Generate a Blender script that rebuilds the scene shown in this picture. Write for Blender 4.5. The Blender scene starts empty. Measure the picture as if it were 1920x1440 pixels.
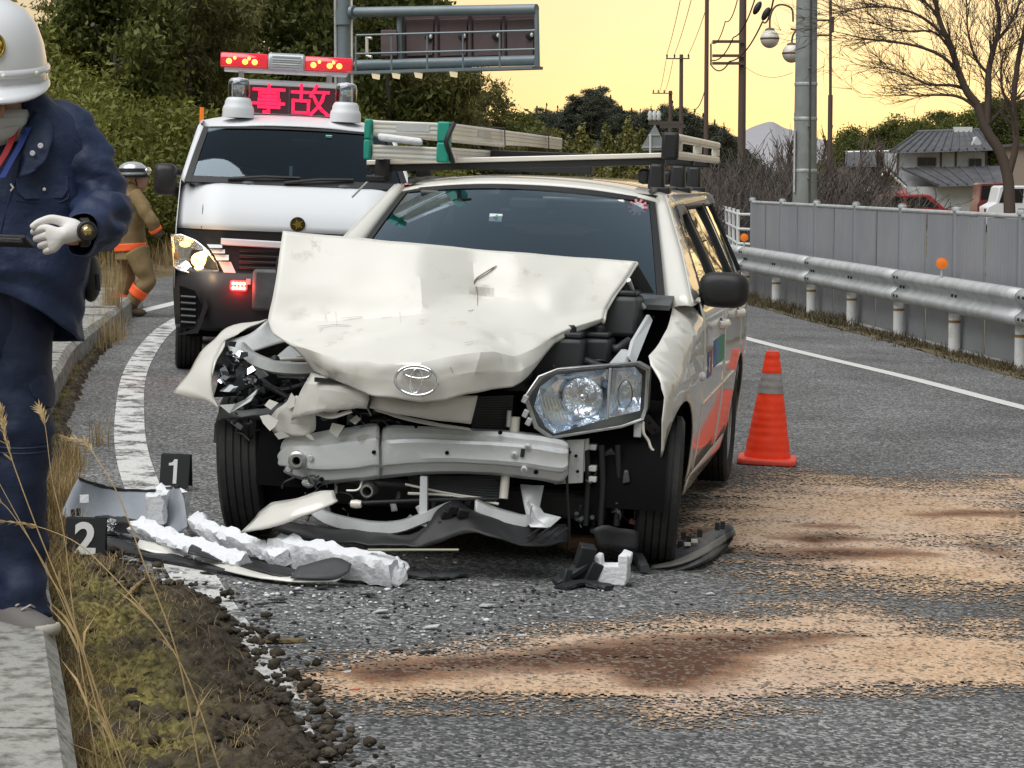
import bpy, bmesh, math, random
import numpy as np
from mathutils import Vector, Matrix, Euler, noise
random.seed(7); np.random.seed(7)
S = bpy.context.scene
COL = S.collection
PI = math.pi
R = math.radians
# ---------------------------------------------------------------- camera
F = 4271.0; PH = R(4.95); EYE = 1.45; SLOPE = 0.042
cam = bpy.data.cameras.new('camera'); camo = bpy.data.objects.new('camera', cam); COL.objects.link(camo)
camo.location = (0, 0, EYE); camo.rotation_euler = (PI/2 - PH, 0, 0)
cam.sensor_width = 36; cam.lens = 36*F/1920; cam.clip_start = .1; cam.clip_end = 9000
S.camera = camo
# ---------------------------------------------------------------- sky, light, exposure
w = bpy.data.worlds.new('World'); S.world = w; w.use_nodes = True
nt = w.node_tree; bg = nt.nodes['Background']
sk = nt.nodes.new('ShaderNodeTexSky'); sk.sky_type = 'NISHITA'; sk.sun_disc = False
sk.sun_elevation = R(2.0); sk.sun_rotation = R(10)      # going down ahead, a little right of the lens axis
sk.altitude = 100; sk.air_density = 1.0; sk.dust_density = 1.8; sk.ozone_density = 1.0
gm = nt.nodes.new('ShaderNodeGamma'); gm.inputs[1].default_value = .40   # evens the sky out, as thin cloud at dusk does
hs = nt.nodes.new('ShaderNodeHueSaturation'); hs.inputs['Saturation'].default_value = .97
nt.links.new(sk.outputs[0], hs.inputs['Color']); nt.links.new(hs.outputs[0], gm.inputs[0])
nt.links.new(gm.outputs[0], bg.inputs[0]); bg.inputs[1].default_value = .32
sl = bpy.data.lights.new('sun', 'SUN'); sun = bpy.data.objects.new('sun', sl); COL.objects.link(sun)
sl.energy = 2.95; sl.angle = R(65); sl.color = (1, .985, .96)              # broad daylight of the open sky behind the camera
sun.rotation_euler = Vector((-.34, -.36, .95)).to_track_quat('Z', 'Y').to_euler()
S.view_settings.view_transform = 'Standard'; S.view_settings.look = 'None'
S.view_settings.gamma = 1; S.view_settings.use_curve_mapping = False
S.view_settings.exposure = .22
# ================================================================ helpers
def ray(px, py):
    xr = (px-960)/F; yv = (py-720)/F
    return Vector((xr, math.cos(PH)-yv*math.sin(PH), -math.sin(PH)-yv*math.cos(PH)))
CAM = Vector((0, 0, EYE))
def at(px, py, Y):
    d = ray(px, py); return CAM + d*(Y/d.y)
def gnd(px, py, dz=0.):
    d = ray(px, py); return CAM + d*((EYE-dz)/-(d.z+SLOPE*d.x))
def gz(x, y=0):
    return -SLOPE*max(-6.5, min(9., x))

class MB:
    """collects faces and links them as ONE mesh object"""
    def __init__(s): s.v = []; s.f = []; s.m = []
    def add(s, vs, fs, mi=0):
        o = len(s.v); s.v += [tuple(p) for p in vs]
        s.f += [tuple(i+o for i in f) for f in fs]; s.m += [mi]*len(fs); return s
    def box(s, c, d, rot=None, mi=0, taper=1.):
        c = Vector(c); hx, hy, hz = d[0]/2, d[1]/2, d[2]/2
        q = []
        for z in (-1, 1):
            k = taper if z > 0 else 1
            for x, y in ((-1, -1), (1, -1), (1, 1), (-1, 1)):
                p = Vector((x*hx*k, y*hy*k, z*hz))
                if rot is not None: p = (rot if isinstance(rot, Matrix) else Euler(rot).to_matrix()) @ p
                q.append(c+p)
        return s.add(q, [(3, 2, 1, 0), (4, 5, 6, 7), (0, 1, 5, 4), (1, 2, 6, 5), (2, 3, 7, 6), (3, 0, 4, 7)], mi)
    def tube(s, pts, r, n=8, mi=0, caps=True, rf=None, flat=1.):
        pts = [Vector(p) for p in pts]; N = len(pts)
        rs = r if isinstance(r, (list, tuple)) else [r]*N
        up = None; rings = []
        for i, p in enumerate(pts):
            t = (pts[min(i+1, N-1)]-pts[max(i-1, 0)])
            t = t.normalized() if t.length > 1e-9 else Vector((0, 0, 1))
            if up is None:
                up = Vector((0, 0, 1)) if abs(t.z) < .9 else Vector((1, 0, 0))
            a = (up - t*up.dot(t)); a = a.normalized() if a.length > 1e-6 else t.orthogonal().normalized()
            b = t.cross(a); up = a
            rings.append([p + a*(rs[i]*flat*math.sin(2*PI*k/n)) + b*(rs[i]*math.cos(2*PI*k/n)) for k in range(n)])
        vs = [q for rg in rings for q in rg]
        fs = [(i*n+k, i*n+(k+1) % n, (i+1)*n+(k+1) % n, (i+1)*n+k) for i in range(N-1) for k in range(n)]
        if caps: fs += [tuple(range(n-1, -1, -1)), tuple((N-1)*n+k for k in range(n))]
        return s.add(vs, fs, mi)
    def rings(s, rings, caps=(True, True), mi=0, closed=True):
        n = len(rings[0]); N = len(rings)
        vs = [q for rg in rings for q in rg]; kk = n if closed else n-1
        fs = [(i*n+k, i*n+(k+1) % n, (i+1)*n+(k+1) % n, (i+1)*n+k) for i in range(N-1) for k in range(kk)]
        if caps[0]: fs.append(tuple(range(n-1, -1, -1)))
        if caps[1]: fs.append(tuple((N-1)*n+k for k in range(n)))
        return s.add(vs, fs, mi)
    def lathe(s, prof, n=24, c=(0, 0, 0), axis='Z', mi=0, caps=(True, True)):
        rg = []
        for r, h in prof:
            q = []
            for k in range(n):
                a = 2*PI*k/n; x, y = r*math.cos(a), r*math.sin(a)
                p = {'Z': (x, y, h), 'X': (h, x, y), 'Y': (y, h, x)}[axis]
                q.append((p[0]+c[0], p[1]+c[1], p[2]+c[2]))
            rg.append(q)
        return s.rings(rg, caps, mi)
    def grid(s, rows, mi=0):
        n = len(rows[0]); N = len(rows)
        return s.add([p for r in rows for p in r], [(i*n+k, i*n+k+1, (i+1)*n+k+1, (i+1)*n+k) for i in range(N-1) for k in range(n-1)], mi)
    def poly(s, pts, mi=0):
        return s.add(pts, [tuple(range(len(pts)))], mi)
    def prism(s, pts, d, mi=0):
        n = len(pts); d = Vector(d); A = [Vector(p) for p in pts]
        return s.add(A+[p+d for p in A], [tuple(range(n-1, -1, -1)), tuple(range(n, 2*n))]+[(k, (k+1) % n, n+(k+1) % n, n+k) for k in range(n)], mi)
    def ell(s, c, r, n=16, m=10, rot=None, mi=0):
        rg = []
        for i in range(m+1):
            t = PI*i/m; q = []
            for k in range(n):
                a = 2*PI*k/n
                p = Vector((r[0]*max(math.sin(t), .001)*math.cos(a), r[1]*max(math.sin(t), .001)*math.sin(a), -r[2]*math.cos(t)))
                if rot is not None: p = Euler(rot).to_matrix() @ p
                q.append(Vector(c)+p)
            rg.append(q)
        return s.rings(rg, (True, True), mi)
    def build(s, name, mt, parent=None, smooth=None, bevel=0, solid=0, loc=None, sub=0, jitter=0, off=0., kind=None, seg=2):
        me = bpy.data.meshes.new(name)
        me.from_pydata(s.v, [], s.f)
        for x in (mt if isinstance(mt, (list, tuple)) else [mt]): me.materials.append(x)
        if any(s.m): me.polygons.foreach_set('material_index', s.m)
        if jitter:
            for q in me.vertices: q.co += noise.noise_vector(q.co*jitter[0])*jitter[1]
        me.validate(); me.update()
        if smooth is not None:
            me.shade_smooth()
            if smooth < 179: me.set_sharp_from_angle(angle=R(smooth))
        o = bpy.data.objects.new(name, me); COL.objects.link(o)
        if parent is not None: o.parent = parent
        if loc is not None: o.location = loc
        if solid:
            md = o.modifiers.new('solid', 'SOLIDIFY'); md.thickness = solid; md.offset = off
        if sub:
            md = o.modifiers.new('sub', 'SUBSURF'); md.levels = sub; md.render_levels = sub
        if bevel:
            md = o.modifiers.new('bev', 'BEVEL'); md.width = bevel; md.segments = seg; md.limit_method = 'ANGLE'; md.angle_limit = R(40)
            if smooth is None: me.shade_smooth(); me.set_sharp_from_angle(angle=R(50))
        if kind: o['kind'] = kind
        return o

def npmesh(name, V, Q, mt, parent=None, attrs=None, smooth=False, kind=None, link=True):
    """big meshes from numpy arrays: V (n,3), Q (m,k)"""
    V = np.asarray(V, np.float32); Q = np.asarray(Q, np.int32); k = Q.shape[1]
    me = bpy.data.meshes.new(name)
    me.vertices.add(len(V)); me.vertices.foreach_set('co', V.ravel())
    me.loops.add(Q.size); me.loops.foreach_set('vertex_index', Q.ravel())
    me.polygons.add(len(Q)); me.polygons.foreach_set('loop_start', np.arange(0, Q.size, k, dtype=np.int32))
    me.materials.append(mt)
    for an, (dom, arr) in (attrs or {}).items():
        at_ = me.attributes.new(an, 'FLOAT', dom); at_.data.foreach_set('value', np.asarray(arr, np.float32).ravel())
    me.update(calc_edges=True)
    if smooth: me.shade_smooth()
    if not link: return me
    o = bpy.data.objects.new(name, me); COL.objects.link(o)
    if parent is not None: o.parent = parent
    if kind: o['kind'] = kind
    return o

def tag(o, label=None, cat=None, group=None, kind=None):
    for k, v in (('label', label), ('category', cat), ('group', group), ('kind', kind)):
        if v: o[k] = v
    return o
def thing(name, label, cat, loc=(0, 0, 0), rot=(0, 0, 0), group=None):
    o = bpy.data.objects.new(name, None); COL.objects.link(o); o.location = loc; o.rotation_euler = rot
    o.empty_display_size = .1
    return tag(o, label, cat, group)
def ob(name, me, parent=None, loc=None, rot=None, scale=None):
    o = bpy.data.objects.new(name, me); COL.objects.link(o)
    if parent is not None: o.parent = parent
    if loc is not None: o.location = loc
    if rot is not None: o.rotation_euler = rot
    if scale is not None: o.scale = scale
    return o
def copy_tree(o, parent=None):
    c = o.copy(); COL.objects.link(c); c.parent = parent
    for ch in list(o.children): copy_tree(ch, c)
    return c

def crom(P, t):
    """Catmull-Rom through the list P at t in 0..len-1"""
    n = len(P); i = min(int(t), n-2); f = t-i
    p0, p1, p2, p3 = P[max(i-1, 0)], P[i], P[i+1], P[min(i+2, n-1)]
    if i == 0: p0 = p1*2-p2
    if i == n-2: p3 = p2*2-p1
    return .5*((2*p1)+(p2-p0)*f+(2*p0-5*p1+4*p2-p3)*f*f+(3*p1-p0-3*p2+p3)*f**3)
def smoothgrid(rows, su, sv):
    rows = [[Vector(p) for p in r] for r in rows]
    A = [[crom(r, k/su) for k in range((len(r)-1)*su+1)] for r in rows]
    n = len(A[0])
    return [[crom([A[i][c] for i in range(len(A))], k/sv) for c in range(n)] for k in range((len(A)-1)*sv+1)]
def curve(P, n):
    P = [Vector(p) for p in P]; return [crom(P, k*(len(P)-1)/n) for k in range(n+1)]
def sheet(outline, mapf, step=.08):
    """outline polygon in 2-D, cut finely, mapped to 3-D by mapf(a, b)"""
    bm = bmesh.new(); bm.faces.new([bm.verts.new((a, b, 0)) for a, b in outline])
    bmesh.ops.triangulate(bm, faces=bm.faces[:])
    for ax in (0, 1):
        lo = min(p[ax] for p in outline); hi = max(p[ax] for p in outline); k = lo+step
        while k < hi-step*.3:
            co = [0, 0, 0]; co[ax] = k; no = [0, 0, 0]; no[ax] = 1
            bmesh.ops.bisect_plane(bm, geom=bm.verts[:]+bm.edges[:]+bm.faces[:], plane_co=co, plane_no=no, dist=1e-5); k += step
    bmesh.ops.remove_doubles(bm, verts=bm.verts[:], dist=1e-5)
    bm.verts.index_update()
    mb = MB(); mb.add([mapf(v.co.x, v.co.y) for v in bm.verts], [[v.index for v in f.verts] for f in bm.faces]); bm.free()
    return mb
def text_mesh(txt, size, offset=0., extrude=.002):
    cu = bpy.data.curves.new('lettering', 'FONT'); cu.body = txt; cu.size = size; cu.offset = offset; cu.extrude = extrude
    cu.align_x = 'CENTER'; cu.align_y = 'CENTER'; cu.resolution_u = 4
    o = bpy.data.objects.new('lettering', cu); COL.objects.link(o)
    bpy.context.view_layer.update()
    me = bpy.data.meshes.new_from_object(o.evaluated_get(bpy.context.evaluated_depsgraph_get()))
    bpy.data.objects.remove(o); bpy.data.curves.remove(cu)
    a = np.array([v.co for v in me.vertices]); m_ = (a.min(0)+a.max(0))/2
    for v in me.vertices: v.co.x -= m_[0]; v.co.y -= m_[1]
    return me

# ================================================================ materials
def mat(name, col, rough=.5, metal=0., coat=0., spec=.5, var=None, bump=None, emit=None, trans=0., alpha=1., ior=1.45, rvar=None):
    m = bpy.data.materials.new(name); m.use_nodes = True; t = m.node_tree; N = t.nodes; L = t.links
    b = N['Principled BSDF']; c4 = (*col, 1)
    b.inputs['Base Color'].default_value = c4; b.inputs['Roughness'].default_value = rough
    b.inputs['Metallic'].default_value = metal; b.inputs['Coat Weight'].default_value = coat
    b.inputs['Coat Roughness'].default_value = .05 if coat >= 1 or coat == 0 else .30
    b.inputs['Specular IOR Level'].default_value = spec; b.inputs['IOR'].default_value = ior
    b.inputs['Transmission Weight'].default_value = trans; b.inputs['Alpha'].default_value = alpha
    if emit: b.inputs['Emission Color'].default_value = (*emit[0], 1); b.inputs['Emission Strength'].default_value = emit[1]
    if var or bump or rvar:
        tc = N.new('ShaderNodeTexCoord')
    if var:      # (scale, colour2, low, high)
        n = N.new('ShaderNodeTexNoise'); n.inputs['Scale'].default_value = var[0]; n.inputs['Detail'].default_value = 8; n.inputs['Roughness'].default_value = .65
        L.new(tc.outputs['Object'], n.inputs['Vector'])
        r = N.new('ShaderNodeMapRange'); r.inputs['From Min'].default_value = var[2]; r.inputs['From Max'].default_value = var[3]
        L.new(n.outputs['Fac'], r.inputs['Value'])
        x = N.new('ShaderNodeMix'); x.data_type = 'RGBA'; x.inputs['A'].default_value = c4; x.inputs['B'].default_value = (*var[1], 1)
        L.new(r.outputs[0], x.inputs['Factor']); L.new(x.outputs['Result'], b.inputs['Base Color'])
    if rvar:
        n = N.new('ShaderNodeTexNoise'); n.inputs['Scale'].default_value = rvar[0]; n.inputs['Detail'].default_value = 6
        L.new(tc.outputs['Object'], n.inputs['Vector'])
        r = N.new('ShaderNodeMapRange'); r.inputs['To Min'].default_value = rough; r.inputs['To Max'].default_value = rvar[1]
        L.new(n.outputs['Fac'], r.inputs['Value']); L.new(r.outputs[0], b.inputs['Roughness'])
    if bump:     # (scale, strength, distance)
        n = N.new('ShaderNodeTexNoise'); n.inputs['Scale'].default_value = bump[0]; n.inputs['Detail'].default_value = 6
        L.new(tc.outputs['Object'], n.inputs['Vector'])
        q = N.new('ShaderNodeBump'); q.inputs['Strength'].default_value = bump[1]; q.inputs['Distance'].default_value = bump[2]
        L.new(n.outputs['Fac'], q.inputs['Height']); L.new(q.outputs[0], b.inputs['Normal'])
    return m

def glass(name, tint, refl=1., ior=1.5, gc=(.95, .98, 1)):
    """thin pane: tinted see-through plus a sharp reflection"""
    m = bpy.data.materials.new(name); m.use_nodes = True; t = m.node_tree; N = t.nodes; L = t.links
    N.remove(N['Principled BSDF']); out = N['Material Output']
    tr = N.new('ShaderNodeBsdfTransparent'); tr.inputs[0].default_value = (*tint, 1)
    gl = N.new('ShaderNodeBsdfGlossy'); gl.inputs['Roughness'].default_value = .02; gl.inputs[0].default_value = (*gc, 1)
    fr = N.new('ShaderNodeFresnel'); fr.inputs[0].default_value = ior
    mu = N.new('ShaderNodeMath'); mu.operation = 'MULTIPLY'; mu.inputs[1].default_value = refl; mu.use_clamp = True
    mx = N.new('ShaderNodeMixShader')
    L.new(fr.outputs[0], mu.inputs[0]); L.new(mu.outputs[0], mx.inputs[0]); L.new(tr.outputs[0], mx.inputs[1]); L.new(gl.outputs[0], mx.inputs[2]); L.new(mx.outputs[0], out.inputs[0])
    return m

def leafmat(name, c1, c2, rough=.55, transl=.25):
    m = bpy.data.materials.new(name); m.use_nodes = True; t = m.node_tree; N = t.nodes; L = t.links
    b = N['Principled BSDF']; b.inputs['Roughness'].default_value = rough; b.inputs['Specular IOR Level'].default_value = .3
    a = N.new('ShaderNodeAttribute'); a.attribute_name = 'tint'
    oi = N.new('ShaderNodeObjectInfo')
    ad = N.new('ShaderNodeMath'); ad.operation = 'MULTIPLY_ADD'; ad.inputs[1].default_value = .6
    L.new(oi.outputs['Random'], ad.inputs[0])
    sc = N.new('ShaderNodeMath'); sc.operation = 'MULTIPLY'; sc.inputs[1].default_value = .7
    L.new(a.outputs['Fac'], sc.inputs[0]); L.new(sc.outputs[0], ad.inputs[2])
    x = N.new('ShaderNodeMix'); x.data_type = 'RGBA'; x.inputs['A'].default_value = (*c1, 1); x.inputs['B'].default_value = (*c2, 1)
    L.new(ad.outputs[0], x.inputs['Factor']); L.new(x.outputs['Result'], b.inputs['Base Color'])
    tl = N.new('ShaderNodeBsdfTranslucent'); L.new(x.outputs['Result'], tl.inputs[0])
    mx = N.new('ShaderNodeMixShader'); mx.inputs[0].default_value = transl
    L.new(b.outputs[0], mx.inputs[1]); L.new(tl.outputs[0], mx.inputs[2]); L.new(mx.outputs[0], N['Material Output'].inputs[0])
    return m

def asphalt_nodes(m, extra=None):
    t = m.node_tree; N = t.nodes; L = t.links; b = N['Principled BSDF']
    tc = N.new('ShaderNodeTexCoord')
    v = N.new('ShaderNodeTexVoronoi'); v.inputs['Scale'].default_value = 85; L.new(tc.outputs['Object'], v.inputs['Vector'])
    v2 = N.new('ShaderNodeTexVoronoi'); v2.inputs['Scale'].default_value = 40; L.new(tc.outputs['Object'], v2.inputs['Vector'])
    n = N.new('ShaderNodeTexNoise'); n.inputs['Scale'].default_value = .9; n.inputs['Detail'].default_value = 7; L.new(tc.outputs['Object'], n.inputs['Vector'])
    cr = N.new('ShaderNodeValToRGB'); e = cr.color_ramp.elements
    e[0].position = .1; e[0].color = (.058, .059, .060, 1); e[1].position = .98; e[1].color = (.31, .31, .305, 1)
    k = e.new(.62); k.color = (.128, .129, .130, 1)
    sp = N.new('ShaderNodeSeparateColor'); L.new(v.outputs['Color'], sp.inputs[0]); L.new(sp.outputs[0], cr.inputs[0])
    r = N.new('ShaderNodeMapRange'); r.inputs['From Min'].default_value = .3; r.inputs['From Max'].default_value = .7; r.inputs['To Min'].default_value = .75; r.inputs['To Max'].default_value = 1.3
    L.new(n.outputs['Fac'], r.inputs['Value'])
    mu = N.new('ShaderNodeMix'); mu.data_type = 'RGBA'; mu.blend_type = 'MULTIPLY'; mu.inputs['Factor'].default_value = 1
    L.new(cr.outputs[0], mu.inputs['A']); L.new(r.outputs[0], mu.inputs['B'])
    mp = N.new('ShaderNodeMath'); mp.operation = 'MINIMUM'; L.new(v.outputs['Distance'], mp.inputs[0]); L.new(v2.outputs['Distance'], mp.inputs[1])
    bp = N.new('ShaderNodeBump'); bp.inputs['Strength'].default_value = .9; bp.inputs['Distance'].default_value = .008; bp.invert = True
    L.new(mp.outputs[0], bp.inputs['Height']); L.new(bp.outputs[0], b.inputs['Normal'])
    b.inputs['Roughness'].default_value = .85; b.inputs['Specular IOR Level'].default_value = .3
    L.new(mu.outputs['Result'], b.inputs['Base Color'])
    return tc, mu, b
M = {}
M['asphalt'] = mat('asphalt', (.05, .05, .05)); asphalt_nodes(M['asphalt'])
def paint_mat(name, wear_lo, wear_hi, scale):
    m = mat(name, (.7, .7, .7)); t = m.node_tree; N = t.nodes; L = t.links
    tc, mu, b = asphalt_nodes(m)
    n = N.new('ShaderNodeTexNoise'); n.inputs['Scale'].default_value = scale; n.inputs['Detail'].default_value = 9; n.inputs['Roughness'].default_value = .75
    L.new(tc.outputs['Object'], n.inputs['Vector'])
    r = N.new('ShaderNodeMapRange'); r.inputs['From Min'].default_value = wear_lo; r.inputs['From Max'].default_value = wear_hi
    L.new(n.outputs['Fac'], r.inputs['Value'])
    x = N.new('ShaderNodeMix'); x.data_type = 'RGBA'; x.inputs['B'].default_value = (.62, .62, .60, 1)
    L.new(r.outputs[0], x.inputs['Factor']); L.new(mu.outputs['Result'], x.inputs['A']); L.new(x.outputs['Result'], b.inputs['Base Color'])
    return m
M['paint_worn'] = paint_mat('worn_road_paint', .43, .52, 6)
M['paint'] = paint_mat('road_paint', .25, .36, 7)
M['concrete'] = mat('kerb_concrete', (.34, .335, .31), .9, var=(16, (.11, .105, .09), .46, .66), bump=(60, .6, .01))
M['earth'] = mat('earth', (.11, .085, .05), .95, var=(3, (.17, .14, .07), .4, .6), bump=(30, .8, .03))
M['car_white'] = mat('cream_car_paint', (.69, .675, .625), .40, coat=1., var=(2.2, (.63, .61, .555), .45, .75))
M['van_white'] = mat('white_van_paint', (.70, .72, .75), .45, coat=.25)
M['black'] = mat('black_plastic', (.018, .018, .02), .5, bump=(120, .2, .004))
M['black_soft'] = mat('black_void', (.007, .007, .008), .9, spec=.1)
M['grey_plastic'] = mat('grey_plastic', (.10, .105, .11), .5, var=(7, (.05, .05, .052), .4, .7))
M['rubber'] = mat('tyre_rubber', (.016, .016, .017), .75, var=(9, (.035, .034, .032), .45, .75), bump=(40, .25, .01))
M['steel'] = mat('bare_steel', (.50, .51, .51), .38, .85, var=(6, (.33, .33, .32), .45, .75), bump=(9, .25, .02))
M['beam'] = mat('zinc_grey_beam', (.66, .68, .69), .42, .2, var=(5, (.46, .45, .42), .5, .74), bump=(8, .3, .02))
M['chrome'] = mat('chrome', (.85, .86, .88), .08, 1.)
M['alu'] = mat('brushed_aluminium', (.84, .80, .72), .45, .2, var=(4, (.74, .70, .63), .45, .7))
M['galv'] = mat('galvanised_steel', (.58, .60, .61), .5, .35, var=(5, (.40, .41, .40), .42, .72), bump=(14, .15, .01))
M['white_post'] = mat('white_post_paint', (.72, .73, .73), .5, var=(7, (.45, .42, .36), .5, .8))
M['foam'] = mat('white_foam', (.74, .75, .78), .85, bump=(55, .5, .012))
M['windscreen'] = glass('windscreen_glass', (.58, .66, .70), 4.6, gc=(.72, .88, 1.))
M['side_glass'] = glass('tinted_side_glass', (.10, .10, .09), 1.6)
M['lens'] = glass('clear_lens', (.93, .95, .97), 1.2)
M['dash'] = mat('dashboard_plastic', (.05, .055, .06), .7)
M['seat'] = mat('seat_cloth', (.045, .047, .05), .9)
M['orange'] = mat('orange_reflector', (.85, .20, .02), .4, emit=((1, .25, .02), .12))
# ================================================================ ground, road, markings
def gsheet(name, poly, z, m, kind='structure', step=1.0):
    mb = sheet([(p[0], p[1]) for p in poly], lambda x, y: (x, y, gz(x, y)+z), step)
    o = mb.build(name, m); o['kind'] = kind; return o
xs = [-4000, -800, -200, -60, -25, -12, -8, -6.5, -5, -4, -3, -2, -1, 0, 1, 2, 3, 4, 5, 6.5, 9, 12, 20, 40, 100, 300, 900, 4000]
ys = [-60, -10, 0, 3, 6, 10, 15, 20, 25, 30, 36, 45, 60, 80, 120, 200, 400, 1000, 3000, 8000]
g = MB(); g.grid([[(x, y, gz(x)-.03) for x in xs] for y in ys]); g.build('ground', M['earth'], kind='structure')
KP = sorted([gnd(px, py, .2) for px, py in ((142, 1440), (92, 1180), (74, 960), (72, 820), (90, 715), (136, 640), (188, 600))], key=lambda p: p.y)
def kerb_x(y):
    if y < KP[0].y: return KP[0].x + (y-KP[0].y)*(KP[1].x-KP[0].x)/(KP[1].y-KP[0].y)
    if y > KP[-1].y: return KP[-1].x + (y-KP[-1].y)*(-.10)
    return float(np.interp(y, [p.y for p in KP], [p.x for p in KP]))
road_l = [(-60, -20)] 
road_poly = [(1.2, -12), (9.2, -12), (7.3, 0), (5.6, 10), (4.35, 20), (3.25, 30.5), (3.6, 35), (5.5, 41), (10, 48), (22, 58), (40, 66),
             (36, 74), (20, 66), (9, 58), (1, 49), (-3.2, 40), (-4.7, 33), (-5.1, 27), (-4.7, 22), (kerb_x(17)-.05, 17), (kerb_x(12)-.05, 12), (kerb_x(7)-.05, 7), (kerb_x(4.5)-.05, 4.5), (kerb_x(0), 0)]
gsheet('road', road_poly, 0, M['asphalt'])
def stripe(name, pts, wd, m, z=.004):
    c = curve([(p[0], p[1], 0) for p in pts], 60); a = []; b = []
    for i, p in enumerate(c):
        t = (c[min(i+1, 60)]-c[max(i-1, 0)]).normalized(); n = Vector((t.y, -t.x, 0))*wd/2
        a.append((p.x-n.x, p.y-n.y, gz(p.x-n.x)+z)); b.append((p.x+n.x, p.y+n.y, gz(p.x+n.x)+z))
    mb = MB(); mb.grid([a, b]); o = mb.build(name, m); o['kind'] = 'structure'; return o
stripe('edge_line', [gnd(600, 1500), gnd(545, 1420), gnd(480, 1260), gnd(385, 1120), gnd(262, 900), gnd(243, 780), gnd(262, 680), gnd(325, 607), gnd(430, 560)], .17, M['paint_worn'])
stripe('far_edge_line', [gnd(120, 640), gnd(190, 607), gnd(240, 590), gnd(322, 570), gnd(420, 545)], .15, M['paint'])
stripe('right_edge_line', [(5.6, 7), (4.55, 12.4), gnd(1920, 765), gnd(1700, 708), gnd(1400, 635), (1.95, 27.5), (2.0, 33), (3.6, 39), (8, 46)], .15, M['paint'])
# ---------------------------------------------------------------- kerb of concrete blocks
kt = thing('kerb', 'weathered concrete kerb along the left edge of the road under the officer', 'kerb')
y = 3.2; k = 0
while y < 24:
    L_ = .598 if y > 8.2 else 1.9
    if 3.2 <= y < 8.2: y1 = {0: 5.05, 1: 7.0, 2: 8.2}[k]
    else: y1 = y+L_
    g = MB(); x0, x1 = kerb_x(y+.012), kerb_x(y1-.012); jz = random.uniform(-.008, .008); wd = .62
    N = 8; rows = []
    for i in range(N+1):
        yy = y+.012+(y1-y-.024)*i/N; xx = x0+(x1-x0)*i/N; b = gz(xx)
        e = .012*noise.noise(Vector((yy*5, 1, 0)))
        rows.append([(xx+.025, yy, b-.1), (xx+.012+e, yy, b+.15), (xx-.025+e, yy, b+.195+jz), (xx-.3, yy, b+.2+jz), (xx-wd, yy, b+.2+jz), (xx-wd, yy, b-.1)])
    g.rings(rows, (True, True)); g.build('kerb_block', M['concrete'], kt, smooth=30); y = y1; k += 1
# ================================================================ numpy noise
def vnoise(x, y, seed=0):
    xi = np.floor(x).astype(np.int64); yi = np.floor(y).astype(np.int64); xf = x-xi; yf = y-yi
    def h(a, b):
        n = (a*374761393 + b*668265263 + seed*982451653) & 0x7fffffff
        n = ((n ^ (n >> 13))*1274126177) & 0x7fffffff
        return ((n ^ (n >> 16)) & 0xffff)/65535.
    u = xf*xf*(3-2*xf); v = yf*yf*(3-2*yf)
    return (h(xi, yi)*(1-u)+h(xi+1, yi)*u)*(1-v)+(h(xi, yi+1)*(1-u)+h(xi+1, yi+1)*u)*v
def fbm(x, y, oct=4, seed=0):
    a = 0; t = 0; k = 1.
    for i in range(oct): a = a+vnoise(x*2**i, y*2**i, seed+i)*k; t += k; k *= .55
    return a/t
def polydist(x, y, poly):
    """signed distance, positive inside"""
    d = np.full(x.shape, 1e9); ins = np.zeros(x.shape, bool); n = len(poly)
    for i in range(n):
        ax, ay = poly[i][:2]; bx, by = poly[(i+1) % n][:2]; ex, ey = bx-ax, by-ay
        t = np.clip(((x-ax)*ex+(y-ay)*ey)/(ex*ex+ey*ey+1e-12), 0, 1)
        d = np.minimum(d, np.hypot(x-ax-t*ex, y-ay-t*ey))
        c = (ay > y) != (by > y)
        ins ^= c & (x < (bx-ax)*(y-ay)/(by-ay+1e-12)+ax)
    return np.where(ins, d, -d)
def gza(x): return -SLOPE*np.clip(x, -6.5, 9)
# ---------------------------------------------------------------- sand thrown on the spilt oil
def G2(l): return [tuple(gnd(*p))[:2] for p in l]
sandA = G2([(545, 1255), (640, 1232), (800, 1212), (1000, 1183), (1200, 1168), (1400, 1150), (1530, 1128), (1660, 1140), (1760, 1180), (1930, 1150), (1990, 1285), (1700, 1310), (1500, 1318), (1350, 1345), (1240, 1352), (1150, 1322), (1000, 1318), (850, 1318), (700, 1330), (600, 1318), (525, 1290)])
sandB = G2([(1240, 950), (1380, 893), (1500, 886), (1650, 905), (1800, 908), (1990, 880), (2000, 1112), (1750, 1118), (1550, 1098), (1450, 1070), (1370, 1040), (1250, 1030)])
stA = G2([(620, 1262), (800, 1238), (1000, 1222), (1250, 1196), (1500, 1190), (1620, 1196), (1500, 1222), (1400, 1240), (1330, 1290), (1210, 1298), (1120, 1262), (900, 1268), (700, 1282)])
stA2 = G2([(1180, 1240), (1300, 1225), (1420, 1240), (1380, 1275), (1300, 1300), (1220, 1295)])
stB = [G2(l) for l in ([(1380, 1040), (1500, 1032), (1700, 1036), (1760, 1044), (1600, 1052), (1420, 1052)], [(1290, 1000), (1340, 996), (1400, 1040), (1330, 1050)], [(1720, 970), (1780, 962), (1930, 960), (1990, 966), (1760, 974)], [(1440, 1010), (1560, 1002), (1640, 1016), (1540, 1026)], [(1500, 990), (1560, 986), (1600, 992), (1540, 996)], [(1800, 1015), (1860, 1020), (1900, 1045), (1850, 1040)])]
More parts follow.
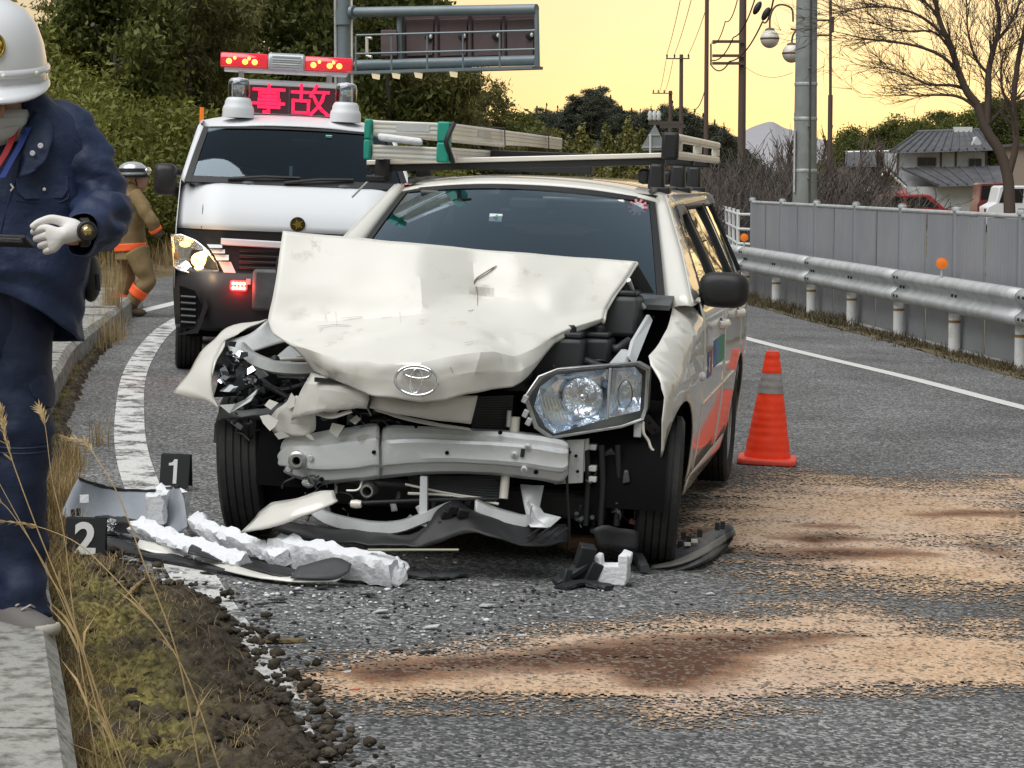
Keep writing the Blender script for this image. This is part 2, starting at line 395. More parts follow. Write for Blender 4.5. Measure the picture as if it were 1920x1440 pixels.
def sand_mesh(poly, stains, st, soft, seed, dens):
    P_ = np.array(poly); x0, y0 = P_.min(0)-.12; x1, y1 = P_.max(0)+.12
    nx, ny = int((x1-x0)/st), int((y1-y0)/st)
    X, Y = np.meshgrid(x0+np.arange(nx+1)*st, y0+np.arange(ny+1)*st)
    ca = math.cos(.12); sa = math.sin(.12)
    wx = X+.10*(fbm(X*5, Y*5, 3, seed)-.5); wy = Y+.10*(fbm(X*5, Y*5, 3, seed+9)-.5)
    d = polydist(wx, wy, poly)
    streak = fbm((X*ca+Y*sa)*1.6, (Y*ca-X*sa)*9, 4, seed+20)
    cov = np.clip((d+soft*.4)/soft, -.5, 1)*dens + (streak-.5)*1.0
    stn = np.zeros(X.shape)
    for s_ in stains:
        q = polydist(wx, wy, s_); stn = np.maximum(stn, np.clip((q+.07)/.2, 0, 1))
    stn = np.clip(stn*(.62+.9*fbm(X*6, Y*14, 4, seed+40)), 0, 1)
    Xj = X+np.random.uniform(-.35, .35, X.shape)*st; Yj = Y+np.random.uniform(-.35, .35, X.shape)*st
    cov = cov*(.55+.75*fbm(X*1.1+3, Y*2.6, 3, seed+60))
    Z = gza(Xj)+.0022+np.clip(cov, 0, 1)**2*.004+.006*fbm(X*18, Y*18, 3, seed+3)*np.clip(cov-.3, 0, 1)+np.random.uniform(0, .0012, X.shape)
    idx = np.arange(X.size).reshape(X.shape)
    q = np.stack([idx[:-1, :-1], idx[:-1, 1:], idx[1:, 1:], idx[1:, :-1]], -1)
    keep = (cov[:-1, :-1] > np.random.uniform(.02, .85, q.shape[:2]))
    Q = q[keep]; used, inv = np.unique(Q, return_inverse=True); Q = inv.reshape(Q.shape)
    V = np.stack([Xj.ravel(), Yj.ravel(), Z.ravel()], -1)[used]
    return V, Q, stn.ravel()[used], np.clip(cov, 0, 1).ravel()[used]
def sandmat():
    m = mat('orange_sand', (.55, .38, .24), .95); t = m.node_tree; N = t.nodes; L = t.links; b = N['Principled BSDF']
    tc = N.new('ShaderNodeTexCoord')
    a = N.new('ShaderNodeAttribute'); a.attribute_name = 'stain'
    cr = N.new('ShaderNodeValToRGB'); e = cr.color_ramp.elements
    e[0].color = (.64, .455, .30, 1); e[1].color = (.085, .036, .02, 1); k = e.new(.45); k.color = (.30, .155, .08, 1)
    v = N.new('ShaderNodeTexVoronoi'); v.inputs['Scale'].default_value = 110; L.new(tc.outputs['Object'], v.inputs['Vector'])
    sp = N.new('ShaderNodeSeparateColor'); L.new(v.outputs['Color'], sp.inputs[0])
    n = N.new('ShaderNodeTexNoise'); n.inputs['Scale'].default_value = 5; n.inputs['Detail'].default_value = 6; L.new(tc.outputs['Object'], n.inputs['Vector'])
    q = N.new('ShaderNodeMath'); q.operation = 'MULTIPLY_ADD'; q.inputs[1].default_value = .30; L.new(sp.outputs[0], q.inputs[0]); L.new(a.outputs['Fac'], q.inputs[2])
    q2 = N.new('ShaderNodeMath'); q2.operation = 'MULTIPLY_ADD'; q2.inputs[1].default_value = .55; L.new(n.outputs['Fac'], q2.inputs[0]); L.new(q.outputs[0], q2.inputs[2])
    q3 = N.new('ShaderNodeMath'); q3.operation = 'SUBTRACT'; q3.inputs[1].default_value = .30; L.new(q2.outputs[0], q3.inputs[0])
    L.new(q3.outputs[0], cr.inputs[0])
    # thin cover lets dark asphalt show between the grains
    co = N.new('ShaderNodeAttribute'); co.attribute_name = 'cov'
    v3 = N.new('ShaderNodeTexVoronoi'); v3.inputs['Scale'].default_value = 75; L.new(tc.outputs['Object'], v3.inputs['Vector'])
    s3 = N.new('ShaderNodeSeparateColor'); L.new(v3.outputs['Color'], s3.inputs[0])
    m3 = N.new('ShaderNodeMath'); m3.operation = 'MULTIPLY_ADD'; m3.inputs[1].default_value = .72; m3.inputs[2].default_value = .08; L.new(co.outputs['Fac'], m3.inputs[0])
    d3 = N.new('ShaderNodeMath'); d3.operation = 'SUBTRACT'; L.new(s3.outputs[1], d3.inputs[0]); L.new(m3.outputs[0], d3.inputs[1])
    r3 = N.new('ShaderNodeMapRange'); r3.inputs['From Min'].default_value = -.04; r3.inputs['From Max'].default_value = .10; L.new(d3.outputs[0], r3.inputs['Value'])
    # broad drifts of paler, pinker sand
    n5 = N.new('ShaderNodeTexNoise'); n5.inputs['Scale'].default_value = .9; n5.inputs['Detail'].default_value = 5; L.new(tc.outputs['Object'], n5.inputs['Vector'])
    r5 = N.new('ShaderNodeMapRange'); r5.inputs['From Min'].default_value = .4; r5.inputs['From Max'].default_value = .62; L.new(n5.outputs['Fac'], r5.inputs['Value'])
    x5 = N.new('ShaderNodeMix'); x5.data_type = 'RGBA'; x5.inputs['B'].default_value = (.56, .44, .37, 1); L.new(cr.outputs[0], x5.inputs['A'])
    mm = N.new('ShaderNodeMath'); mm.operation = 'MULTIPLY'; mm.inputs[1].default_value = .55; L.new(r5.outputs[0], mm.inputs[0]); iv = N.new('ShaderNodeMath'); iv.operation = 'MULTIPLY_ADD'; iv.inputs[1].default_value = -1.3; iv.inputs[2].default_value = 1.; iv.use_clamp = True; L.new(a.outputs['Fac'], iv.inputs[0]); mq = N.new('ShaderNodeMath'); mq.operation = 'MULTIPLY'; L.new(mm.outputs[0], mq.inputs[0]); L.new(iv.outputs[0], mq.inputs[1]); L.new(mq.outputs[0], x5.inputs['Factor'])
    x3 = N.new('ShaderNodeMix'); x3.data_type = 'RGBA'; x3.inputs['B'].default_value = (.19, .145, .105, 1); L.new(x5.outputs['Result'], x3.inputs['A']); L.new(r3.outputs[0], x3.inputs['Factor'])
    L.new(x3.outputs['Result'], b.inputs['Base Color'])
    bp = N.new('ShaderNodeBump'); bp.inputs['Strength'].default_value = .6; bp.inputs['Distance'].default_value = .006
    L.new(v.outputs['Distance'], bp.inputs['Height']); L.new(bp.outputs[0], b.inputs['Normal'])
    return m
M['sand'] = sandmat()
Va, Qa, Sa, Ca = sand_mesh(sandA, [stA, stA2], .0095, .34, 3, 1.0)
Vb, Qb, Sb, Cb = sand_mesh(sandB, stB, .012, .8, 5, 1.1)
npmesh('sand', np.vstack([Va, Vb]), np.vstack([Qa, Qb+len(Va)]), M['sand'], attrs={'stain': ('POINT', np.concatenate([Sa, Sb])), 'cov': ('POINT', np.concatenate([Ca, Cb]))}, kind='stuff')
# ---------------------------------------------------------------- mossy dirt verge beside the kerb
bp_ = sorted([tuple(gnd(*p))[:2] for p in [(665, 1500), (640, 1440), (615, 1380), (545, 1290), (470, 1200), (430, 1130), (330, 1095), (250, 1065), (190, 1010), (135, 905), (135, 790), (165, 700), (215, 640)]], key=lambda p: p[1])
by_, bx_ = np.array([p[1] for p in bp_]), np.array([p[0] for p in bp_])
def verge():
    ny = 900; nu = 90
    yy = np.linspace(4.9, 19.5, ny)**1.0; yy = 4.9+(19.5-4.9)*np.linspace(0, 1, ny)**1.7
    kx = np.array([kerb_x(v) for v in yy])-.03
    bx = np.interp(yy, by_, bx_); bx = np.maximum(bx, kx+.05)+.10*(fbm(yy*7, yy*0, 4, 3)-.5)+.16*(fbm(yy*2.1, yy*0+7, 2, 13)-.5)*np.clip((8-yy), 0, 1)
    u = np.linspace(0, 1, nu); X = kx[:, None]+(bx-kx)[:, None]*u[None]; Y = np.repeat(yy[:, None], nu, 1); U = np.repeat(u[None], ny, 0)
    prof = np.clip(U*8, 0, 1)*np.clip((1-U)*5, 0, 1)
    near = np.clip((9-Y)/2, .25, 1)
    lump = np.clip(fbm(X*9, Y*9, 4, 21)-.42, 0, 1)*.09*np.clip(U*1.8-.2, 0, 1)*near + fbm(X*30, Y*30, 3, 5)*.022 + np.clip(fbm(X*55, Y*55, 3, 6)-.45, 0, 1)*.06 + np.clip(fbm(X*3.2, Y*3.2, 3, 31)-.4, 0, 1)*.05
    Z = gza(X)+.001+prof*lump-(1-prof)*.012
    moss = np.clip(1.15-np.abs(U-.28)*2.6, 0, 1)*np.clip(fbm(X*7, Y*7, 5, 77)*3.2-1.1, 0, 1)
    idx = np.arange(ny*nu).reshape(ny, nu)
    Q = np.stack([idx[:-1, :-1], idx[:-1, 1:], idx[1:, 1:], idx[1:, :-1]], -1).reshape(-1, 4)
    m = mat('mossy_dirt', (.05, .04, .03), 1.); t = m.node_tree; N = t.nodes; L = t.links; b = N['Principled BSDF']; b.inputs['Specular IOR Level'].default_value = .15
    tc = N.new('ShaderNodeTexCoord'); a = N.new('ShaderNodeAttribute'); a.attribute_name = 'moss'
    n = N.new('ShaderNodeTexNoise'); n.inputs['Scale'].default_value = 45; n.inputs['Detail'].default_value = 6; L.new(tc.outputs['Object'], n.inputs['Vector'])
    n2 = N.new('ShaderNodeTexNoise'); n2.inputs['Scale'].default_value = 14; n2.inputs['Detail'].default_value = 9; n2.inputs['Roughness'].default_value = .75; L.new(tc.outputs['Object'], n2.inputs['Vector'])
    d = N.new('ShaderNodeValToRGB'); e = d.color_ramp.elements; e[0].position = .36; e[0].color = (.016, .012, .008, 1); e[1].position = .72; e[1].color = (.125, .105, .08, 1); L.new(n2.outputs['Fac'], d.inputs[0])
    g_ = N.new('ShaderNodeValToRGB'); e = g_.color_ramp.elements; e[0].position = .35; e[0].color = (.05, .04, .014, 1); e[1].position = .66; e[1].color = (.29, .25, .085, 1); L.new(n.outputs['Fac'], g_.inputs[0])
    x = N.new('ShaderNodeMix'); x.data_type = 'RGBA'; L.new(a.outputs['Fac'], x.inputs['Factor']); L.new(d.outputs[0], x.inputs['A']); L.new(g_.outputs[0], x.inputs['B']); L.new(x.outputs['Result'], b.inputs['Base Color'])
    bp = N.new('ShaderNodeBump'); bp.inputs['Strength'].default_value = .8; bp.inputs['Distance'].default_value = .012; L.new(n.outputs['Fac'], bp.inputs['Height']); L.new(bp.outputs[0], b.inputs['Normal'])
    M['dirt'] = m
    npmesh('moss_verge', np.stack([X, Y, Z], -1).reshape(-1, 3), Q, m, attrs={'moss': ('POINT', moss)}, smooth=True, kind='stuff')
verge()
# loose clods of torn-up dirt over the verge and the edge of the road
def scatter_lumps(name, spots, m, kind='stuff', parent=None):
    V = []; Q = []; 
    base = [(0, 0, 1), (1, 0, 0), (0, 1, 0), (-1, 0, 0), (0, -1, 0), (0, 0, -1)]
    fs = [(0, 1, 2), (0, 2, 3), (0, 3, 4), (0, 4, 1), (5, 2, 1), (5, 3, 2), (5, 4, 3), (5, 1, 4)]
    bm = bmesh.new(); bmesh.ops.create_icosphere(bm, subdivisions=1, radius=1); bv = np.array([v.co for v in bm.verts]); bf = np.array([[v.index for v in f.verts] for f in bm.faces]); bm.free()
    for (x, y, z, r, fl) in spots:
        k = len(V)*len(bv); j = np.random.uniform(.6, 1.25, (len(bv), 1)); c = math.cos(random.random()*6); s = math.sqrt(max(0, 1-c*c))
        q = bv*j*np.array([r*random.uniform(.8, 1.5), r*random.uniform(.8, 1.3), r*fl])
        q = np.stack([q[:, 0]*c-q[:, 1]*s, q[:, 0]*s+q[:, 1]*c, q[:, 2]], -1)+np.array([x, y, z])
        V.append(q); Q.append(bf+k)
    return npmesh(name, np.vstack(V), np.vstack(Q), m, kind=kind, parent=parent)
sp = []
for i in range(1900):
    y = random.uniform(5.1, 8.6)**1; y = random.choice([y, random.uniform(5.2, 7.2)])
    b = float(np.interp(y, by_, bx_)); x = b+random.gauss(-.20, .14)
    if x < kerb_x(y)+.05 or x > b+.13: continue
    sp.append((x, y, gz(x)+.012+random.random()*.02, random.choice([.004, .006, .008, .010, .013, .02]), .7))
scatter_lumps('dirt_clods', sp, M['dirt'])
# ---------------------------------------------------------------- bank beyond the outer edge of the bend
B = [Vector((x, y, 0)) for x, y in [(-4.9, 8), (-5.0, 14), (-5.3, 20), (-5.5, 27), (-5.0, 34), (-3.4, 42), (.6, 52), (7, 61), (16, 70), (30, 78), (60, 88)]]
bank_c = curve(B, 60)
def bank_pt(s, d):
    """s 0..60 along the bend, d metres outward"""
    i = min(int(s), 59); f = s-i; p = bank_c[i].lerp(bank_c[i+1], f); t = (bank_c[i+1]-bank_c[i]).normalized(); n = Vector((-t.y, t.x, 0))
    q = p+n*d; k = max(0., min(1., (44-s)/12)); return Vector((q.x, q.y, gz(q.x)+(bank_h(q.x, d)-gz(q.x))*k))
def bank_h(x, d):
    return gz(x)+.12*min(d, 1.5)+max(0, d-1.5)*.42+max(0, d-5)*.1 - max(0, d-14)*.3
rows = [[bank_pt(s, d) + Vector((0, 0, .12*noise.noise(bank_pt(s, d)*.6))) for d in (-.6, 0, .6, 1.2, 2, 3, 4.5, 6, 8, 10, 13, 17, 24)] for s in range(61)]
for r_ in rows: r_[0].z = gz(r_[0].x)-.05
M['bank'] = mat('dry_grass_bank', (.12, .09, .045), 1., var=(1.6, (.25, .185, .10), .38, .62), bump=(18, 1., .05))
g = MB(); g.grid(rows); g.build('bank', M['bank'], kind='structure', smooth=60)
# ================================================================ plants
def frand(n): return np.random.uniform(-1, 1, (n, 3))
def foliage(n, blobs, ln, wd, seed, droop=0., surf=.5, out=.6):
    """leaf-sized rhombs through the volume of several clumps -> verts, quads, tint"""
    rs = np.random.RandomState(seed); vol = np.array([b[1][0]*b[1][1]*b[1][2] for b in blobs])**.67; pr = vol/vol.sum()
    ci = rs.choice(len(blobs), n, p=pr); C_ = np.array([b[0] for b in blobs])[ci]; R_ = np.array([b[1] for b in blobs])[ci]
    d = rs.normal(size=(n, 3)); d /= np.linalg.norm(d, axis=1)[:, None]
    rr = rs.uniform(0, 1, n)**surf
    p = C_+d*R_*rr[:, None]*(1+.18*rs.normal(size=(n, 1)))
    ax = rs.normal(size=(n, 3))+d*out; ax[:, 2] -= droop; ax /= np.linalg.norm(ax, axis=1)[:, None]
    s = np.cross(ax, rs.normal(size=(n, 3))); s /= np.linalg.norm(s, axis=1)[:, None]+1e-9
    sz = rs.uniform(.6, 1.3, (n, 1)); a = ax*ln*sz; b = s*wd*sz
    V = np.stack([p-a*.5, p+b*.5-a*.05, p+a*.5, p-b*.5-a*.05], 1).reshape(-1, 3)
    Q = np.arange(n*4).reshape(n, 4)
    bt = rs.uniform(0, 1, len(blobs))
    return V, Q, np.clip(bt[ci]*.6+rs.uniform(0, 1, n)*.6-.1, 0, 1)
M['leaf_shrub'] = leafmat('shrub_leaves', (.055, .068, .012), (.22, .225, .045))
M['leaf_dark'] = leafmat('evergreen_leaves', (.03, .045, .012), (.15, .165, .04))
M['leaf_bamboo'] = leafmat('bamboo_leaves', (.06, .065, .018), (.20, .18, .055))
M['leaf_young'] = leafmat('young_tree_leaves', (.09, .10, .03), (.24, .22, .07))
M['needle'] = leafmat('conifer_needles', (.022, .028, .018), (.055, .06, .036), transl=.1)
M['hill_leaf'] = leafmat('hazed_hill_leaves', (.034, .042, .030), (.085, .094, .062), transl=.1)  # leaf colours lightened to stand in for haze over the hill
M['bark'] = mat('bark', (.07, .055, .045), .9, var=(5, (.13, .11, .09), .4, .7), bump=(20, .6, .02))
M['twig'] = mat('bare_twigs', (.105, .078, .066), .9)
M['twig_grey'] = mat('grey_brown_twigs', (.105, .088, .078), .9)
def blobs_tree(h, r, n, seed, z0=.3):
    rs = random.Random(seed); out = []
    for i in range(n):
        t = rs.uniform(z0, 1); k = math.sin(PI*min(1, (t-z0*.6)/(1.05-z0*.6)))**.6
        a = rs.uniform(0, 2*PI); q = r*k*rs.uniform(.25, .85)
        b = r*rs.uniform(.26, .45)
        out.append(((q*math.cos(a), q*math.sin(a), t*h-b*.3), (b, b, b*rs.uniform(.6, .95))))
    return out
def trunk(h, r, seed, limbs=5, lean=.06):
    rs = random.Random(seed); mb = MB(); N = 8
    pts = [Vector((lean*h*math.sin(i*.7+seed)*i/N*.6, lean*h*math.cos(i*.9+seed)*i/N*.6, h*.85*i/N-.1)) for i in range(N+1)]
    mb.tube(pts, [r*(1-.85*i/N) for i in range(N+1)], 7)
    for k in range(limbs):
        t = rs.uniform(.3, .85); p = pts[int(t*N)]; a = rs.uniform(0, 2*PI); q = h*.28*(1.1-t*.6)
        mb.tube([p, p+Vector((q*.5*math.cos(a), q*.5*math.sin(a), q*.5)), p+Vector((q*math.cos(a), q*math.sin(a), q*.8))], [r*.4*(1.1-t), r*.25*(1.1-t), .01], 5)
    return mb
def tree_proto(kind, seed):
    """-> list of (part name, mesh)"""
    rs = random.Random(seed)
    if kind == 'shrub':
        bl = [((rs.uniform(-.75, .75), rs.uniform(-.6, .6), rs.uniform(.15, 1.0)), (rs.uniform(.3, .55),)*3) for i in range(11)]
        V, Q, T = foliage(10000, bl, .082, .033, seed, .3, .45); me = npmesh('crown', V, Q, M['leaf_shrub'], attrs={'tint': ('FACE', T)}, link=False)
        mb = MB()
        for i in range(5):
            a = rs.uniform(0, 6.3); mb.tube([(0, 0, -.1), (.2*math.cos(a), .2*math.sin(a), .4), (.5*math.cos(a), .5*math.sin(a), .85)], [.025, .02, .006], 5)
    elif kind == 'broad':
        V, Q, T = foliage(9000, blobs_tree(1., .34, 26, seed, .22), .034, .016, seed, .1, .5); me = npmesh('crown', V, Q, M['leaf_dark'], attrs={'tint': ('FACE', T)}, link=False)
        mb = trunk(1., .022, seed)
    elif kind == 'hilltree':
        V, Q, T = foliage(7000, blobs_tree(1., .34, 30, seed, .1), .036, .018, seed, .1, .5); me = npmesh('crown', V, Q, M['hill_leaf'], attrs={'tint': ('FACE', T)}, link=False); mb = trunk(1., .022, seed)
    elif kind == 'young':
        V, Q, T = foliage(5000, [((rs.uniform(-.16, .16)*(1.1-t), rs.uniform(-.16, .16)*(1.1-t), .2+.75*t), (.17*(1.15-t), .17*(1.15-t), .12)) for t in [i/22 for i in range(22)]], .045, .022, seed, .3, .5)
        me = npmesh('crown', V, Q, M['leaf_young'], attrs={'tint': ('FACE', T)}, link=False); mb = trunk(1., .015, seed, 3)
    elif kind == 'bamboo':
        bl = []; mb = MB()
        for c in range(9):
            a = rs.uniform(0, 6.3); rr = rs.uniform(.02, .15); bx, by = rr*math.cos(a), rr*math.sin(a); hh = rs.uniform(.75, 1.); ln = rs.uniform(.08, .24)
            pts = [Vector((bx+ln*math.cos(a)*t*t*t, by+ln*math.sin(a)*t*t*t, hh*(t-.12*t**4))) for t in [i/8 for i in range(9)]]
            mb.tube(pts, [.008*(1-.08*i) for i in range(9)], 5)
            for i in range(3, 9):
                for q in range(2):
                    p = pts[i]; b = rs.uniform(0, 6.3); bl.append(((p.x+.05*math.cos(b), p.y+.05*math.sin(b), p.z-.02), (rs.uniform(.05, .09), rs.uniform(.05, .09), rs.uniform(.035, .06))))
        V, Q, T = foliage(9000, bl, .038, .009, seed, .9, .5, .3); me = npmesh('crown', V, Q, M['leaf_bamboo'], attrs={'tint': ('FACE', T)}, link=False)
    elif kind == 'conifer':
        bl = []
        for i in range(60):
            t = rs.uniform(.10, 1); r_ = .17*(1.02-t)**.9; a = rs.uniform(0, 6.3); bl.append(((r_*.6*math.cos(a), r_*.6*math.sin(a), t-.03), (.055*(1.15-t)+.006, .055*(1.15-t)+.006, .022)))
        V, Q, T = foliage(5200, bl, .035, .014, seed, .35, .5, 1.); me = npmesh('crown', V, Q, M['needle'], attrs={'tint': ('FACE', T)}, link=False)
        mb = MB(); mb.tube([(0, 0, -.03), (0, 0, .5), (0, 0, .98)], [.014, .009, .002], 6)
    mb_o = mb.build('trunk', M['bark'], smooth=60); tm = mb_o.data; bpy.data.objects.remove(mb_o)
    return [('trunk', tm), ('crown', me)]
PROTO = {(k, i): tree_proto(k, 11+7*i+len(k)) for k, n_ in (('shrub', 4), ('broad', 4), ('young', 3), ('bamboo', 4), ('conifer', 4), ('hilltree', 3)) for i in range(n_)}
def plant(kind, name, label, cat, group, p, sc, rz=None):
    pr = PROTO[(kind, random.randrange(len([k for k in PROTO if k[0] == kind])))]
    o = thing(name, label, cat, p, (0, 0, random.uniform(0, 6.28) if rz is None else rz), group)
    o.scale = sc if isinstance(sc, tuple) else (sc, sc, sc)
    for n_, me in pr: ob(n_, me, o)
    return o
def sky_line(px):
    return float(np.interp(px, [300, 640, 760, 800, 850, 900, 950, 1000, 1060], [-160, -120, -60, -10, 70, 140, 190, 212, 236]))
def where(px):
    return 'behind the officer' if px < 190 else 'above the running firefighter' if px < 300 else 'left of the van roof' if px < 400 else 'behind the van light bar' if px < 560 else 'behind the gantry pole' if px < 680 else 'behind the gantry sign panel' if px < 800 else 'under the end of the gantry' if px < 930 else 'where the wood meets the yellow sky'
# shrubs covering the foot of the bank
n_sh = 0
for s in np.arange(9, 42, .62):
    for d in (1.9, 3.0, 4.3, 5.8, 7.6):
        p = bank_pt(s+random.uniform(-.4, .4), d+random.uniform(-.4, .4)); px = 960+F*p.x/p.y
        if px < -60 or px > 830: continue
        k = random.uniform(.75, 1.25)*(1+.07*d)
        plant('shrub', 'bank_shrub', ('leafy yellow-green shrub low on the bank ' if d < 3.5 else 'yellow-green shrub high on the bank ' if d > 5 else 'yellow-green shrub halfway up the bank ')+where(px), 'shrub', 'shrubs covering the roadside bank', p-Vector((0, 0, .15)), (k*1.15, k*1.15, k*random.uniform(.9, 1.3))); n_sh += 1
for s in np.arange(12, 50, 1.05):
    for d in (5, 8, 11.5):
        p = bank_pt(s+random.uniform(-.5, .5), d+random.uniform(-.8, .8)); px = 960+F*p.x/p.y
        if px < 120 or px > 1060: continue
        top = EYE+(350-sky_line(px)-random.uniform(-12, 45))/F*p.y; hh = top-p.z
        if hh < 1.4: hh = 1.6
        if hh > 9: hh = random.uniform(7, 9.5)
        if random.random() < .5:
            plant('bamboo', 'bamboo_clump', ('drooping bamboo at the front of the wood ' if d < 6 else 'drooping bamboo deep in the wood ' if d > 9 else 'drooping bamboo on the wooded bank ')+where(px), 'bamboo', 'bamboo clumps on the wooded bank', p-Vector((0, 0, .2)), (max(hh, 4)*.95, max(hh, 4)*.95, hh*1.05))
        else:
            plant('broad', 'evergreen_tree', ('dark broadleaf tree in the front of the wood ' if d < 6 else 'dark broadleaf tree deep in the wood ' if d > 9 else 'dark broadleaf tree on the wooded bank ')+where(px), 'tree', 'evergreen trees on the wooded bank', p-Vector((0, 0, .2)), (max(hh*.95, 4.2), max(hh*.95, 4.2), hh*1.05))
# ================================================================ far land
M['hill'] = mat('wooded_hill', (.03, .038, .028), 1., var=(.3, (.05, .052, .036), .4, .6), bump=(1.5, 1., .4))
M['mount'] = mat('far_mountain', (.30, .30, .33), 1., var=(.002, (.36, .35, .36), .4, .6))
def ridge(name, pts, Y, depth, base, m, n=80, rough=.0, kind='structure'):
    c = curve([(p[0], 0, p[1]) for p in pts], n); rows = []
    for k, (f, dy) in enumerate([(0, 0), (.35, .25), (.75, .5), (1, .8), (.9, 1.1), (.45, 1.7), (0, 2.4)]):
        r_ = []
        for i, p in enumerate(c):
            q = at(p.x, p.z, Y); z = base+(q.z-base)*f+(rough*noise.noise(Vector((q.x*.25, k*3., 0))) if f else 0)
            r_.append((q.x*(1+dy*depth/Y), Y+dy*depth, z if f else base))
        rows.append(r_)
    g = MB(); g.grid(rows); return g.build(name, m, kind=kind, smooth=180)
ridge('mountain', [(1150, 345), (1290, 300), (1360, 262), (1398, 232), (1425, 219), (1448, 214), (1470, 226), (1500, 236), (1560, 258), (1640, 285), (1780, 320), (1950, 345)], 3400, 500, -40, M['mount'])
ridge('hill', [(900, 320), (980, 245), (1060, 205), (1150, 197), (1260, 205), (1340, 240), (1400, 290), (1440, 330)], 250, 60, -1, M['hill'], rough=.5)
ridge('hill', [(1380, 345), (1500, 320), (1620, 262), (1720, 248), (1830, 230), (1960, 205), (2100, 180), (2300, 200)], 230, 60, -1, M['hill'], rough=.6)
ridge('hill', [(-500, 40), (200, 60), (560, 110), (760, 190), (900, 262), (980, 320), (1040, 345)], 160, 60, -1, M['hill'], rough=.6)
random.seed(21)
# dark conifers on the hill behind the car roof
sky2 = lambda px: float(np.interp(px, [985, 1010, 1025, 1050, 1080, 1125, 1150, 1200, 1250, 1300, 1340, 1360, 1375, 1420], [215, 200, 192, 205, 175, 160, 192, 202, 188, 205, 225, 225, 260, 300]))
for i in range(90):
    px = 985+(1422-985)*(i+random.random())/90; Y = random.uniform(222, 262); x = (px-960)/F*Y
    spike = i % 4 == 0
    top = EYE+(350-sky2(px)-(random.uniform(-8, 4) if spike else random.uniform(4, 24)))/F*Y; z0 = top-(random.uniform(5, 7) if spike else random.uniform(3, 5))
    side = 'left shoulder of the hill' if px < 1090 else 'crest of the hill behind the ladder' if px < 1230 else 'hill slope by the power poles' if px < 1330 else 'right end of the dark hill'
    if not spike: plant('hilltree', 'hill_tree', 'dark tree on the '+side, 'tree', 'trees on the dark hill', (x, Y, z0), ((top-z0)*1.4, (top-z0)*1.4, top-z0)); continue
    plant('conifer', 'conifer', 'spiky dark conifer rising above the trees on the '+side, 'conifer', 'conifers on the dark hill', (x, Y, z0), ((top-z0)*(.6 if spike else 1.5), (top-z0)*(.6 if spike else 1.5), top-z0))
for px, yt, Y, k in [(1045, 275, 92, 1.6), (1068, 262, 98, 1.5), (1092, 238, 104, 1.5), (1135, 242, 100, 1.4), (1160, 262, 95, 1.5), (1178, 225, 108, 1.2), (1200, 240, 106, 1.3), (1222, 262, 95, 1.4), (1110, 285, 88, 1.5), (1190, 290, 88, 1.6), (1010, 270, 96, 1.5), (960, 255, 92, 1.5), (1240, 290, 90, 1.3), (1150, 300, 84, 1.4), (1080, 305, 84, 1.4), (920, 240, 86, 1.4), (985, 238, 100, 1.4)]:
    x = (px-960)/F*Y; top = EYE+(350-yt)/F*Y; hh = top+.5
    plant('young', 'young_tree', 'pale green young tree %s the dark hill' % ('seen over the ladder below' if px < 1060 else 'seen above the roof rack before' if px < 1170 else 'beside the triangular sign before'), 'tree', 'pale young trees before the dark hill', (x, Y, -.5), (hh*k*.75, hh*k*.75, hh*1.03))
# trees of the wooded ridge behind the houses
for i in range(46):
    px = 1555+(1960-1555)*(i+random.random())/46; Y = random.uniform(195, 226); x = (px-960)/F*Y
    yt = float(np.interp(px, [1555, 1590, 1640, 1700, 1750, 1800, 1830, 1880, 1960], [275, 245, 238, 222, 222, 200, 195, 180, 165]))+random.uniform(-4, 32)
    top = EYE+(350-yt)/F*Y; hh = random.uniform(5, 7)
    plant('broad', 'ridge_tree', 'dusky olive tree on the ridge %s' % ('left of the tiled house' if px < 1690 else 'behind the tiled house' if px < 1860 else 'at the right edge behind the bare trees'), 'tree', 'trees on the ridge behind the houses', (x, Y, top-hh), (hh*1.2, hh*1.2, hh*1.03))
# ---------------------------------------------------------------- bare trees: recursive limbs
def bare_mesh(name, seed, h, r, levels, spread, m, upk=.35, n0=4, ns=5, start=None, twigs=3, kink=.16, trunk_bend=0.):
    rs = random.Random(seed); mb = MB()
    def grow(p, d, ln, r_, lv):
        N = 4 if lv > 1 else 3; pts = [p]; q = p; e = d
        for i in range(N):
            e = (e+Vector((rs.uniform(-1, 1), rs.uniform(-1, 1), rs.uniform(-.6, 1)*.7))*kink+Vector((trunk_bend if lv == levels else 0, 0, upk*.12))).normalized(); q = q+e*ln/N; pts.append(q)
        mb.tube(pts, [max(r_*(1-.5*i/N), .004) for i in range(N+1)], ns if lv > 1 else 3, caps=False)
        if lv == 0: return
        k = n0 if lv > 1 else twigs
        for i in range(k):
            t = (i+rs.uniform(.3, 1))/k; b = pts[min(N, max(1, int(t*N+.5)))]
            f = e if i else d
            a = (f+Vector((rs.uniform(-1, 1), rs.uniform(-1, 1), rs.uniform(-.35, .8)))*spread).normalized()
            grow(b, a, ln*rs.uniform(.55, .8), max(r_*(.55 if i < k-1 else .65), .004), lv-1)
    for (p, d, ln, r_) in (start or [(Vector((0, 0, -.1)), Vector((0, 0, 1)), h*.34, r)]): grow(Vector(p), Vector(d).normalized(), ln, r_, levels)
    return mb
def bare_tree(name, label, cat, p, mb, m, group=None, sc=1., rz=0.):
    root = thing(name, label, cat, p, (0, 0, rz), group); root.scale = (sc,)*3
    mb.build('branches', m, root, smooth=60); return root
random.seed(5)
Yt = 38.; pb = at(1893, 352, Yt); pb.z = -.4
V3 = Vector
cherry = MB()
def U(px, py, dy=0.): q = at(px, py, Yt+dy); return q-pb
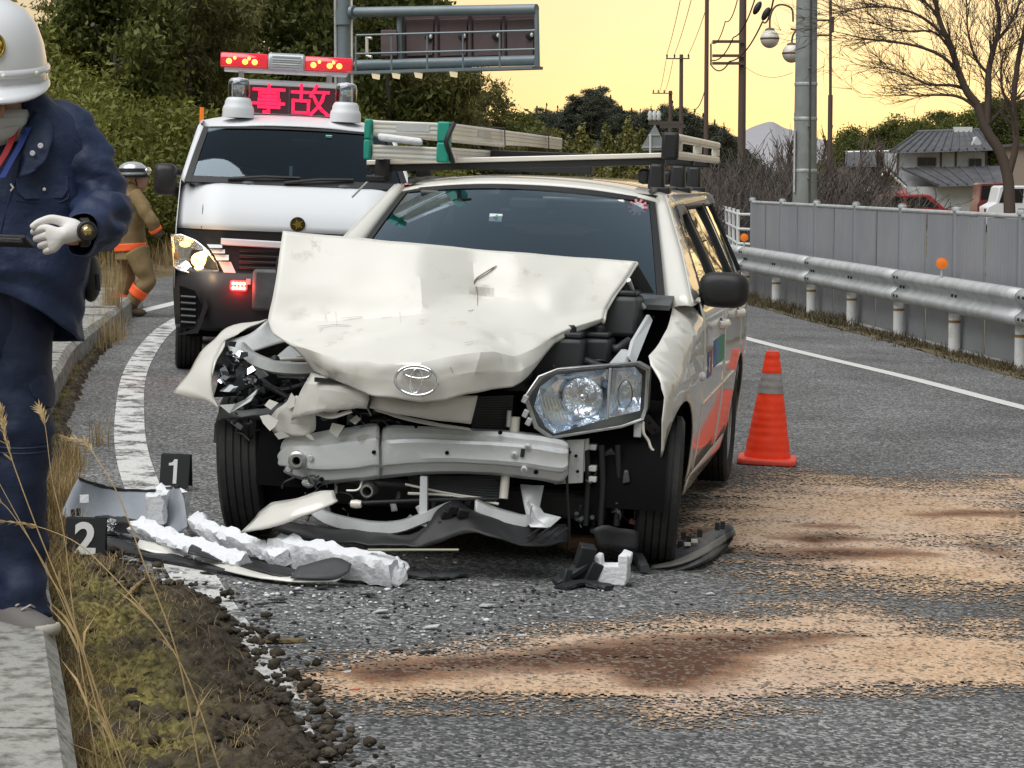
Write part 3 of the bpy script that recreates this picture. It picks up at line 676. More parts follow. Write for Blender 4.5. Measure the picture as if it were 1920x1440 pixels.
limbs = [([(1893, 400), (1890, 335), (1875, 285), (1850, 245), (1832, 195)], .10, .075), ([(1832, 195), (1812, 170), (1796, 130), (1782, 85), (1765, 48), (1755, 10), (1745, -40)], .075, .03), ([(1850, 232), (1853, 180), (1854, 130), (1866, 80), (1874, 40), (1862, -30)], .065, .03), ([(1890, 330), (1905, 270), (1900, 200), (1908, 120), (1920, 60), (1935, -10)], .065, .03),
         ([(1800, 140), (1770, 108), (1725, 88), (1670, 78), (1620, 72), (1578, 62)], .055, .012), ([(1812, 168), (1785, 160), (1740, 158), (1700, 140), (1660, 128)], .05, .012), ([(1835, 205), (1800, 182), (1760, 178), (1720, 180), (1690, 176)], .05, .012), ([(1778, 75), (1740, 40), (1700, 20), (1640, 12), (1590, 20)], .05, .012),
         ([(1854, 140), (1830, 110), (1815, 60), (1812, 0)], .05, .015), ([(1866, 80), (1890, 50), (1910, 10), (1925, -30)], .05, .015), ([(1760, 30), (1725, -5), (1690, -30)], .045, .012), ([(1900, 210), (1880, 170), (1878, 120), (1888, 90)], .045, .012), ([(1850, 235), (1880, 205), (1900, 190), (1940, 150)], .05, .02), ([(1780, 90), (1750, 60), (1690, 58), (1640, 45)], .04, .01)]
rs = random.Random(3)
def twig(p, d, ln, r_, lv):
    q = p; pts = [p]; e = d
    for i in range(3):
        e = (e+V3((rs.uniform(-1, 1), rs.uniform(-1, 1), rs.uniform(-.7, .8)))*.22).normalized(); q = q+e*ln/3; pts.append(q)
    cherry.tube(pts, [r_, r_*.8, r_*.6, r_*.4], 3 if lv < 2 else 4, caps=False)
    if lv:
        for k in range(3 if lv > 1 else 3):
            twig(pts[rs.randint(1, 3)], (e+V3((rs.uniform(-1, 1), rs.uniform(-1, 1), rs.uniform(-.6, .7)))*.75).normalized(), ln*rs.uniform(.5, .8), max(r_*.6, .0045), lv-1)
for pts, r0, r1 in limbs:
    dy = rs.uniform(-.6, .6) if len(pts) and r0 < .1 else 0
    P_ = [U(a, b, dy*i/len(pts)) for i, (a, b) in enumerate(pts)]; c = curve(P_, 14)
    cherry.tube(c, [(r0+(r1-r0)*i/14)*(.62 if r0 < .06 else 1) for i in range(15)], 8, caps=False)
    if r0 < .1:
        for k in range(24):
            i = rs.randint(2, 14); d = (c[i]-c[i-1]).normalized()
            twig(c[i], (d+V3((rs.uniform(-1, 1), rs.uniform(-1, 1), rs.uniform(-.5, .8)))*.8).normalized(), rs.uniform(.35, .95), max(r1*.33, .006), 2)
bare_tree('bare_tree', 'large bare tree with spreading limbs at the right edge behind the fence', 'tree', pb, cherry, M['twig'])
for px, yt, Y, sd, lab in [(1478, 172, 92, 2, 'small bare tree spreading twigs left of the thick concrete pole'), (1585, 165, 96, 3, 'fan-shaped bare tree right of the brown lamp pole'), (1655, 190, 110, 4, 'small bare tree behind the white house roof ridge'), (1960, 60, 60, 8, 'bare tree cut off by the right edge of the picture')]:
    q = at(px, 350, Y); hh = EYE+(350-yt)/F*Y+.6
    bare_tree('bare_tree', lab, 'tree', (q.x, Y, -.6), bare_mesh('t', sd, hh*1.05, hh*.022, 4, .62, M['twig'], .5, 4, twigs=4), M['twig'], 'small bare trees on the skyline')
# thicket of bare shrubs behind the railing
bush_me = []
for sd in (1, 2, 3, 4):
    st = [((random.uniform(-.5, .5), random.uniform(-.4, .4), -.1), (random.uniform(-.6, .6), random.uniform(-.6, .6), 1), .75, .014) for i in range(9)]
    o = bare_mesh('b', sd, 1, .02, 3, .8, None, .3, 4, 3, st, 4, .25).build('branches', M['twig_grey']); bush_me.append(o.data); bpy.data.objects.remove(o)
for i in range(50):
    px = random.uniform(1335, 1590) if i > 9 else 1335+i*22; Y = random.uniform(44, 72); q = at(px, 350, Y); yt = float(np.interp(px, [1330, 1380, 1430, 1500, 1560, 1640, 1720], [275, 265, 270, 255, 290, 330, 340]))+random.uniform(-8, 40)
    hh = EYE+(350-yt)/F*Y+.6; lab = 'leafless grey-brown shrub %s' % ('between the roof rack and the slim utility pole' if px < 1390 else 'left of the thick concrete pole' if px < 1490 else 'between the concrete pole and the houses' if px < 1600 else 'before the low house roofs')
    o = thing('bare_shrub', lab, 'shrub', (q.x, Y, -.6), (0, 0, random.uniform(0, 6)), 'leafless shrubs behind the railing'); o.scale = (hh*.62*random.uniform(.9, 1.5), hh*.62, hh*.60)
    ob('branches', random.choice(bush_me), o)
# ================================================================ fence of grey panels
def fl(y): return 4.58-.0919*(y-20.96)      # fence line x at depth y
M['fence'] = mat('grey_fence_sheet', (.335, .345, .375), .45, .25, var=(.9, (.40, .41, .43), .4, .7), rvar=(3, .65))
M['fence_post'] = mat('fence_post_steel', (.35, .37, .40), .45, .4)
ft = thing('panel_fence', 'grey corrugated panel fence behind the guardrail', 'fence')
ys_ = [33.0-2.06*i for i in range(10)]
dirf = Vector((-.0919, 1, 0)).normalized(); nf = Vector((-1, -.0919, 0)).normalized()
for i, y in enumerate(ys_):
    x = fl(y); b = gz(x)
    g = MB(); p = Vector((x, y, b)); g.tube([p-Vector((0, 0, .1)), p+Vector((0, 0, 1.45))], .034, 10); g.build('post', M['fence_post'], ft, smooth=40)
    g = MB(); g.lathe([(.045, 1.39), (.05, 1.405), (.045, 1.43), (.012, 1.44)], 10, p); g.build('post_cap', M['galv'], ft, smooth=40)
    if i < 9:
        for hh in (0, 1):
            ya = y-.04-hh*1.0; yb = ya-.965; n_ = 36; rows = []
            for k in range(n_+1):
                yy = ya+(yb-ya)*k/n_; q = Vector((fl(yy), yy, 0))+nf*(.010+.0009*(1 if (k//2) % 2 else -1)+.002*math.sin(k*.3+i)); bb = gz(q.x)
                rows.append([(q.x, q.y, bb+.04), (q.x+nf.x*.004, q.y, bb+.7), (q.x, q.y, bb+1.35)])
            g = MB(); g.grid(rows); g.build('panel', M['fence'], ft, solid=.004)
            g = MB(); q = Vector((fl(yb-.005), yb-.005, gz(fl(yb))+.69))+nf*.022; g.box(q, (.012, .035, 1.31)); g.build('panel_joint', M['fence_post'], ft)
        for zz, nm in ((1.375, 'top_rail'), (.02, 'bottom_rail')):
            g = MB(); pa = Vector((fl(y), y-.036, gz(fl(y))+zz)); y2 = y-2.024; pb_ = Vector((fl(y2), y2, gz(fl(y2))+zz)); g.tube([pa, pb_], .022, 8); g.build(nm, M['galv'], ft, smooth=40)
# ================================================================ guardrail
def gl(y): return 4.5-.0995*(y-20.3)
gt = thing('guardrail', 'galvanised double-wave steel guardrail on white posts along the right lane', 'guardrail')
prof = [(0, .60), (-.03, .63), (-.075, .66), (-.085, .70), (-.075, .74), (-.03, .765), (0, .79)]
full = [(p[0], p[1]-.225) for p in prof[:]]; W_ = [(0, .40), (-.05, .415), (-.08, .45), (-.085, .475), (-.08, .50), (-.03, .535), (-.012, .56), (-.012, .585), (-.03, .61), (-.08, .645), (-.085, .67), (-.08, .695), (-.05, .73), (0, .745)]
segs = [(36.5, 32.4), (32.38, 28.3), (28.28, 24.2), (24.18, 20.1), (20.08, 16.0)]
for a_, b_ in segs:
    rows = []
    for k in range(9):
        yy = a_+(b_-a_)*k/8; x = gl(yy) + (.5*((yy-33.5)/3)**2 if yy > 33.5 else 0); b = gz(x); rows.append([(x+p[0], yy+p[0]*.1, b+p[1]) for p in W_])
    g = MB(); g.grid(rows); rl = g.build('rail_beam', M['galv'], gt, smooth=50, solid=.004)
    for ky in (a_-.12, a_-.24, (a_+b_)/2+.06, (a_+b_)/2-.06):
        for zz in (.572,) if ky < a_-.3 else (.475, .572, .67):
            x = gl(ky)+(-.015 if zz == .572 else -.086); g = MB(); g.lathe([(.014, 0), (.014, -.012), (.008, -.016)], 8, (x, ky, gz(x)+zz), 'X'); g.build('bolt', M['black'], gt)
for k in range(-1, 9):
    yy = 18.3+k*2.04; x = gl(yy)+.06; b = gz(x)
    g = MB(); g.tube([(x, yy, b-.1), (x, yy, b+.70)], .058, 16); po = g.build('post', M['white_post'], gt, smooth=40)
    g = MB(); g.lathe([(.0605, .30), (.0605, .325)], 16, (x, yy, b)); g.build('rust_band', mat('rusty_band', (.30, .17, .04), .8) if 'rust' not in M else M['rust'], po, smooth=40)
    g = MB(); g.box((x-.03, yy, b+.572), (.06, .05, .2)); g.build('bracket', M['galv'], gt)
for n_, (px, py, yy) in enumerate([(1747, 502, 22.5), (1380, 457, 32.2)]):
    x = gl(yy)-.04; q = at(px, py, yy)
    t_ = thing('delineator', 'round orange reflector on the guardrail top, %s' % ('before the fence' if n_ == 0 else 'beside the car window'), 'reflector', (x, yy, gz(x)+.74), group='orange reflectors on the guardrail')
    g = MB(); g.tube([(0, 0, 0), (0, 0, .09)], .012, 8); g.build('stem', M['galv'], t_)
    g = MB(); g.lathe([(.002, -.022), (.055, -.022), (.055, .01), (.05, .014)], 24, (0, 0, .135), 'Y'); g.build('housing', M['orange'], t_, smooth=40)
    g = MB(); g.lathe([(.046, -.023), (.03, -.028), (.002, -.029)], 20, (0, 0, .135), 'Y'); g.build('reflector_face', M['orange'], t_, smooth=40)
# weeds and dry grass under the guardrail
def grass(name, spots, hgt, m, seed, parent=None, n=22, spread=.10, wd=.004, bend=.5, kind='stuff'):
    rs = np.random.RandomState(seed); V = []; T = []
    for (x, y, z, k) in spots:
        nn = n; a = rs.uniform(0, 2*PI, nn); b0 = rs.normal(0, spread, (nn, 2)); h_ = hgt*k*rs.uniform(.45, 1.1, nn); ln = h_*bend*rs.uniform(.1, 1.1, nn)
        for i in range(nn):
            dx, dy = math.cos(a[i]), math.sin(a[i]); p0 = np.array([x+b0[i, 0], y+b0[i, 1], z]); s_ = np.array([-dy, dx, 0])*wd
            p1 = p0+np.array([dx*ln[i]*.3, dy*ln[i]*.3, h_[i]*.6]); p2 = p0+np.array([dx*ln[i], dy*ln[i], h_[i]])
            V += [p0-s_, p0+s_, p1+s_*.7, p1-s_*.7, p1-s_*.7, p1+s_*.7, p2+s_*.2, p2-s_*.2]; T += [rs.uniform(0, 1)]*2
    return npmesh(name, np.array(V), np.arange(len(V)).reshape(-1, 4), m, attrs={'tint': ('FACE', np.array(T))}, kind=kind, parent=parent)
M['dry'] = leafmat('dry_grass', (.22, .155, .07), (.46, .34, .17), .8)
M['weed'] = leafmat('dull_weeds', (.035, .032, .018), (.13, .105, .06), .8)
M['rust'] = bpy.data.materials['rusty_band']
random.seed(9)
sp = []
for i in range(420):
    y = random.uniform(18, 34); x = gl(y)+random.gauss(-.05, .10); k = .6+.9*max(0, noise.noise(Vector((y*1.3, 0, 0)))+.3)+(.5 if y > 26 else 0); sp.append((x, y, gz(x)-.01, k))
grass('roadside_weeds', sp, .085, M['weed'], 4, n=14, spread=.06, wd=.006, bend=1.2)
mb = sheet([(gl(16)-.30, 16), (gl(16)+.6, 16), (gl(34)+.6, 34), (gl(34)-.22, 34), (gl(28)-.30, 28), (gl(24)-.22, 24), (gl(20)-.26, 20)], lambda x, y: (x, y, gz(x)+.004+.02*max(0, noise.noise(Vector((x*5, y*3, 0))))), .25)
o = mb.build('roadside_soil', M['earth'], smooth=180); o['kind'] = 'structure'
# ================================================================ white pipe railing
wr = thing('pipe_railing', 'white pipe railing past the far end of the panel fence', 'railing')
W0, W1, W2 = at(1412, 400, 37), at(1384, 400, 37.5), at(1340, 400, 52)
ground_w = -.17
def wpt(p, z): return Vector((p.x, p.y, z))
posts = [W0, W1] + [W1.lerp(W2, k/7) for k in range(1, 8)]
for p in posts:
    g = MB(); g.tube([wpt(p, -.3), wpt(p, 1.08)], .03, 8); g.build('post', M['white_post'], wr, smooth=40)
for zz in (.28, .52, .76, 1.0):
    g = MB(); g.tube([wpt(W0, zz), wpt(W1, zz)], .022, 8); g.build('rail', M['white_post'], wr, smooth=40)
    g = MB(); g.tube([wpt(W1, zz), wpt(W2, zz)], .022, 8); g.build('rail', M['white_post'], wr, smooth=40)
# ================================================================ poles, lamps, wires
M['pole_conc'] = mat('pole_concrete', (.30, .32, .31), .8, var=(1.5, (.20, .215, .205), .42, .68), bump=(30, .3, .01))
M['pole_brown'] = mat('brown_paint', (.115, .08, .07), .55)
M['pole_wood'] = mat('weathered_pole', (.20, .13, .10), .8)
def vpole(px, Y, r0, r1, z1, z0=-.4):
    x = at(px, 350, Y).x; return x
t = thing('concrete_pole', 'thick grey concrete utility pole standing behind the fence', 'pole', (at(1509, 350, 40).x, 40, -.4))
g = MB(); g.lathe([(.222, 0), (.215, 1.), (.19, 4.), (.165, 8)], 24); pl = g.build('shaft', M['pole_conc'], t, smooth=40)
for zz in (1.35, 2.1, 3.0, 3.6): g = MB(); r_ = .222-.0072*zz; g.lathe([(r_+.002, zz), (r_+.007, zz+.01), (r_+.007, zz+.05), (r_+.002, zz+.06)], 24); g.build('steel_band', M['galv'], t, smooth=40)
g = MB(); g.tube([(.06, -.215, .3), (.05, -.2, 3), (.04, -.185, 7.9)], .02, 6); g.build('conduit', M['grey_plastic'], t, smooth=40)
for zz in (1.2, 2.0, 2.9, 3.9): g = MB(); g.tube([(.02, -.2, zz), (.02, -.34, zz)], .012, 6); g.build('step_bolt', M['steel'], t)
g = MB(); g.box((-.2, -.09, 2.3), (.012, .14, 1.1)); g.build('plate', M['white_post'], t)
lampx = at(1555, 350, 52).x; lz = lambda py: EYE+(350-py)/F*52
lt = thing('globe_street_lamp', 'slim brown street lamp with two hanging globes beside the concrete pole', 'street lamp', (lampx, 52, -.4))
def LP(px, py): return Vector(((px-1555)/F*52, 0, lz(py)+.4))
g = MB(); g.tube([(0, 0, 0), LP(1555, 180)], .055, 12); g.tube([LP(1555, 180), LP(1553, 5)], .035, 10); g.build('post', M['pole_brown'], lt, smooth=40)
g = MB(); g.box(LP(1556, 50), (.10, .1, .36)); g.build('control_box', M['pole_brown'], lt, bevel=.01)
for pts in ([(1553, 42), (1490, 43)], [(1553, 70), (1530, 70), (1480, 58)]): g = MB(); g.tube([LP(*p) for p in pts], .022, 8); g.build('arm', M['pole_brown'], lt, smooth=40)
M['globe'] = mat('frosted_globe', (.75, .70, .62), .3, trans=.0, spec=.5)
for i, (gx, gy, arc) in enumerate([(1441, 76, [(1484, 45), (1482, 22), (1468, 14), (1454, 15), (1445, 25), (1441, 40), (1441, 58)]), (1482, 103, [(1490, 62), (1486, 66), (1483, 74), (1482, 86)])]):
    g = MB(); g.tube(curve([LP(*p) for p in arc], 16), .022, 8); g.build('hanger', M['pole_brown'], lt, smooth=40)
    c = LP(gx, gy); k = -.25*i
    g = MB(); g.ell((c.x, k*0, c.z), (.215, .215, .215), 20, 14); gb = g.build('globe', M['globe'], lt, smooth=180)
    g = MB(); g.lathe([(.217, -.02), (.224, 0), (.217, .02)], 24, c); g.build('globe_ring', M['pole_brown'], gb, smooth=60)
    g = MB(); g.lathe([(.05, .24), (.10, .22), (.12, .18)], 16, c); g.build('globe_cap', M['pole_brown'], gb, smooth=60)
def upole(px, Y, ytop, r, label, arms=(), m='pole_wood', z0=-.6, side=0):
    x = at(px, 350, Y).x; t = thing('utility_pole', label, 'pole', (x, Y, z0), group=None); top = EYE+(350-ytop)/F*Y-z0
    g = MB(); g.lathe([(r, 0), (r*.8, top)], 12); g.build('shaft', M[m], t, smooth=60)
    for (py, xl, xr, ins) in arms:
        z = EYE+(350-py)/F*Y-z0; a, b = (xl-px)/F*Y, (xr-px)/F*Y
        g = MB(); g.box(((a+b)/2, -r-.04, z), (abs(b-a), .08, .09)); ar = g.build('crossarm', M[m], t)
        for q in ins:
            g = MB(); g.lathe([(.03, .05), (.07, .1), (.05, .16), (.07, .22), (.03, .32)], 8, ((q-px)/F*Y, -r-.04, z)); g.build('insulator', M['white_post'] if Y < 100 else M['twig_grey'], ar, smooth=60)
    return t
upole(1390, 74, -40, .14, 'dark utility pole with step bolts, right of the slim pole', [(82, 1333, 1392, []), (108, 1333, 1392, []), (122, 1333, 1392, [])], 'pole_brown')
upole(1323, 96, -40, .105, 'slim reddish utility pole left of the crossbar pole', [], 'pole_brown')
upole(1276, 165, 105, .17, 'far utility pole with three insulators on its crossarm', [(113, 1247, 1291, [1249, 1263, 1289])], 'pole_brown')
upole(1256, 205, 172, .2, 'farthest utility pole with a low crossarm over the triangular sign', [(177, 1222, 1260, [1224, 1233, 1244])], 'pole_brown')
upole(1265, 60, 262, .05, 'thin weathered pole carrying tangled wires behind the roof rack', [(232, 1215, 1280, [1218, 1226, 1234]), (238, 1236, 1284, [])], 'twig_grey')
M['wire'] = mat('wire', (.06, .035, .03), .7)
def wire(pts, r, label):
    P_ = [at(px, py, Y) for px, py, Y in pts]; g = MB(); c = []
    for a, b, sag in zip(P_, P_[1:], [p[3] if len(p) > 3 else .25 for p in [(0, 0, 0)]*len(P_)]):
        for i in range(13):
            t_ = i/12; q = a.lerp(b, t_); q.z -= sag*4*t_*(1-t_); c.append(q)
    g.tube(c, r, 5, caps=False); return tag(g.build('overhead_wire', M['wire'], smooth=60), label, 'wire', 'overhead wires against the yellow sky')
for i, (pts, r, lb) in enumerate([([(1249, 105, 164), (1278, -12, 110)], .018, 'leftmost wire rising from the far crossarm'), ([(1263, 105, 164), (1299, -12, 110)], .018, 'middle wire rising from the far crossarm'), ([(1289, 105, 164), (1333, -12, 110)], .018, 'rightmost wire rising from the far crossarm'),
    ([(1236, 175, 204), (1249, 112, 164)], .02, 'wire between the two far crossarms, left one'), ([(1246, 175, 204), (1262, 112, 164)], .02, 'wire between the two far crossarms, right one'),
    ([(1332, 120, 73), (1368, 115, 70), (1430, 40, 60), (1452, -10, 52)], .022, 'thick looping cable from the crossbar pole up past the lamp'), ([(1332, 112, 73), (1375, 70, 70), (1418, -10, 60)], .02, 'cable climbing steeply from the crossbar pole'), ([(1334, 80, 73), (1360, 40, 70), (1385, -10, 66)], .016, 'thin cable above the crossbar pole, the upper left one'),
    ([(1393, 122, 74), (1486, 136, 66)], .008, 'faint level wire between the utility pole and the concrete pole'), ([(1300, 205, 96), (1322, 168, 96)], .02, 'short stay wire beside the slim reddish pole')]):
    wire(pts, r, lb)
g = MB(); q0, q1 = at(1333, 82, 73.8), at(1333, 122, 73.8); g.tube([q0, q1], .03, 6); tag(g.build('cable_bracket', M['pole_brown']), 'upright bracket joining the crossbars of the dark utility pole', 'bracket')
for px, py in ((1420, 15), (1436, 26)):
    q = at(px, py, 62); g = MB(); g.ell(q, (.09, .09, .2), 10, 8, (0, .5, 0)); tag(g.build('cable_joint', M['black'], smooth=180), 'black cable joint hanging on the cables, %s' % ('the upper one' if py < 20 else 'the lower one by the lamp arm'), 'cable joint', 'black joints on the overhead cables')
# ---------------------------------------------------------------- back of a triangular road sign
Ys = 70.; c0 = at(1225, 262, Ys); sg = thing('triangular_sign', 'grey back of a triangular road sign beyond the roof rack', 'road sign', (c0.x, Ys, -.6))
def SP(px, py): q = at(px, py, Ys); return Vector((q.x-c0.x, 0, q.z+.6))
g = MB(); g.prism([SP(1228, 233), SP(1202, 277), SP(1206, 282), SP(1246, 282), SP(1250, 277)], (0, .02, 0)); g.build('sign_plate', mat('sign_back', (.38, .40, .42), .45, .5), sg)
for py in (253, 276): g = MB(); g.box((SP(1226, py).x, -.02, SP(1226, py).z), (.36 if py < 260 else .7, .03, .04)); g.build('stiffener', M['galv'], sg)
g = MB(); x = SP(1219, 300).x; g.tube([(x, -.06, 0), (x, -.06, SP(0, 252).z)], .035, 10); g.build('post', M['white_post'], sg, smooth=40)
# ================================================================ sign gantry over the road
Yg = 39.5; gx = at(646, 350, Yg).x; gt2 = thing('sign_gantry', 'steel cantilever gantry carrying a large sign seen from behind', 'gantry', (gx, Yg, -.2))
M['gantry'] = mat('gantry_steel', (.20, .245, .27), .45, .3, var=(1.2, (.26, .30, .32), .4, .7))
M['sign_back'] = mat('purple_brown_sign_back', (.115, .082, .085), .6, var=(3, (.14, .10, .105), .4, .7))
def GP(px, py, dy=0.): Y_ = Yg-2.*(px-646)/360.; q = at(px, py, Y_+dy); return Vector((q.x-gx, q.y-Yg, q.z+.2))
g = MB(); top = GP(642, -40).z; g.lathe([(.118, -1.), (.118, top)], 16); g.build('post', M['gantry'], gt2, smooth=40)
for py in (33, 120): g = MB(); g.lathe([(.15, GP(646, py+14).z), (.15, GP(646, py-14).z)], 16); g.build('clamp', M['gantry'], gt2, smooth=40)
g = MB(); g.tube([(-.135, -.05, -1), (-.135, -.05, top)], .025, 8); g.build('cable_pipe', M['galv'], gt2, smooth=40)
g = MB(); g.tube([(.145, -.05, -1), (.145, -.05, top)], .02, 8); g.build('cable_pipe', M['alu'], gt2, smooth=40)
for ya, yb, r_ in ((23, 17, .085), (122, 113, .085)):
    g = MB(); a, b = GP(668, ya), GP(1006, yb); g.tube([a, b], r_, 16); g.build('boom', M['gantry'], gt2, smooth=40)
    g = MB(); a0 = GP(652, ya); d_ = (a-a0).normalized(); g.tube([a0, a+d_*.02], [.05, .05], 8); g.tube([a-d_*.10, a-d_*.04], .12, 10); g.build('flange', M['gantry'], gt2, smooth=40)
g = MB(); g.prism([GP(752, 32, .25), GP(1006, 22, .25), GP(1006, 106, .25), GP(752, 112, .25)], (.0, .06, 0)); sgn = g.build('sign_panel', M['sign_back'], gt2)
for k in range(4):
    xa = 761+k*63.; g = MB(); g.prism([GP(xa, 36-.0*k, .18), GP(xa+52, 34, .18), GP(xa+50, 104, .18), GP(xa+1, 106, .18)], (0, .05, 0)); hp = g.build('hatch_panel', M['sign_back'], gt2, bevel=.012)
    q = GP(xa+43, 70-k, .16); g = MB(); g.lathe([(.07, 0), (.07, -.03), (.05, -.04)], 14, q, 'Y'); hd = g.build('hatch_lock', M['black'], hp, smooth=40); g = MB(); g.ell((q.x+.035, q.y-.05, q.z+.01), (.03, .03, .04), 8, 6); g.build('lock_knob', M['alu'], hp, smooth=180)
    for xs_ in (xa-5, xa+57): g = MB(); a, b = GP(xs_, 30, .17), GP(xs_, 108, .17); g.tube([a, b], .03, 6); g.build('rib', M['sign_back'], gt2)
g = MB(); g.tube([GP(749, 32, .1), GP(750, 116, .1)], .05, 8); g.build('upright', M['gantry'], gt2, smooth=40)
g = MB(); g.tube([GP(1006, 18), GP(1008, 130)], .04, 8); g.build('upright', M['gantry'], gt2, smooth=40)
for ya, yb in ((66, 57), (101, 92)): g = MB(); g.tube([GP(668, ya, -.35), GP(1004, yb, -.35)], .018, 6); g.build('handrail', M['gantry'], gt2, smooth=40)
for px, ya, yb in ((667, 68, 135), (734, 65, 134), (801, 63, 131), (868, 61, 128), (937, 59, 126), (1004, 57, 124)): g = MB(); g.tube([GP(px, ya, -.35), GP(px, yb, -.35)], .018, 6); g.build('handrail_post', M['gantry'], gt2, smooth=40)
g = MB(); a, b = GP(665, 137, -.2), GP(1008, 127, -.2); g.box((a+b)/2, ((b-a).length, .34, .05), (0, -math.atan2(b.z-a.z, b.x-a.x), math.atan2(b.y-a.y, b.x-a.x))); g.build('walkway', M['gantry'], gt2)
g = MB(); g.prism([GP(714, 56, -.1), GP(743, 56, -.1), GP(745, 104, -.1), GP(714, 106, -.1)], (0, .25, 0)); g.build('control_box', M['sign_back'], gt2, bevel=.01)
g = MB(); [g.tube([GP(*p) for p in l], .03, 6) for l in ([(697, 72), (688, 70), (688, 104), (697, 107)],)]; g.build('ladder_hoop', M['alu'], gt2, smooth=40)
M['lamp_glow'] = mat('gantry_lamp', (.8, .7, .5), .4, emit=((1, .85, .55), .5))
for px, py in ((704, 141), (742, 140), (784, 139), (850, 137)):
    g = MB(); q = GP(px, py, -.3); g.prism([q+V3((-.07, 0, .03)), q+V3((.07, 0, .01)), q+V3((.06, 0, -.07)), q+V3((-.05, 0, -.05))], (0, .14, 0)); g.build('lamp', M['lamp_glow'], gt2)
# ================================================================ houses
M['roof_tile'] = mat('grey_roof_tiles', (.075, .075, .085), .5, var=(2, (.12, .12, .13), .4, .7))
M['house_wall'] = mat('white_plaster', (.55, .56, .58), .9, var=(1, (.45, .46, .48), .4, .7))
M['house_dark'] = mat('dark_window', (.03, .035, .045), .2)
M['timber'] = mat('timber', (.12, .09, .07), .8)
Yh = 150.
def HP(px, py, dy=0.): q = at(px, py, Yh+dy); return q-hb
def house_roof(name, eave, ridge_, parent, m, th=.12, tiles=None):
    a, b = eave; c, d = ridge_
    A, Bq = HP(*a), HP(*b); Cq, D = HP(*c), HP(*d)
    g = MB(); g.prism([A, Bq, D, Cq], (0, .05, th)); r_ = g.build(name, m, parent)
    n = int((Bq-A).length/.55)
    for k in range(n+1):
        t_ = k/n; g = MB(); g.tube([A.lerp(Bq, t_)+V3((0, 0, th+.02)), Cq.lerp(D, t_)+V3((0, 0, th+.02))], .06, 5); g.build('tile_row', m, r_)
    return r_
hb = at(1770, 350, Yh); hb.z = -1.5
ht = thing('house', 'two-storey white plaster house with grey tiled roofs beyond the parked cars', 'house', hb)
g = MB(); a, b = HP(1684, 400), HP(1850, 285); g.box(((a.x+b.x)/2, 3, (b.z)/2), (b.x-a.x, 5.6, b.z)); g.build('wall', M['house_wall'], ht)
house_roof('roof', ((1668, 288, -.8), (1862, 282, -.8)), ((1722, 250, 2.5), (1834, 246, 2.5)), ht, M['roof_tile'])
g = MB(); g.prism([HP(1812, 284, -.05), HP(1850, 282, -.05), HP(1832, 256, -.05)], (0, 2.5, 0)); g.build('gable', M['house_wall'], ht)
g = MB(); g.tube([HP(1720, 248, 2.5), HP(1836, 244, 2.5)], .14, 8); g.build('ridge_tiles', M['roof_tile'], ht, smooth=60)
g = MB(); g.box(HP(1805, 243, 2.4), (1.2, .5, .35)); g.build('solar_tank', M['white_post'], ht)
for (xa, ya, xb, yb) in ((1722, 296, 1755, 311), (1818, 298, 1840, 313), (1768, 370, 1822, 386)):
    a, b = HP(xa, ya), HP(xb, yb); g = MB(); g.box(((a.x+b.x)/2, .16, (a.z+b.z)/2), (b.x-a.x, .06, a.z-b.z)); wf = g.build('window', M['house_dark'], ht)
    g = MB(); [g.box((x_, .11, (a.z+b.z)/2), (.07, .05, a.z-b.z)) for x_ in (a.x, (a.x+b.x)/2, b.x)]; [g.box(((a.x+b.x)/2, .105, z_), (b.x-a.x, .05, .06)) for z_ in (a.z, b.z)]; g.build('window_frame', M['timber'], wf)
for x_ in (1684, 1765, 1793, 1850): a = HP(x_, 300); g = MB(); g.box((a.x, .18, 4), (.14, .06, 3.4)); g.build('corner_post', M['timber'], ht)
g = MB(); a, b = HP(1560, 400), HP(1880, 350); g.box(((a.x+b.x)/2, -.6, b.z/2), (b.x-a.x, 2.4, b.z)); g.build('ground_floor_wall', M['house_wall'], ht)
house_roof('lower_roof', ((1760, 350, -2.8), (1885, 348, -2.8)), ((1690, 318, -.3), (1880, 314, -.3)), ht, M['roof_tile'])
house_roof('porch_roof', ((1640, 345, -2.6), (1700, 352, -2.6)), ((1655, 322, -1.6), (1668, 320, -1.6)), ht, M['roof_tile'])
g = MB(); g.prism([HP(1642, 344, -2.9), HP(1690, 344, -2.9), HP(1663, 322, -2.9)], (0, .8, 0)); g.build('porch_gable', M['timber'], ht)
for l in ([(1636, 348), (1662, 319), (1698, 352)],): g = MB(); g.tube([HP(x_, y_, -3.1) for x_, y_ in l], .1, 6); g.build('bargeboard', M['alu'], ht)
hb = at(1630, 350, 158); hb.z = -1.5; Yh = 158.
h2 = thing('house', 'low grey house with a long roof left of the white two-storey house', 'house', hb)
g = MB(); a, b = HP(1592, 400), HP(1685, 312); g.box(((a.x+b.x)/2, 3, b.z/2), (b.x-a.x, 5, b.z)); g.build('wall', mat('grey_wall', (.16, .15, .15), .9), h2)
house_roof('roof', ((1585, 312, -.5), (1690, 314, -.5)), ((1588, 286, 2.5), (1680, 284, 2.5)), h2, M['roof_tile'])
g = MB(); g.tube([HP(1586, 287, 2.4), HP(1682, 285, 2.4)], .16, 6); g.build('ridge_tiles', M['alu'], h2)
hb = at(1930, 350, 120); hb.z = -1.2; Yh = 120.
h3 = thing('house', 'pale brown building cut off by the right edge above the white car', 'house', hb)
g = MB(); a, b = HP(1906, 400), HP(1990, 275); g.box(((a.x+b.x)/2, 2, b.z/2), (b.x-a.x, 4, b.z)); g.build('wall', mat('tan_wall', (.33, .27, .22), .9), h3)
g = MB(); g.box(((a.x+b.x)/2, 2, b.z+.08), (b.x-a.x+.5, 4.5, .16)); g.build('roof', M['roof_tile'], h3)
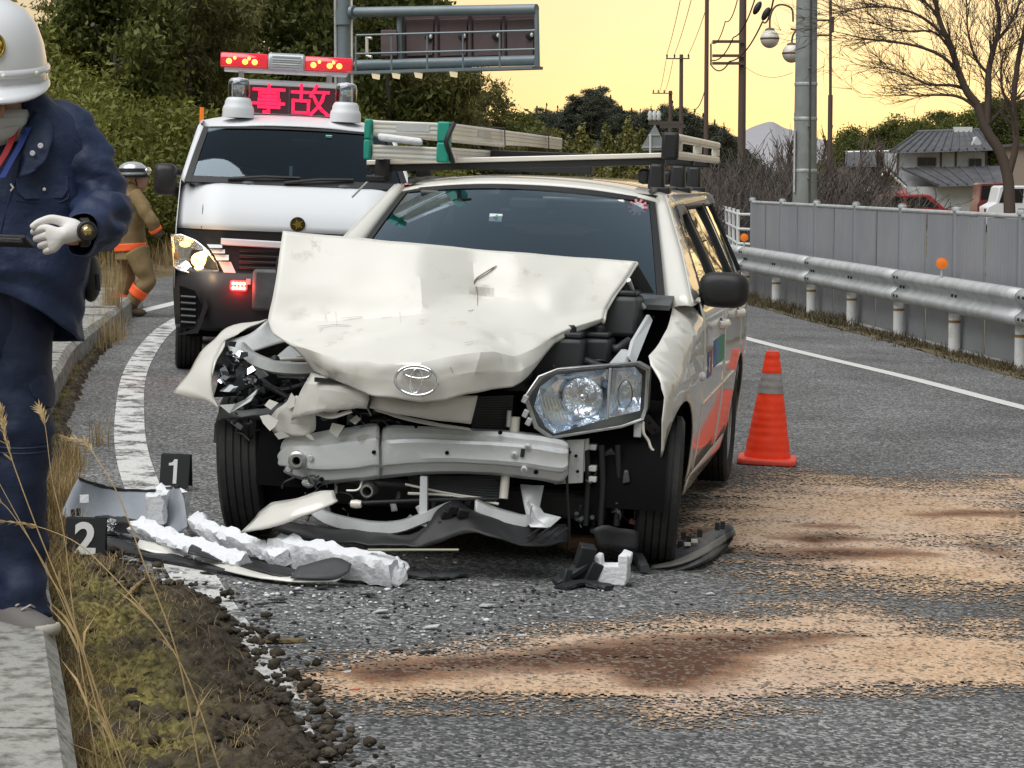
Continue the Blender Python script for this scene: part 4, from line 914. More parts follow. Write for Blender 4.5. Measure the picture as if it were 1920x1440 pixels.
# ================================================================ parked cars behind the fence
M['red_car'] = mat('red_car_paint', (.30, .02, .025), .3, coat=.6); M['blue'] = mat('blue_stripe', (.05, .12, .38), .4)
M['dk_glass'] = mat('dark_car_glass', (.012, .014, .017), .08); M['maroon'] = mat('maroon_car_paint', (.16, .03, .04), .3, coat=.6)
def parked_car(label, px0, px1, ytop, Y, m, boxy=False, stripe_=None, bar=False, base=-.55, flip=1):
    x0, x1 = at(px0, 350, Y).x, at(px1, 350, Y).x; top = EYE+(350-ytop)/F*Y-base; L_ = x1-x0
    t = thing('parked_car', label, 'car', ((x0+x1)/2, Y, base), (0, 0, 0 if flip > 0 else PI), 'cars parked beyond the fence')
    k = top/1.5; ln = L_/2
    side = [(-ln, .35*k), (-ln, .85*k), (-ln*.9, .95*k), (-ln*(.86 if boxy else .62), top-.05), (-ln*(.8 if boxy else .5), top), (ln*(.55 if boxy else .35), top), (ln*(.62 if boxy else .45), top-.05), (ln*(.72), 1.0*k), (ln*.96, .88*k), (ln, .7*k), (ln, .35*k)]
    g = MB(); g.prism([(a, -.8, b) for a, b in side], (0, 1.6, 0)); bd = g.build('body', m, t, bevel=.05)
    gw = [(-ln*(.84 if boxy else .68), 1.0*k), (-ln*(.79 if boxy else .52), top-.12), (ln*(.5 if boxy else .33), top-.12), (ln*.62, 1.0*k)]
    for a_, b_ in ((0, .47), (.53, 1)):
        lo0, lo1 = gw[0][0]+(gw[3][0]-gw[0][0])*a_, gw[0][0]+(gw[3][0]-gw[0][0])*b_; hi0, hi1 = gw[1][0]+(gw[2][0]-gw[1][0])*a_, gw[1][0]+(gw[2][0]-gw[1][0])*b_
        for sy in (-.815, .805): g = MB(); g.prism([(lo0, sy, gw[0][1]), (lo1, sy, gw[0][1]), (hi1, sy, gw[1][1]), (hi0, sy, gw[1][1])], (0, .01, 0)); g.build('window', M['dk_glass'], t)
    for sx in (-.62, .62):
        for sy in (-.8, .62): g = MB(); g.lathe([(.30*k, 0), (.32*k, .03), (.32*k, .15), (.30*k, .18)], 16, (sx*ln, sy, .32*k), 'Y'); wh = g.build('wheel', M['rubber'], t, smooth=40); g = MB(); g.lathe([(.2*k, -.012 if sy < 0 else .19), (.2*k, .01 if sy < 0 else .17)], 14, (sx*ln, sy, .32*k), 'Y'); g.build('rim', M['steel'], wh)
    for sy in (-.6, .6): g = MB(); g.box((ln-.02, sy, .78*k), (.06, .3, .14)); g.build('headlight', M['chrome'], t)
    if stripe_: g = MB(); g.box((0, -.812, .9*k), (L_*.8, .02, .14)); g.build('stripe', stripe_, t)
    if bar: g = MB(); g.box((-ln*.1, 0, top+.1), (.5, .9, .16), None, 0, .8); g.build('roof_bar', M['red_car'], t, bevel=.02)
    return t
parked_car('silver car half hidden behind the foot of the brown lamp pole', 1532, 1602, 361, 104, M['van_white'], True)
parked_car('pale car between the silver car and the red car', 1588, 1665, 368, 102, M['alu'])
parked_car('long red car with a red bar on its roof behind the fence', 1606, 1790, 364, 98, M['red_car'], False, None, True)
parked_car('maroon and silver off-roader left of the white and blue car', 1826, 1905, 343, 100, M['maroon'], True, None)
parked_car('white boxy car with a blue stripe at the right edge', 1842, 1968, 348, 92, M['van_white'], True, M['blue'], flip=-1)
# ================================================================ the crashed estate car
CO = Vector((-.165, 9.0, .007)); CTH = R(10.2); CRO = .041
CM = Matrix.Rotation(-CTH, 3, 'Z') @ Matrix.Rotation(CRO, 3, 'Y'); CMI = CM.transposed()
car = thing('crashed_car', 'cream estate car with its bonnet and front end crushed, stopped across the lane', 'car', CO, CM.to_euler())
CE = CMI @ (CAM-CO)
def C(px, py, yc):
    d = CMI @ ray(px, py); return CE + d*((yc-CE.y)/d.y)
def CL(l): return [C(*p) for p in l]
I = lambda v, a, b: float(np.interp(v, a, b))
def W(y, z):
    w_ = I(z, [.2, .33, .5, .72, .92, 1.0, 1.2, 1.42, 1.5], [.79, .82, .838, .845, .838, .815, .725, .605, .55])
    if y < .35: w_ -= .085*((.35-y)/.8)**2
    if y > 2.7: w_ -= .075*((y-2.7)/.75)**2
    return w_
def arch(yc, r, a0, a1, n=14, zc=.31): return [(yc+r*math.cos(R(a0+(a1-a0)*i/n)), zc+r*math.sin(R(a0+(a1-a0)*i/n))) for i in range(n+1)]
def side(name, outline, m, sg=1, parent=car, off=0., solid=.006, wf=W, step=.07, label=None):
    o = sheet(outline, lambda y, z: (sg*(wf(y, z)+off), y, z), step).build(name, m, parent, smooth=40, solid=solid, off=0)
    if label: o['label'] = label
    return o
CW = M['car_white']
def WF(y, z):
    zt = I(y, [-.35, -.2, 0, .3, .55], [.76, .83, .90, .985, 1.03]); e = max(0, z-zt+.10); return W(y, z)-.9*e*e/.10-.02*max(0, .06-abs(z-.80))/.06*(1 if y < .5 else 0)
fen = [(.53, .30), (.42, .29)]+arch(0, .335, -4, 148)+[(-.30, .455), (-.335, .60), (-.315, .72), (-.27, .765), (-.2, .83), (0, .90), (.3, .985), (.53, 1.03)]
side('front_fender', fen, CW, 1, wf=WF, step=.05)
side('front_door', [(.545, .30), (.545, 1.0), (1.515, 1.0), (1.515, .30)], CW, 1)
side('front_door', [(.545, .30), (.545, 1.0), (1.515, 1.0), (1.515, .30)], CW, -1)
rd = [(1.53, .30), (1.53, 1.0), (2.44, 1.0), (2.44, .64)]+arch(2.55, .345, 108, 184, 8)+[(2.16, .30)]
qp = [(2.455, 1.0), (3.36, 1.0), (3.42, .8), (3.43, .45), (3.36, .30), (2.92, .30)]+arch(2.55, .345, 0, 106, 10)
for sg in (1, -1):
    side('rear_door', rd, CW, sg); side('quarter_panel', qp, CW, sg)
    side('rocker', [(.42, .215), (.42, .292), (2.18, .292), (2.18, .215)], CW, sg)
    side('belt_strip', [(.5, 1.004), (.62, 1.028), (3.33, 1.028), (3.36, 1.004)], CW, sg, off=.004)
    side('a_pillar', [(.27, 1.0), (.60, 1.003), (.70, 1.032), (1.12, 1.375), (1.2, 1.385), (1.2, 1.432), (1.02, 1.43)], CW, sg, step=.05)
    side('roof_rail', [(1.21, 1.385), (1.21, 1.432), (3.24, 1.43), (3.3, 1.38)], CW, sg)
    side('b_pillar', [(1.47, 1.03), (1.47, 1.384), (1.58, 1.384), (1.58, 1.03)], M['black'], sg)
    side('c_pillar', [(2.36, 1.03), (2.36, 1.384), (2.47, 1.384), (2.49, 1.03)], CW, sg)
    side('d_pillar', [(3.16, 1.03), (3.10, 1.384), (3.29, 1.38), (3.37, 1.0)], CW, sg)
    for nm, ol in (('front', [(.735, 1.034), (1.13, 1.372), (1.465, 1.38), (1.465, 1.034)]), ('rear', [(1.585, 1.034), (1.585, 1.38), (2.355, 1.38), (2.355, 1.034)]), ('back', [(2.495, 1.034), (2.475, 1.38), (3.095, 1.38), (3.155, 1.034)])):
        wd_ = side('side_window', ol, M['side_glass'], sg, off=-.012, solid=0, step=.2)
        g = MB(); q = [(sg*(W(a, b)+.001), a, b) for a, b in ol]; g.tube(q+[q[0]], .010, 5); g.build('window_seal', M['black'], wd_)
    # bright trim strip and visor over the windows
    side('window_visor', [(.98, 1.27), (1.13, 1.392), (1.47, 1.395), (1.47, 1.355), (1.16, 1.345)], M['grey_plastic'], sg, off=.016, solid=.003)
    for ya in (1.32, 2.24):
        g = MB(); p = Vector((sg*(W(ya, .87)+.028), ya, .87)); g.tube([p+V3((-sg*.025, -.09, 0)), p+V3((0, -.07, 0)), p+V3((0, .07, 0)), p+V3((-sg*.025, .09, 0))], .015, 8, flat=1.2); g.build('door_handle', CW, car, smooth=60)
        g = MB(); p.x -= sg*.026; g.ell(p, (.008, .05, .028), 12, 8); g.build('handle_recess', M['black'], car, smooth=180)
    g = MB(); p = Vector((sg*(W(.6, .94)+.075), .60, 1.055)); rg = []
    for k, (yy, s_) in enumerate([(-.055, .55), (-.045, .85), (-.01, 1.), (.03, 1.), (.055, .96)]):
        rg.append([p+V3((sg*.102*s_*(abs(math.cos(a))**.55*(1 if math.cos(a) > 0 else -1)), yy, .073*s_*(abs(math.sin(a))**.6*(1 if math.sin(a) > 0 else -1)))) for a in [2*PI*i/28 for i in range(28)]])
    g.rings(rg); mi_ = g.build('door_mirror', M['black'], car, smooth=50)
    g = MB(); g.box(p+V3((0, .058, 0)), (.17, .004, .11)); g.build('mirror_glass', M['chrome'], mi_)
    g = MB(); g.rings([[Vector((sg*(W(.6, .96)-.01), .6, .99))+V3((0, .05*math.cos(a), .06*math.sin(a)*1.5)) for a in [2*PI*i/12 for i in range(12)]], [p+V3((-sg*.08, .01, -.02))+V3((0, .03*math.cos(a), .05*math.sin(a))) for a in [2*PI*i/12 for i in range(12)]]]); g.build('mirror_arm', M['black'], mi_, smooth=60)
# side turn lamp, door gap marker lamp, moulding
g = MB(); p = Vector((W(.46, .70)+.005, .45, .705)); g.ell(p, (.016, .028, .02), 12, 8); g.build('side_lamp', M['foam'], car, smooth=180)
# coloured decals on the doors
M['d_blue'] = mat('decal_blue', (.045, .12, .40), .4); M['d_red'] = mat('decal_red', (.36, .02, .05), .4); M['d_green'] = mat('decal_green', (.02, .30, .15), .4); M['d_cyan'] = mat('decal_sky_blue', (.03, .22, .42), .4)
for ya, yb, m_, nm in ((.69, .79, 'd_blue', 'a'), (.79, .89, 'd_red', 'a'), (.97, 1.10, 'd_blue', 'b'), (1.10, 1.20, 'd_cyan', 'b'), (1.20, 1.50, 'd_green', 'b')):
    z0, z1 = (.675, .785) if nm == 'a' else (.70, .815)
    side('decal_stripe', [(ya, z0), (ya, z1), (yb, z1), (yb, z0)], M[m_], 1, off=.005, solid=0)
lt_ = text_mesh('S', .085, .003, .001)
o = ob('decal_letter', lt_, car, (W(.74, .73)+.0065, .74, .73), (PI/2, 0, PI/2)); lt_.materials.append(M['foam'])
side('door_moulding', [(.56, .575), (.56, .582), (2.16, .60), (2.16, .593)], CW, 1, off=.006)
# roof, windscreen, pillars
rows = []
for y in (1.0, 1.04, 1.12, 1.3, 1.6, 2.0, 2.5, 2.9, 3.2, 3.30, 3.36):
    e = I(y, [1.0, 1.04, 1.12, 1.3, 2.9, 3.2, 3.36], [-.028, -.012, 0, .012, .012, 0, -.04])
    rows.append([(x_*I(y, [1., 1.2, 3.36], [.96, 1, 1]), y-.05*(1-(x_/.6)**2) if y < 1.2 else y, 1.428+e+.055*(1-abs(x_/.6)**2.4)) for x_ in [-.607+1.214*k/16 for k in range(17)]])
g = MB(); g.grid(rows); g.build('roof', CW, car, smooth=60, solid=.006, off=-1)
for sg in (1, -1): g = MB(); g.tube([(sg*.535, 1.03, 1.445), (sg*.535, 1.4, 1.462), (sg*.535, 3.2, 1.455)], .011, 6); g.build('drip_channel', M['grey_plastic'], car)
def ws(u, v):   # u -1..1, v 0 bottom..1 top
    hw = .70+(.555-.70)*v; y = .21+.13*u*u+(.74-.06*u*u)*v; z = .985+(.435)*v+.018*math.sin(PI*v)
    return Vector((u*hw, y-.05*(1-u*u)*v*.8, z+.03*(1-u*u)*v-.012*u*u))
g = MB(); g.grid([[ws(-1+2*k/16, j/8) for k in range(17)] for j in range(9)]); wsg = g.build('windscreen', M['windscreen'], car, smooth=180)
nrm = V3((0, -.55, .83))*.004
def band(u0, u1, v0, v1, n=18):
    g = MB(); g.grid([[ws(u0+(u1-u0)*k/n, v0+(v1-v0)*j/n)+nrm for k in range(n+1)] for j in range(n+1)]); return g
for b_ in ((-1, -.955, 0, 1), (.955, 1, 0, 1), (-.953, .953, .955, 1), (-.953, .953, 0, .06)): band(*b_).build('screen_border', M['black'], wsg, smooth=180)
for sg in (1, -1):
    g = MB(); rows = []
    for j in range(11):
        v = j/10; p = ws(sg*1.0, v); ye = .27+(1.02-.27)*v; ze = 1.0+(1.43-1.0)*v; e = Vector((sg*(W(ye, ze)-.002), ye, ze)); rows.append([p.lerp(e, t_)+V3((0, -.012, .012))*math.sin(PI*t_) for t_ in (0, .25, .5, .75, 1)])
    g.grid(rows); g.build('pillar_skin', CW, car, smooth=60, solid=.004)
# stickers behind the glass
M['mint'] = mat('mint_sticker', (.35, .72, .62), .5); M['sticker_red'] = mat('red_sticker', (.62, .14, .16), .5)
def stick(px, py, w_, h_, m, name, txt=None, tm=None):
    best = min(((ws(-1+2*i/60, j/40)) for i in range(61) for j in range(41)), key=lambda p: (C(px, py, p.y)-p).length)
    t_ = best+nrm*-2; rt = (R(90-33), 0, 0)
    if name == 'rosette':
        g = MB(); g.lathe([(.001, 0), (w_*.32, 0)], 16); 
        o = g.build('sticker', M['foam'], wsg, loc=t_+nrm); o.rotation_euler = rt
        for k in range(10): a = k*PI/5; g = MB(); g.box((w_*.4*math.cos(a), w_*.4*math.sin(a), .0005), (w_*.2, w_*.12, .001), (0, 0, a)); q = g.build('sticker_petal', m, wsg, loc=t_+nrm); q.rotation_euler = rt
    else:
        g = MB(); g.box((0, 0, 0), (w_, h_, .001)); o = g.build('sticker', m, wsg, loc=t_+nrm); o.rotation_euler = rt
    if txt: tme = text_mesh(txt, h_*.9, .001, .001); tme.materials.append(tm); q = ob('sticker_number', tme, wsg, t_+nrm*1.6, rt)
stick(930, 405, .055, .038, M['foam'], 'tag', '4', M['d_green']); stick(1193, 387, .085, .05, M['sticker_red'], 'rosette')
g = MB(); q = ws(.06, .86); g.box(q+V3((0, .07, -.02)), (.17, .09, .05)); g.build('camera_box', M['grey_plastic'], car, bevel=.012)
g = MB(); q = ws(.04, .80); g.box(q+V3((0, .10, -.05)), (.24, .03, .065)); g.build('rear_view_mirror', M['black'], car, bevel=.012)
g = MB(); q = ws(.45, .9); g.box(q+V3((0, .08, -.015)), (.36, .02, .05), (.9, 0, 0)); g.build('sun_visor', M['alu'], car, bevel=.008)
g = MB(); q = ws(-.5, .9); g.box(q+V3((0, .08, -.01)), (.36, .02, .06), (.9, 0, 0)); g.build('sun_visor', M['grey_plastic'], car, bevel=.008)
g = MB(); rows = [[(x_, y, z+.02*math.cos(x_*2)) for x_ in (-.66, -.4, -.2, 0, .2, .4, .66)] for y, z in ((.30, .94), (.42, .975), (.6, .99), (.75, .96), (.8, .84), (.78, .6))]
g.grid(rows); g.build('dashboard', M['dash'], car, smooth=60, solid=.01)
tm = text_mesh('HI', .07, .002, .002); tm.materials.append(M['alu']); ob('dash_lettering', tm, car, (.35, .42, 1.02), (R(65), 0, 0))
g = MB(); ring = [Vector((-.36+.185*math.cos(a), .86+.05*math.sin(a)*.6, 1.0+.17*math.sin(a))) for a in [2*PI*k/28 for k in range(29)]]; g.tube(ring, .014, 8, caps=False); sw = g.build('steering_wheel', M['black'], car, smooth=60)
g = MB(); g.ell((-.36, .85, .99), (.07, .03, .06), 14, 10); g.build('wheel_hub', M['black'], sw, smooth=180)
for x_ in (-.36, .36):
    g = MB(); g.box((x_, 1.45, .62), (.46, .5, .2)); st = g.build('seat', M['seat'], car, bevel=.06)
    g = MB(); g.box((x_, 1.68, .95), (.46, .16, .6), (-.22, 0, 0)); g.build('backrest', M['seat'], st, bevel=.06)
    g = MB(); g.box((x_, 1.77, 1.30), (.25, .1, .17), (-.15, 0, 0)); g.build('headrest', M['seat'], st, bevel=.04)
g = MB(); g.box((0, 2.5, .9), (1.25, .16, .6), (-.2, 0, 0)); g.build('rear_bench', M['seat'], car, bevel=.05)
g = MB(); g.grid([[(x_, y, 1.425+.035*(1-(x_/.6)**2)) for x_ in (-.58, -.3, 0, .3, .58)] for y in (1.02, 1.6, 2.4, 3.3)]); g.build('headliner', M['seat'], car)
g = MB(); g.box((0, 1.75, .235), (1.5, 2.9, .13)); g.build('floor_pan', M['black_soft'], car)
# tail
def tailx(x_, z): return 3.44-.10*max(0, z-.9)**1.2-.05*(x_/.8)**2
for (za, zb, nm, m_) in ((.30, .99, 'tailgate', CW), (.99, 1.38, 'rear_window', M['side_glass']), (1.38, 1.45, 'tailgate_top', CW)):
    g = MB(); g.grid([[((W(3.35, z)-.005)*u, tailx(u*.75, z), z) for u in [-1+.25*k for k in range(9)]] for z in (za, (za+zb)/2, zb)]); g.build(nm, m_, car, smooth=60)
# ---------------------------------------------------------------- wheels
def wheel(parent, c, r, wd, steer=0., camber=0., sg=1, m_rim='steel', name='wheel', ribs=4):
    root = bpy.data.objects.new(name, None); COL.objects.link(root); root.parent = parent; root.location = c; root.rotation_euler = (0, camber, steer)
    h = wd/2; prof = [(r*.66, -h*.8), (r*.80, -h), (r*.93, -h*.98), (r*.985, -h*.86)]
    for k in range(ribs+1):
        a, b = -h*.86+(h*1.72)*k/(ribs+1), -h*.86+(h*1.72)*(k+1)/(ribs+1); e = h*.045
        prof += [(r, a+e), (r, b-e)] + ([(r*.972, b-e*.9), (r*.972, b+e*.9)] if k < ribs else [])
    prof += [(r*.985, h*.86), (r*.93, h*.98), (r*.80, h), (r*.66, h*.8)]
    g = MB(); g.lathe(prof, 56, axis='X', caps=(False, False)); g.build('tyre', M['rubber'], root, smooth=35)
    g = MB(); s_ = sg*h; g.lathe([(r*.67, s_*.80), (r*.66, s_*.72), (r*.60, s_*.62), (r*.58, s_*.40), (r*.34, s_*.52), (r*.20, s_*.62), (r*.12, s_*.62), (.001, s_*.60)], 40, axis='X', caps=(False, False)); rm = g.build('rim', M[m_rim], root, smooth=35)
    for k in range(8):
        a = 2*PI*k/8; g = MB(); g.ell((s_*.50, r*.46*math.cos(a), r*.46*math.sin(a)), (s_*.06, .022, .022), 10, 6); g.build('vent_hole', M['black_soft'], rm, smooth=180)
    g = MB(); g.lathe([(r*.64, -s_*.7), (r*.2, -s_*.3), (.001, -s_*.3)], 30, axis='X', caps=(False, False)); g.build('wheel_back', M['black_soft'], root)
    return root
wheel(car, (.742, .0, .292), .292, .165, R(6.5), R(2), 1)
wheel(car, (-.925, -.02, .292), .29, .175, R(9), R(-5), -1)
for sg in (1, -1): wheel(car, (sg*.735, 2.55, .292), .292, .165, 0, 0, sg)
for sg in (1, -1):
    for y, r_ in ((0, .33), (2.55, .34)):
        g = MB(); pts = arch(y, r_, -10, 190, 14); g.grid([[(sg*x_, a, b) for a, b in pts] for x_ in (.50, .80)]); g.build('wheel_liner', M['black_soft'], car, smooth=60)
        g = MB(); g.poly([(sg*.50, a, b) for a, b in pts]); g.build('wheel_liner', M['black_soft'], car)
# ---------------------------------------------------------------- engine bay: dark walls and units
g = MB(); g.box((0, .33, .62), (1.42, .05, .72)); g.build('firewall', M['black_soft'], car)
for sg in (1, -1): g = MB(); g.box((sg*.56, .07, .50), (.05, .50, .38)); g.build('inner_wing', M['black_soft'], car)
g = MB(); g.box((0, .02, .24), (1.15, .6, .10)); g.build('subframe', M['black'], car, bevel=.02)
g = MB(); g.box((-.05, .06, .52), (.62, .42, .40)); en = g.build('engine', M['grey_plastic'], car, bevel=.05)
g = MB(); g.box((-.08, -.10, .70), (.5, .25, .06)); g.build('engine_cover', M['black'], en, bevel=.02)
M['eng1'] = mat('engine_black', (.025, .027, .03), .45); M['eng2'] = mat('engine_grey', (.06, .063, .068), .5)
for nm, px, py, yc, d_, m_ in (('battery', 1052, 672, -.12, (.20, .18, .17), 'eng1'), ('air_box', 1150, 590, .16, (.22, .22, .16), 'eng2'), ('fuse_box', 1110, 655, -.02, (.17, .16, .10), 'eng1'), ('reservoir', 1075, 640, .1, (.13, .14, .15), 'eng2')):
    q = C(px, py, yc); g = MB(); g.box(q, d_); o = g.build(nm, M[m_], car, bevel=.018)
    g = MB(); g.box(q+V3((0, -.01, d_[2]/2+.012)), (d_[0]*.9, d_[1]*.8, .022)); g.build('lid', M['eng1'], o, bevel=.008)
    g = MB(); g.lathe([(.022, 0), (.022, .02), (.015, .028)], 12, q+V3((d_[0]*.2, -.04, d_[2]/2+.022))); g.build('cap', M['black'], o, smooth=40)
for l, r_ in (([(1005, 655, -.2), (1040, 615, -.05), (1090, 600, .05)], .03), ([(1120, 620, .1), (1150, 655, -.05), (1180, 640, 0)], .02), ([(1035, 690, -.2), (1085, 675, -.15), (1130, 690, -.15)], .018)):
    g = MB(); g.tube(curve(CL(l), 10), r_, 8); g.build('hose', M['eng1'], car, smooth=60)
g = MB(); g.tube(CL([(1178, 525, .1), (1190, 558, .18), (1208, 578, .2)]), .011, 8); g.build('bonnet_hinge', M['galv'], car, smooth=60)
g = MB(); g.box(C(1190, 565, .28), (.3, .16, .02), (.2, 0, 0)); g.build('cowl_panel', M['grey_plastic'], car)
g = MB(); g.prism(CL([(1175, 668, -.2), (1182, 640, -.1), (1212, 590, .1), (1218, 600, .1), (1195, 655, -.1), (1186, 680, -.2)]), (.012, 0, 0)); g.build('wing_edge', M['galv'], car)
g = MB(); g.prism(CL([(1135, 690, -.3), (1165, 655, -.15), (1180, 660, -.15), (1160, 700, -.3)]), (.012, .02, 0)); g.build('lamp_bracket', M['galv'], car)
# ---------------------------------------------------------------- the buckled bonnet
hr = [[(530, 433, -.21), (610, 440, -.17), (700, 448, -.13), (790, 457, -.10), (885, 466, .0), (970, 473, .03), (1060, 480, .10), (1130, 485, .15), (1193, 490, .15)],
      [(523, 490, -.28), (606, 495, -.25), (695, 500, -.22), (787, 505, -.19), (888, 512, -.06), (965, 515, -.06), (1045, 520, .0), (1110, 525, .05), (1173, 522, .1)],
      [(513, 548, -.345), (600, 552, -.32), (690, 553, -.30), (790, 553, -.28), (892, 552, -.10), (960, 560, -.12), (1030, 565, -.1), (1090, 560, -.03), (1150, 553, .03)],
      [(503, 598, -.39), (596, 602, -.375), (690, 598, -.36), (792, 588, -.34), (889, 584, -.24), (958, 600, -.23), (1022, 600, -.18), (1080, 590, -.1), (1136, 578, -.02)],
      [(512, 622, -.47), (588, 634, -.53), (690, 640, -.58), (792, 630, -.60), (893, 622, -.47), (962, 634, -.36), (1016, 626, -.27), (1076, 612, -.17), (1132, 596, -.07)],
      [(545, 648, -.54), (602, 664, -.67), (690, 676, -.76), (790, 676, -.79), (899, 658, -.68), (964, 668, -.49), (1004, 650, -.37), (1048, 628, -.22), (1131, 600, -.07)],
      [(565, 668, -.56), (612, 690, -.675), (690, 706, -.775), (788, 714, -.81), (892, 694, -.715), (964, 700, -.54), (1000, 682, -.41), (1044, 638, -.23), (1131, 602, -.06)],
      [(588, 696, -.55), (632, 716, -.665), (692, 739, -.765), (788, 757, -.80), (884, 735, -.71), (962, 727, -.555), (990, 706, -.42), (1040, 644, -.23), (1130, 604, -.05)]]
hp = [[C(*p) for p in r_] for r_ in hr]
hg = smoothgrid(hp, 8, 8)
for i_, r_ in enumerate(hg):          # half way to the flat-faceted sheet: pressed steel folds along lines
    for j_, v in enumerate(r_):
        a_, b_ = min(i_//8, 6), min(j_//8, 7); f_, h_ = i_/8-a_, j_/8-b_
        v.xyz = v*.35+(hp[a_][b_].lerp(hp[a_][b_+1], h_)).lerp(hp[a_+1][b_].lerp(hp[a_+1][b_+1], h_), f_)*.65
def dent(v, c, rad, dep):
    d = (v-c).length; return dep*max(0, 1-(d/rad)**2)**2 if d < rad else 0
dents = [(C(640, 645, -.56), .09, .030), (C(760, 660, -.66), .11, -.018), (C(930, 640, -.45), .07, .03), (C(905, 560, -.1), .06, .035), (C(830, 600, -.37), .08, .012), (C(960, 690, -.5), .05, .025), (C(700, 620, -.42), .1, -.02), (C(560, 600, -.4), .06, .015), (C(900, 655, -.6), .04, .03), (C(1040, 560, -.1), .09, -.012), (C(720, 700, -.7), .05, .018), (C(850, 705, -.7), .04, .015)]
for r_ in hg:
    for v in r_:
        t_ = max(0, min(1, (v.y+.75)/.5)); e = sum(dent(v, *q) for q in dents)
        n_ = noise.noise_vector(v*5.5)*.010 + noise.noise_vector(v*13)*.0035
        cr_ = abs(noise.noise(v*4.2+V3((3, 1, 2))))*.030+abs(noise.noise(v*9+V3((7, 1, 2))))*.009-.012
        v += V3((0, e+cr_*(1.25-t_), -abs(e)*.2)) + n_*(1.3-t_)
def bonnet_mat():
    m = mat('dented_car_paint', (.69, .68, .64), .40, coat=.6); t = m.node_tree; N = t.nodes; L = t.links; b = N['Principled BSDF']; tc = N.new('ShaderNodeTexCoord')
    n = N.new('ShaderNodeTexNoise'); n.inputs['Scale'].default_value = 9; n.inputs['Detail'].default_value = 9; n.inputs['Roughness'].default_value = .7; L.new(tc.outputs['Object'], n.inputs['Vector'])
    n2 = N.new('ShaderNodeTexNoise'); n2.inputs['Scale'].default_value = 3.2; n2.inputs['Detail'].default_value = 5
    mp = N.new('ShaderNodeMapping'); mp.inputs['Scale'].default_value = (1, 1, 3); L.new(tc.outputs['Object'], mp.inputs[0]); L.new(mp.outputs[0], n2.inputs['Vector'])
    r = N.new('ShaderNodeMapRange'); r.inputs['From Min'].default_value = .56; r.inputs['From Max'].default_value = .74; L.new(n.outputs['Fac'], r.inputs['Value'])
    r2 = N.new('ShaderNodeMapRange'); r2.inputs['From Min'].default_value = .42; r2.inputs['From Max'].default_value = .62; L.new(n2.outputs['Fac'], r2.inputs['Value'])
    mu = N.new('ShaderNodeMath'); mu.operation = 'MULTIPLY'; L.new(r.outputs[0], mu.inputs[0]); L.new(r2.outputs[0], mu.inputs[1])
    x = N.new('ShaderNodeMix'); x.data_type = 'RGBA'; x.inputs['A'].default_value = (.69, .675, .625, 1); x.inputs['B'].default_value = (.36, .30, .21, 1); L.new(mu.outputs[0], x.inputs['Factor']); L.new(x.outputs['Result'], b.inputs['Base Color'])
    return m
M['dented'] = bonnet_mat()
g = MB(); g.grid(hg); bon = g.build('bonnet', M['dented'], car, smooth=17, solid=.008, off=1); bon['label'] = 'buckled and dented bonnet folded up in front of the windscreen'
# inner frame of the bonnet, seen at its right edge
g = MB(); g.prism(CL([(1193, 491, .16), (1226, 548, .28), (1150, 545, .2)]), (0, .015, -.005)); g.build('bonnet_frame', M['eng2'], bon)
g = MB(); g.tube([hg[i][-1]+V3((0, .012, -.006)) for i in range(0, len(hg)-8, 3)], .009, 6); g.build('bonnet_lip', CW, bon, smooth=60)
# scrapes: dark gouges lying on the bonnet
def on_hood(px, py):
    best = None
    for r_ in hg:
        for v in r_:
            d = (C(px, py, v.y)-v).length
            if best is None or d < best[0]: best = (d, v)
    v = best[1]; return C(px, py, v.y)
M['scrape'] = mat('rust_brown_scrape', (.11, .07, .045), .7, var=(40, (.2, .15, .1), .4, .6)); M['grey_scuff'] = mat('grey_scuff', (.34, .34, .33), .7)
for l, w_, m_ in (([(932, 499), (912, 511), (893, 524), (889, 533)], .0065, 'scrape'), ([(893, 536), (896, 552), (896, 575)], .0035, 'scrape'), ([(878, 584), (888, 582)], .006, 'scrape'), ([(872, 644), (888, 641)], .007, 'grey_scuff'), ([(595, 614), (625, 610), (660, 611)], .003, 'grey_scuff'), ([(610, 590), (612, 600)], .003, 'grey_scuff'), ([(640, 598), (680, 594)], .006, 'grey_scuff'), ([(715, 597), (735, 595)], .004, 'grey_scuff'), ([(630, 585), (632, 612)], .002, 'grey_scuff'), ([(845, 690), (850, 700)], .006, 'scrape'), ([(600, 622), (606, 616)], .004, 'grey_scuff'), ([(750, 585), (752, 606)], .002, 'grey_scuff')):
    P_ = [on_hood(*p)+V3((0, -.006, .003)) for p in l]; g = MB(); g.tube(curve(P_, 8) if len(P_) > 2 else P_, [w_*.25]+[w_*.75]*(7 if len(P_) > 2 else 0)+[w_*.2], 5, flat=.4); g.build('scrape', M[m_], bon)
# emblem: an oval ring holding two crossed ovals
ec = on_hood(783, 714)+V3((0, -.016, .002)); er = (R(84), R(2), 0)
em = bpy.data.objects.new('emblem', None); COL.objects.link(em); em.parent = bon; em.location = ec; em.rotation_euler = er
def oval(a, b, r_, c=(0, 0)): g = MB(); q = [Vector((c[0]+a*math.cos(t_), c[1]+b*math.sin(t_), .004)) for t_ in [2*PI*k/40 for k in range(41)]]; g.tube(q, r_, 8, caps=False); return g
oval(.079, .053, .0058).build('emblem_oval', M['chrome'], em, smooth=60); oval(.050, .0175, .0048, (0, .026)).build('emblem_oval', M['chrome'], em, smooth=60); oval(.021, .044, .0048, (0, -.002)).build('emblem_oval', M['chrome'], em, smooth=60)
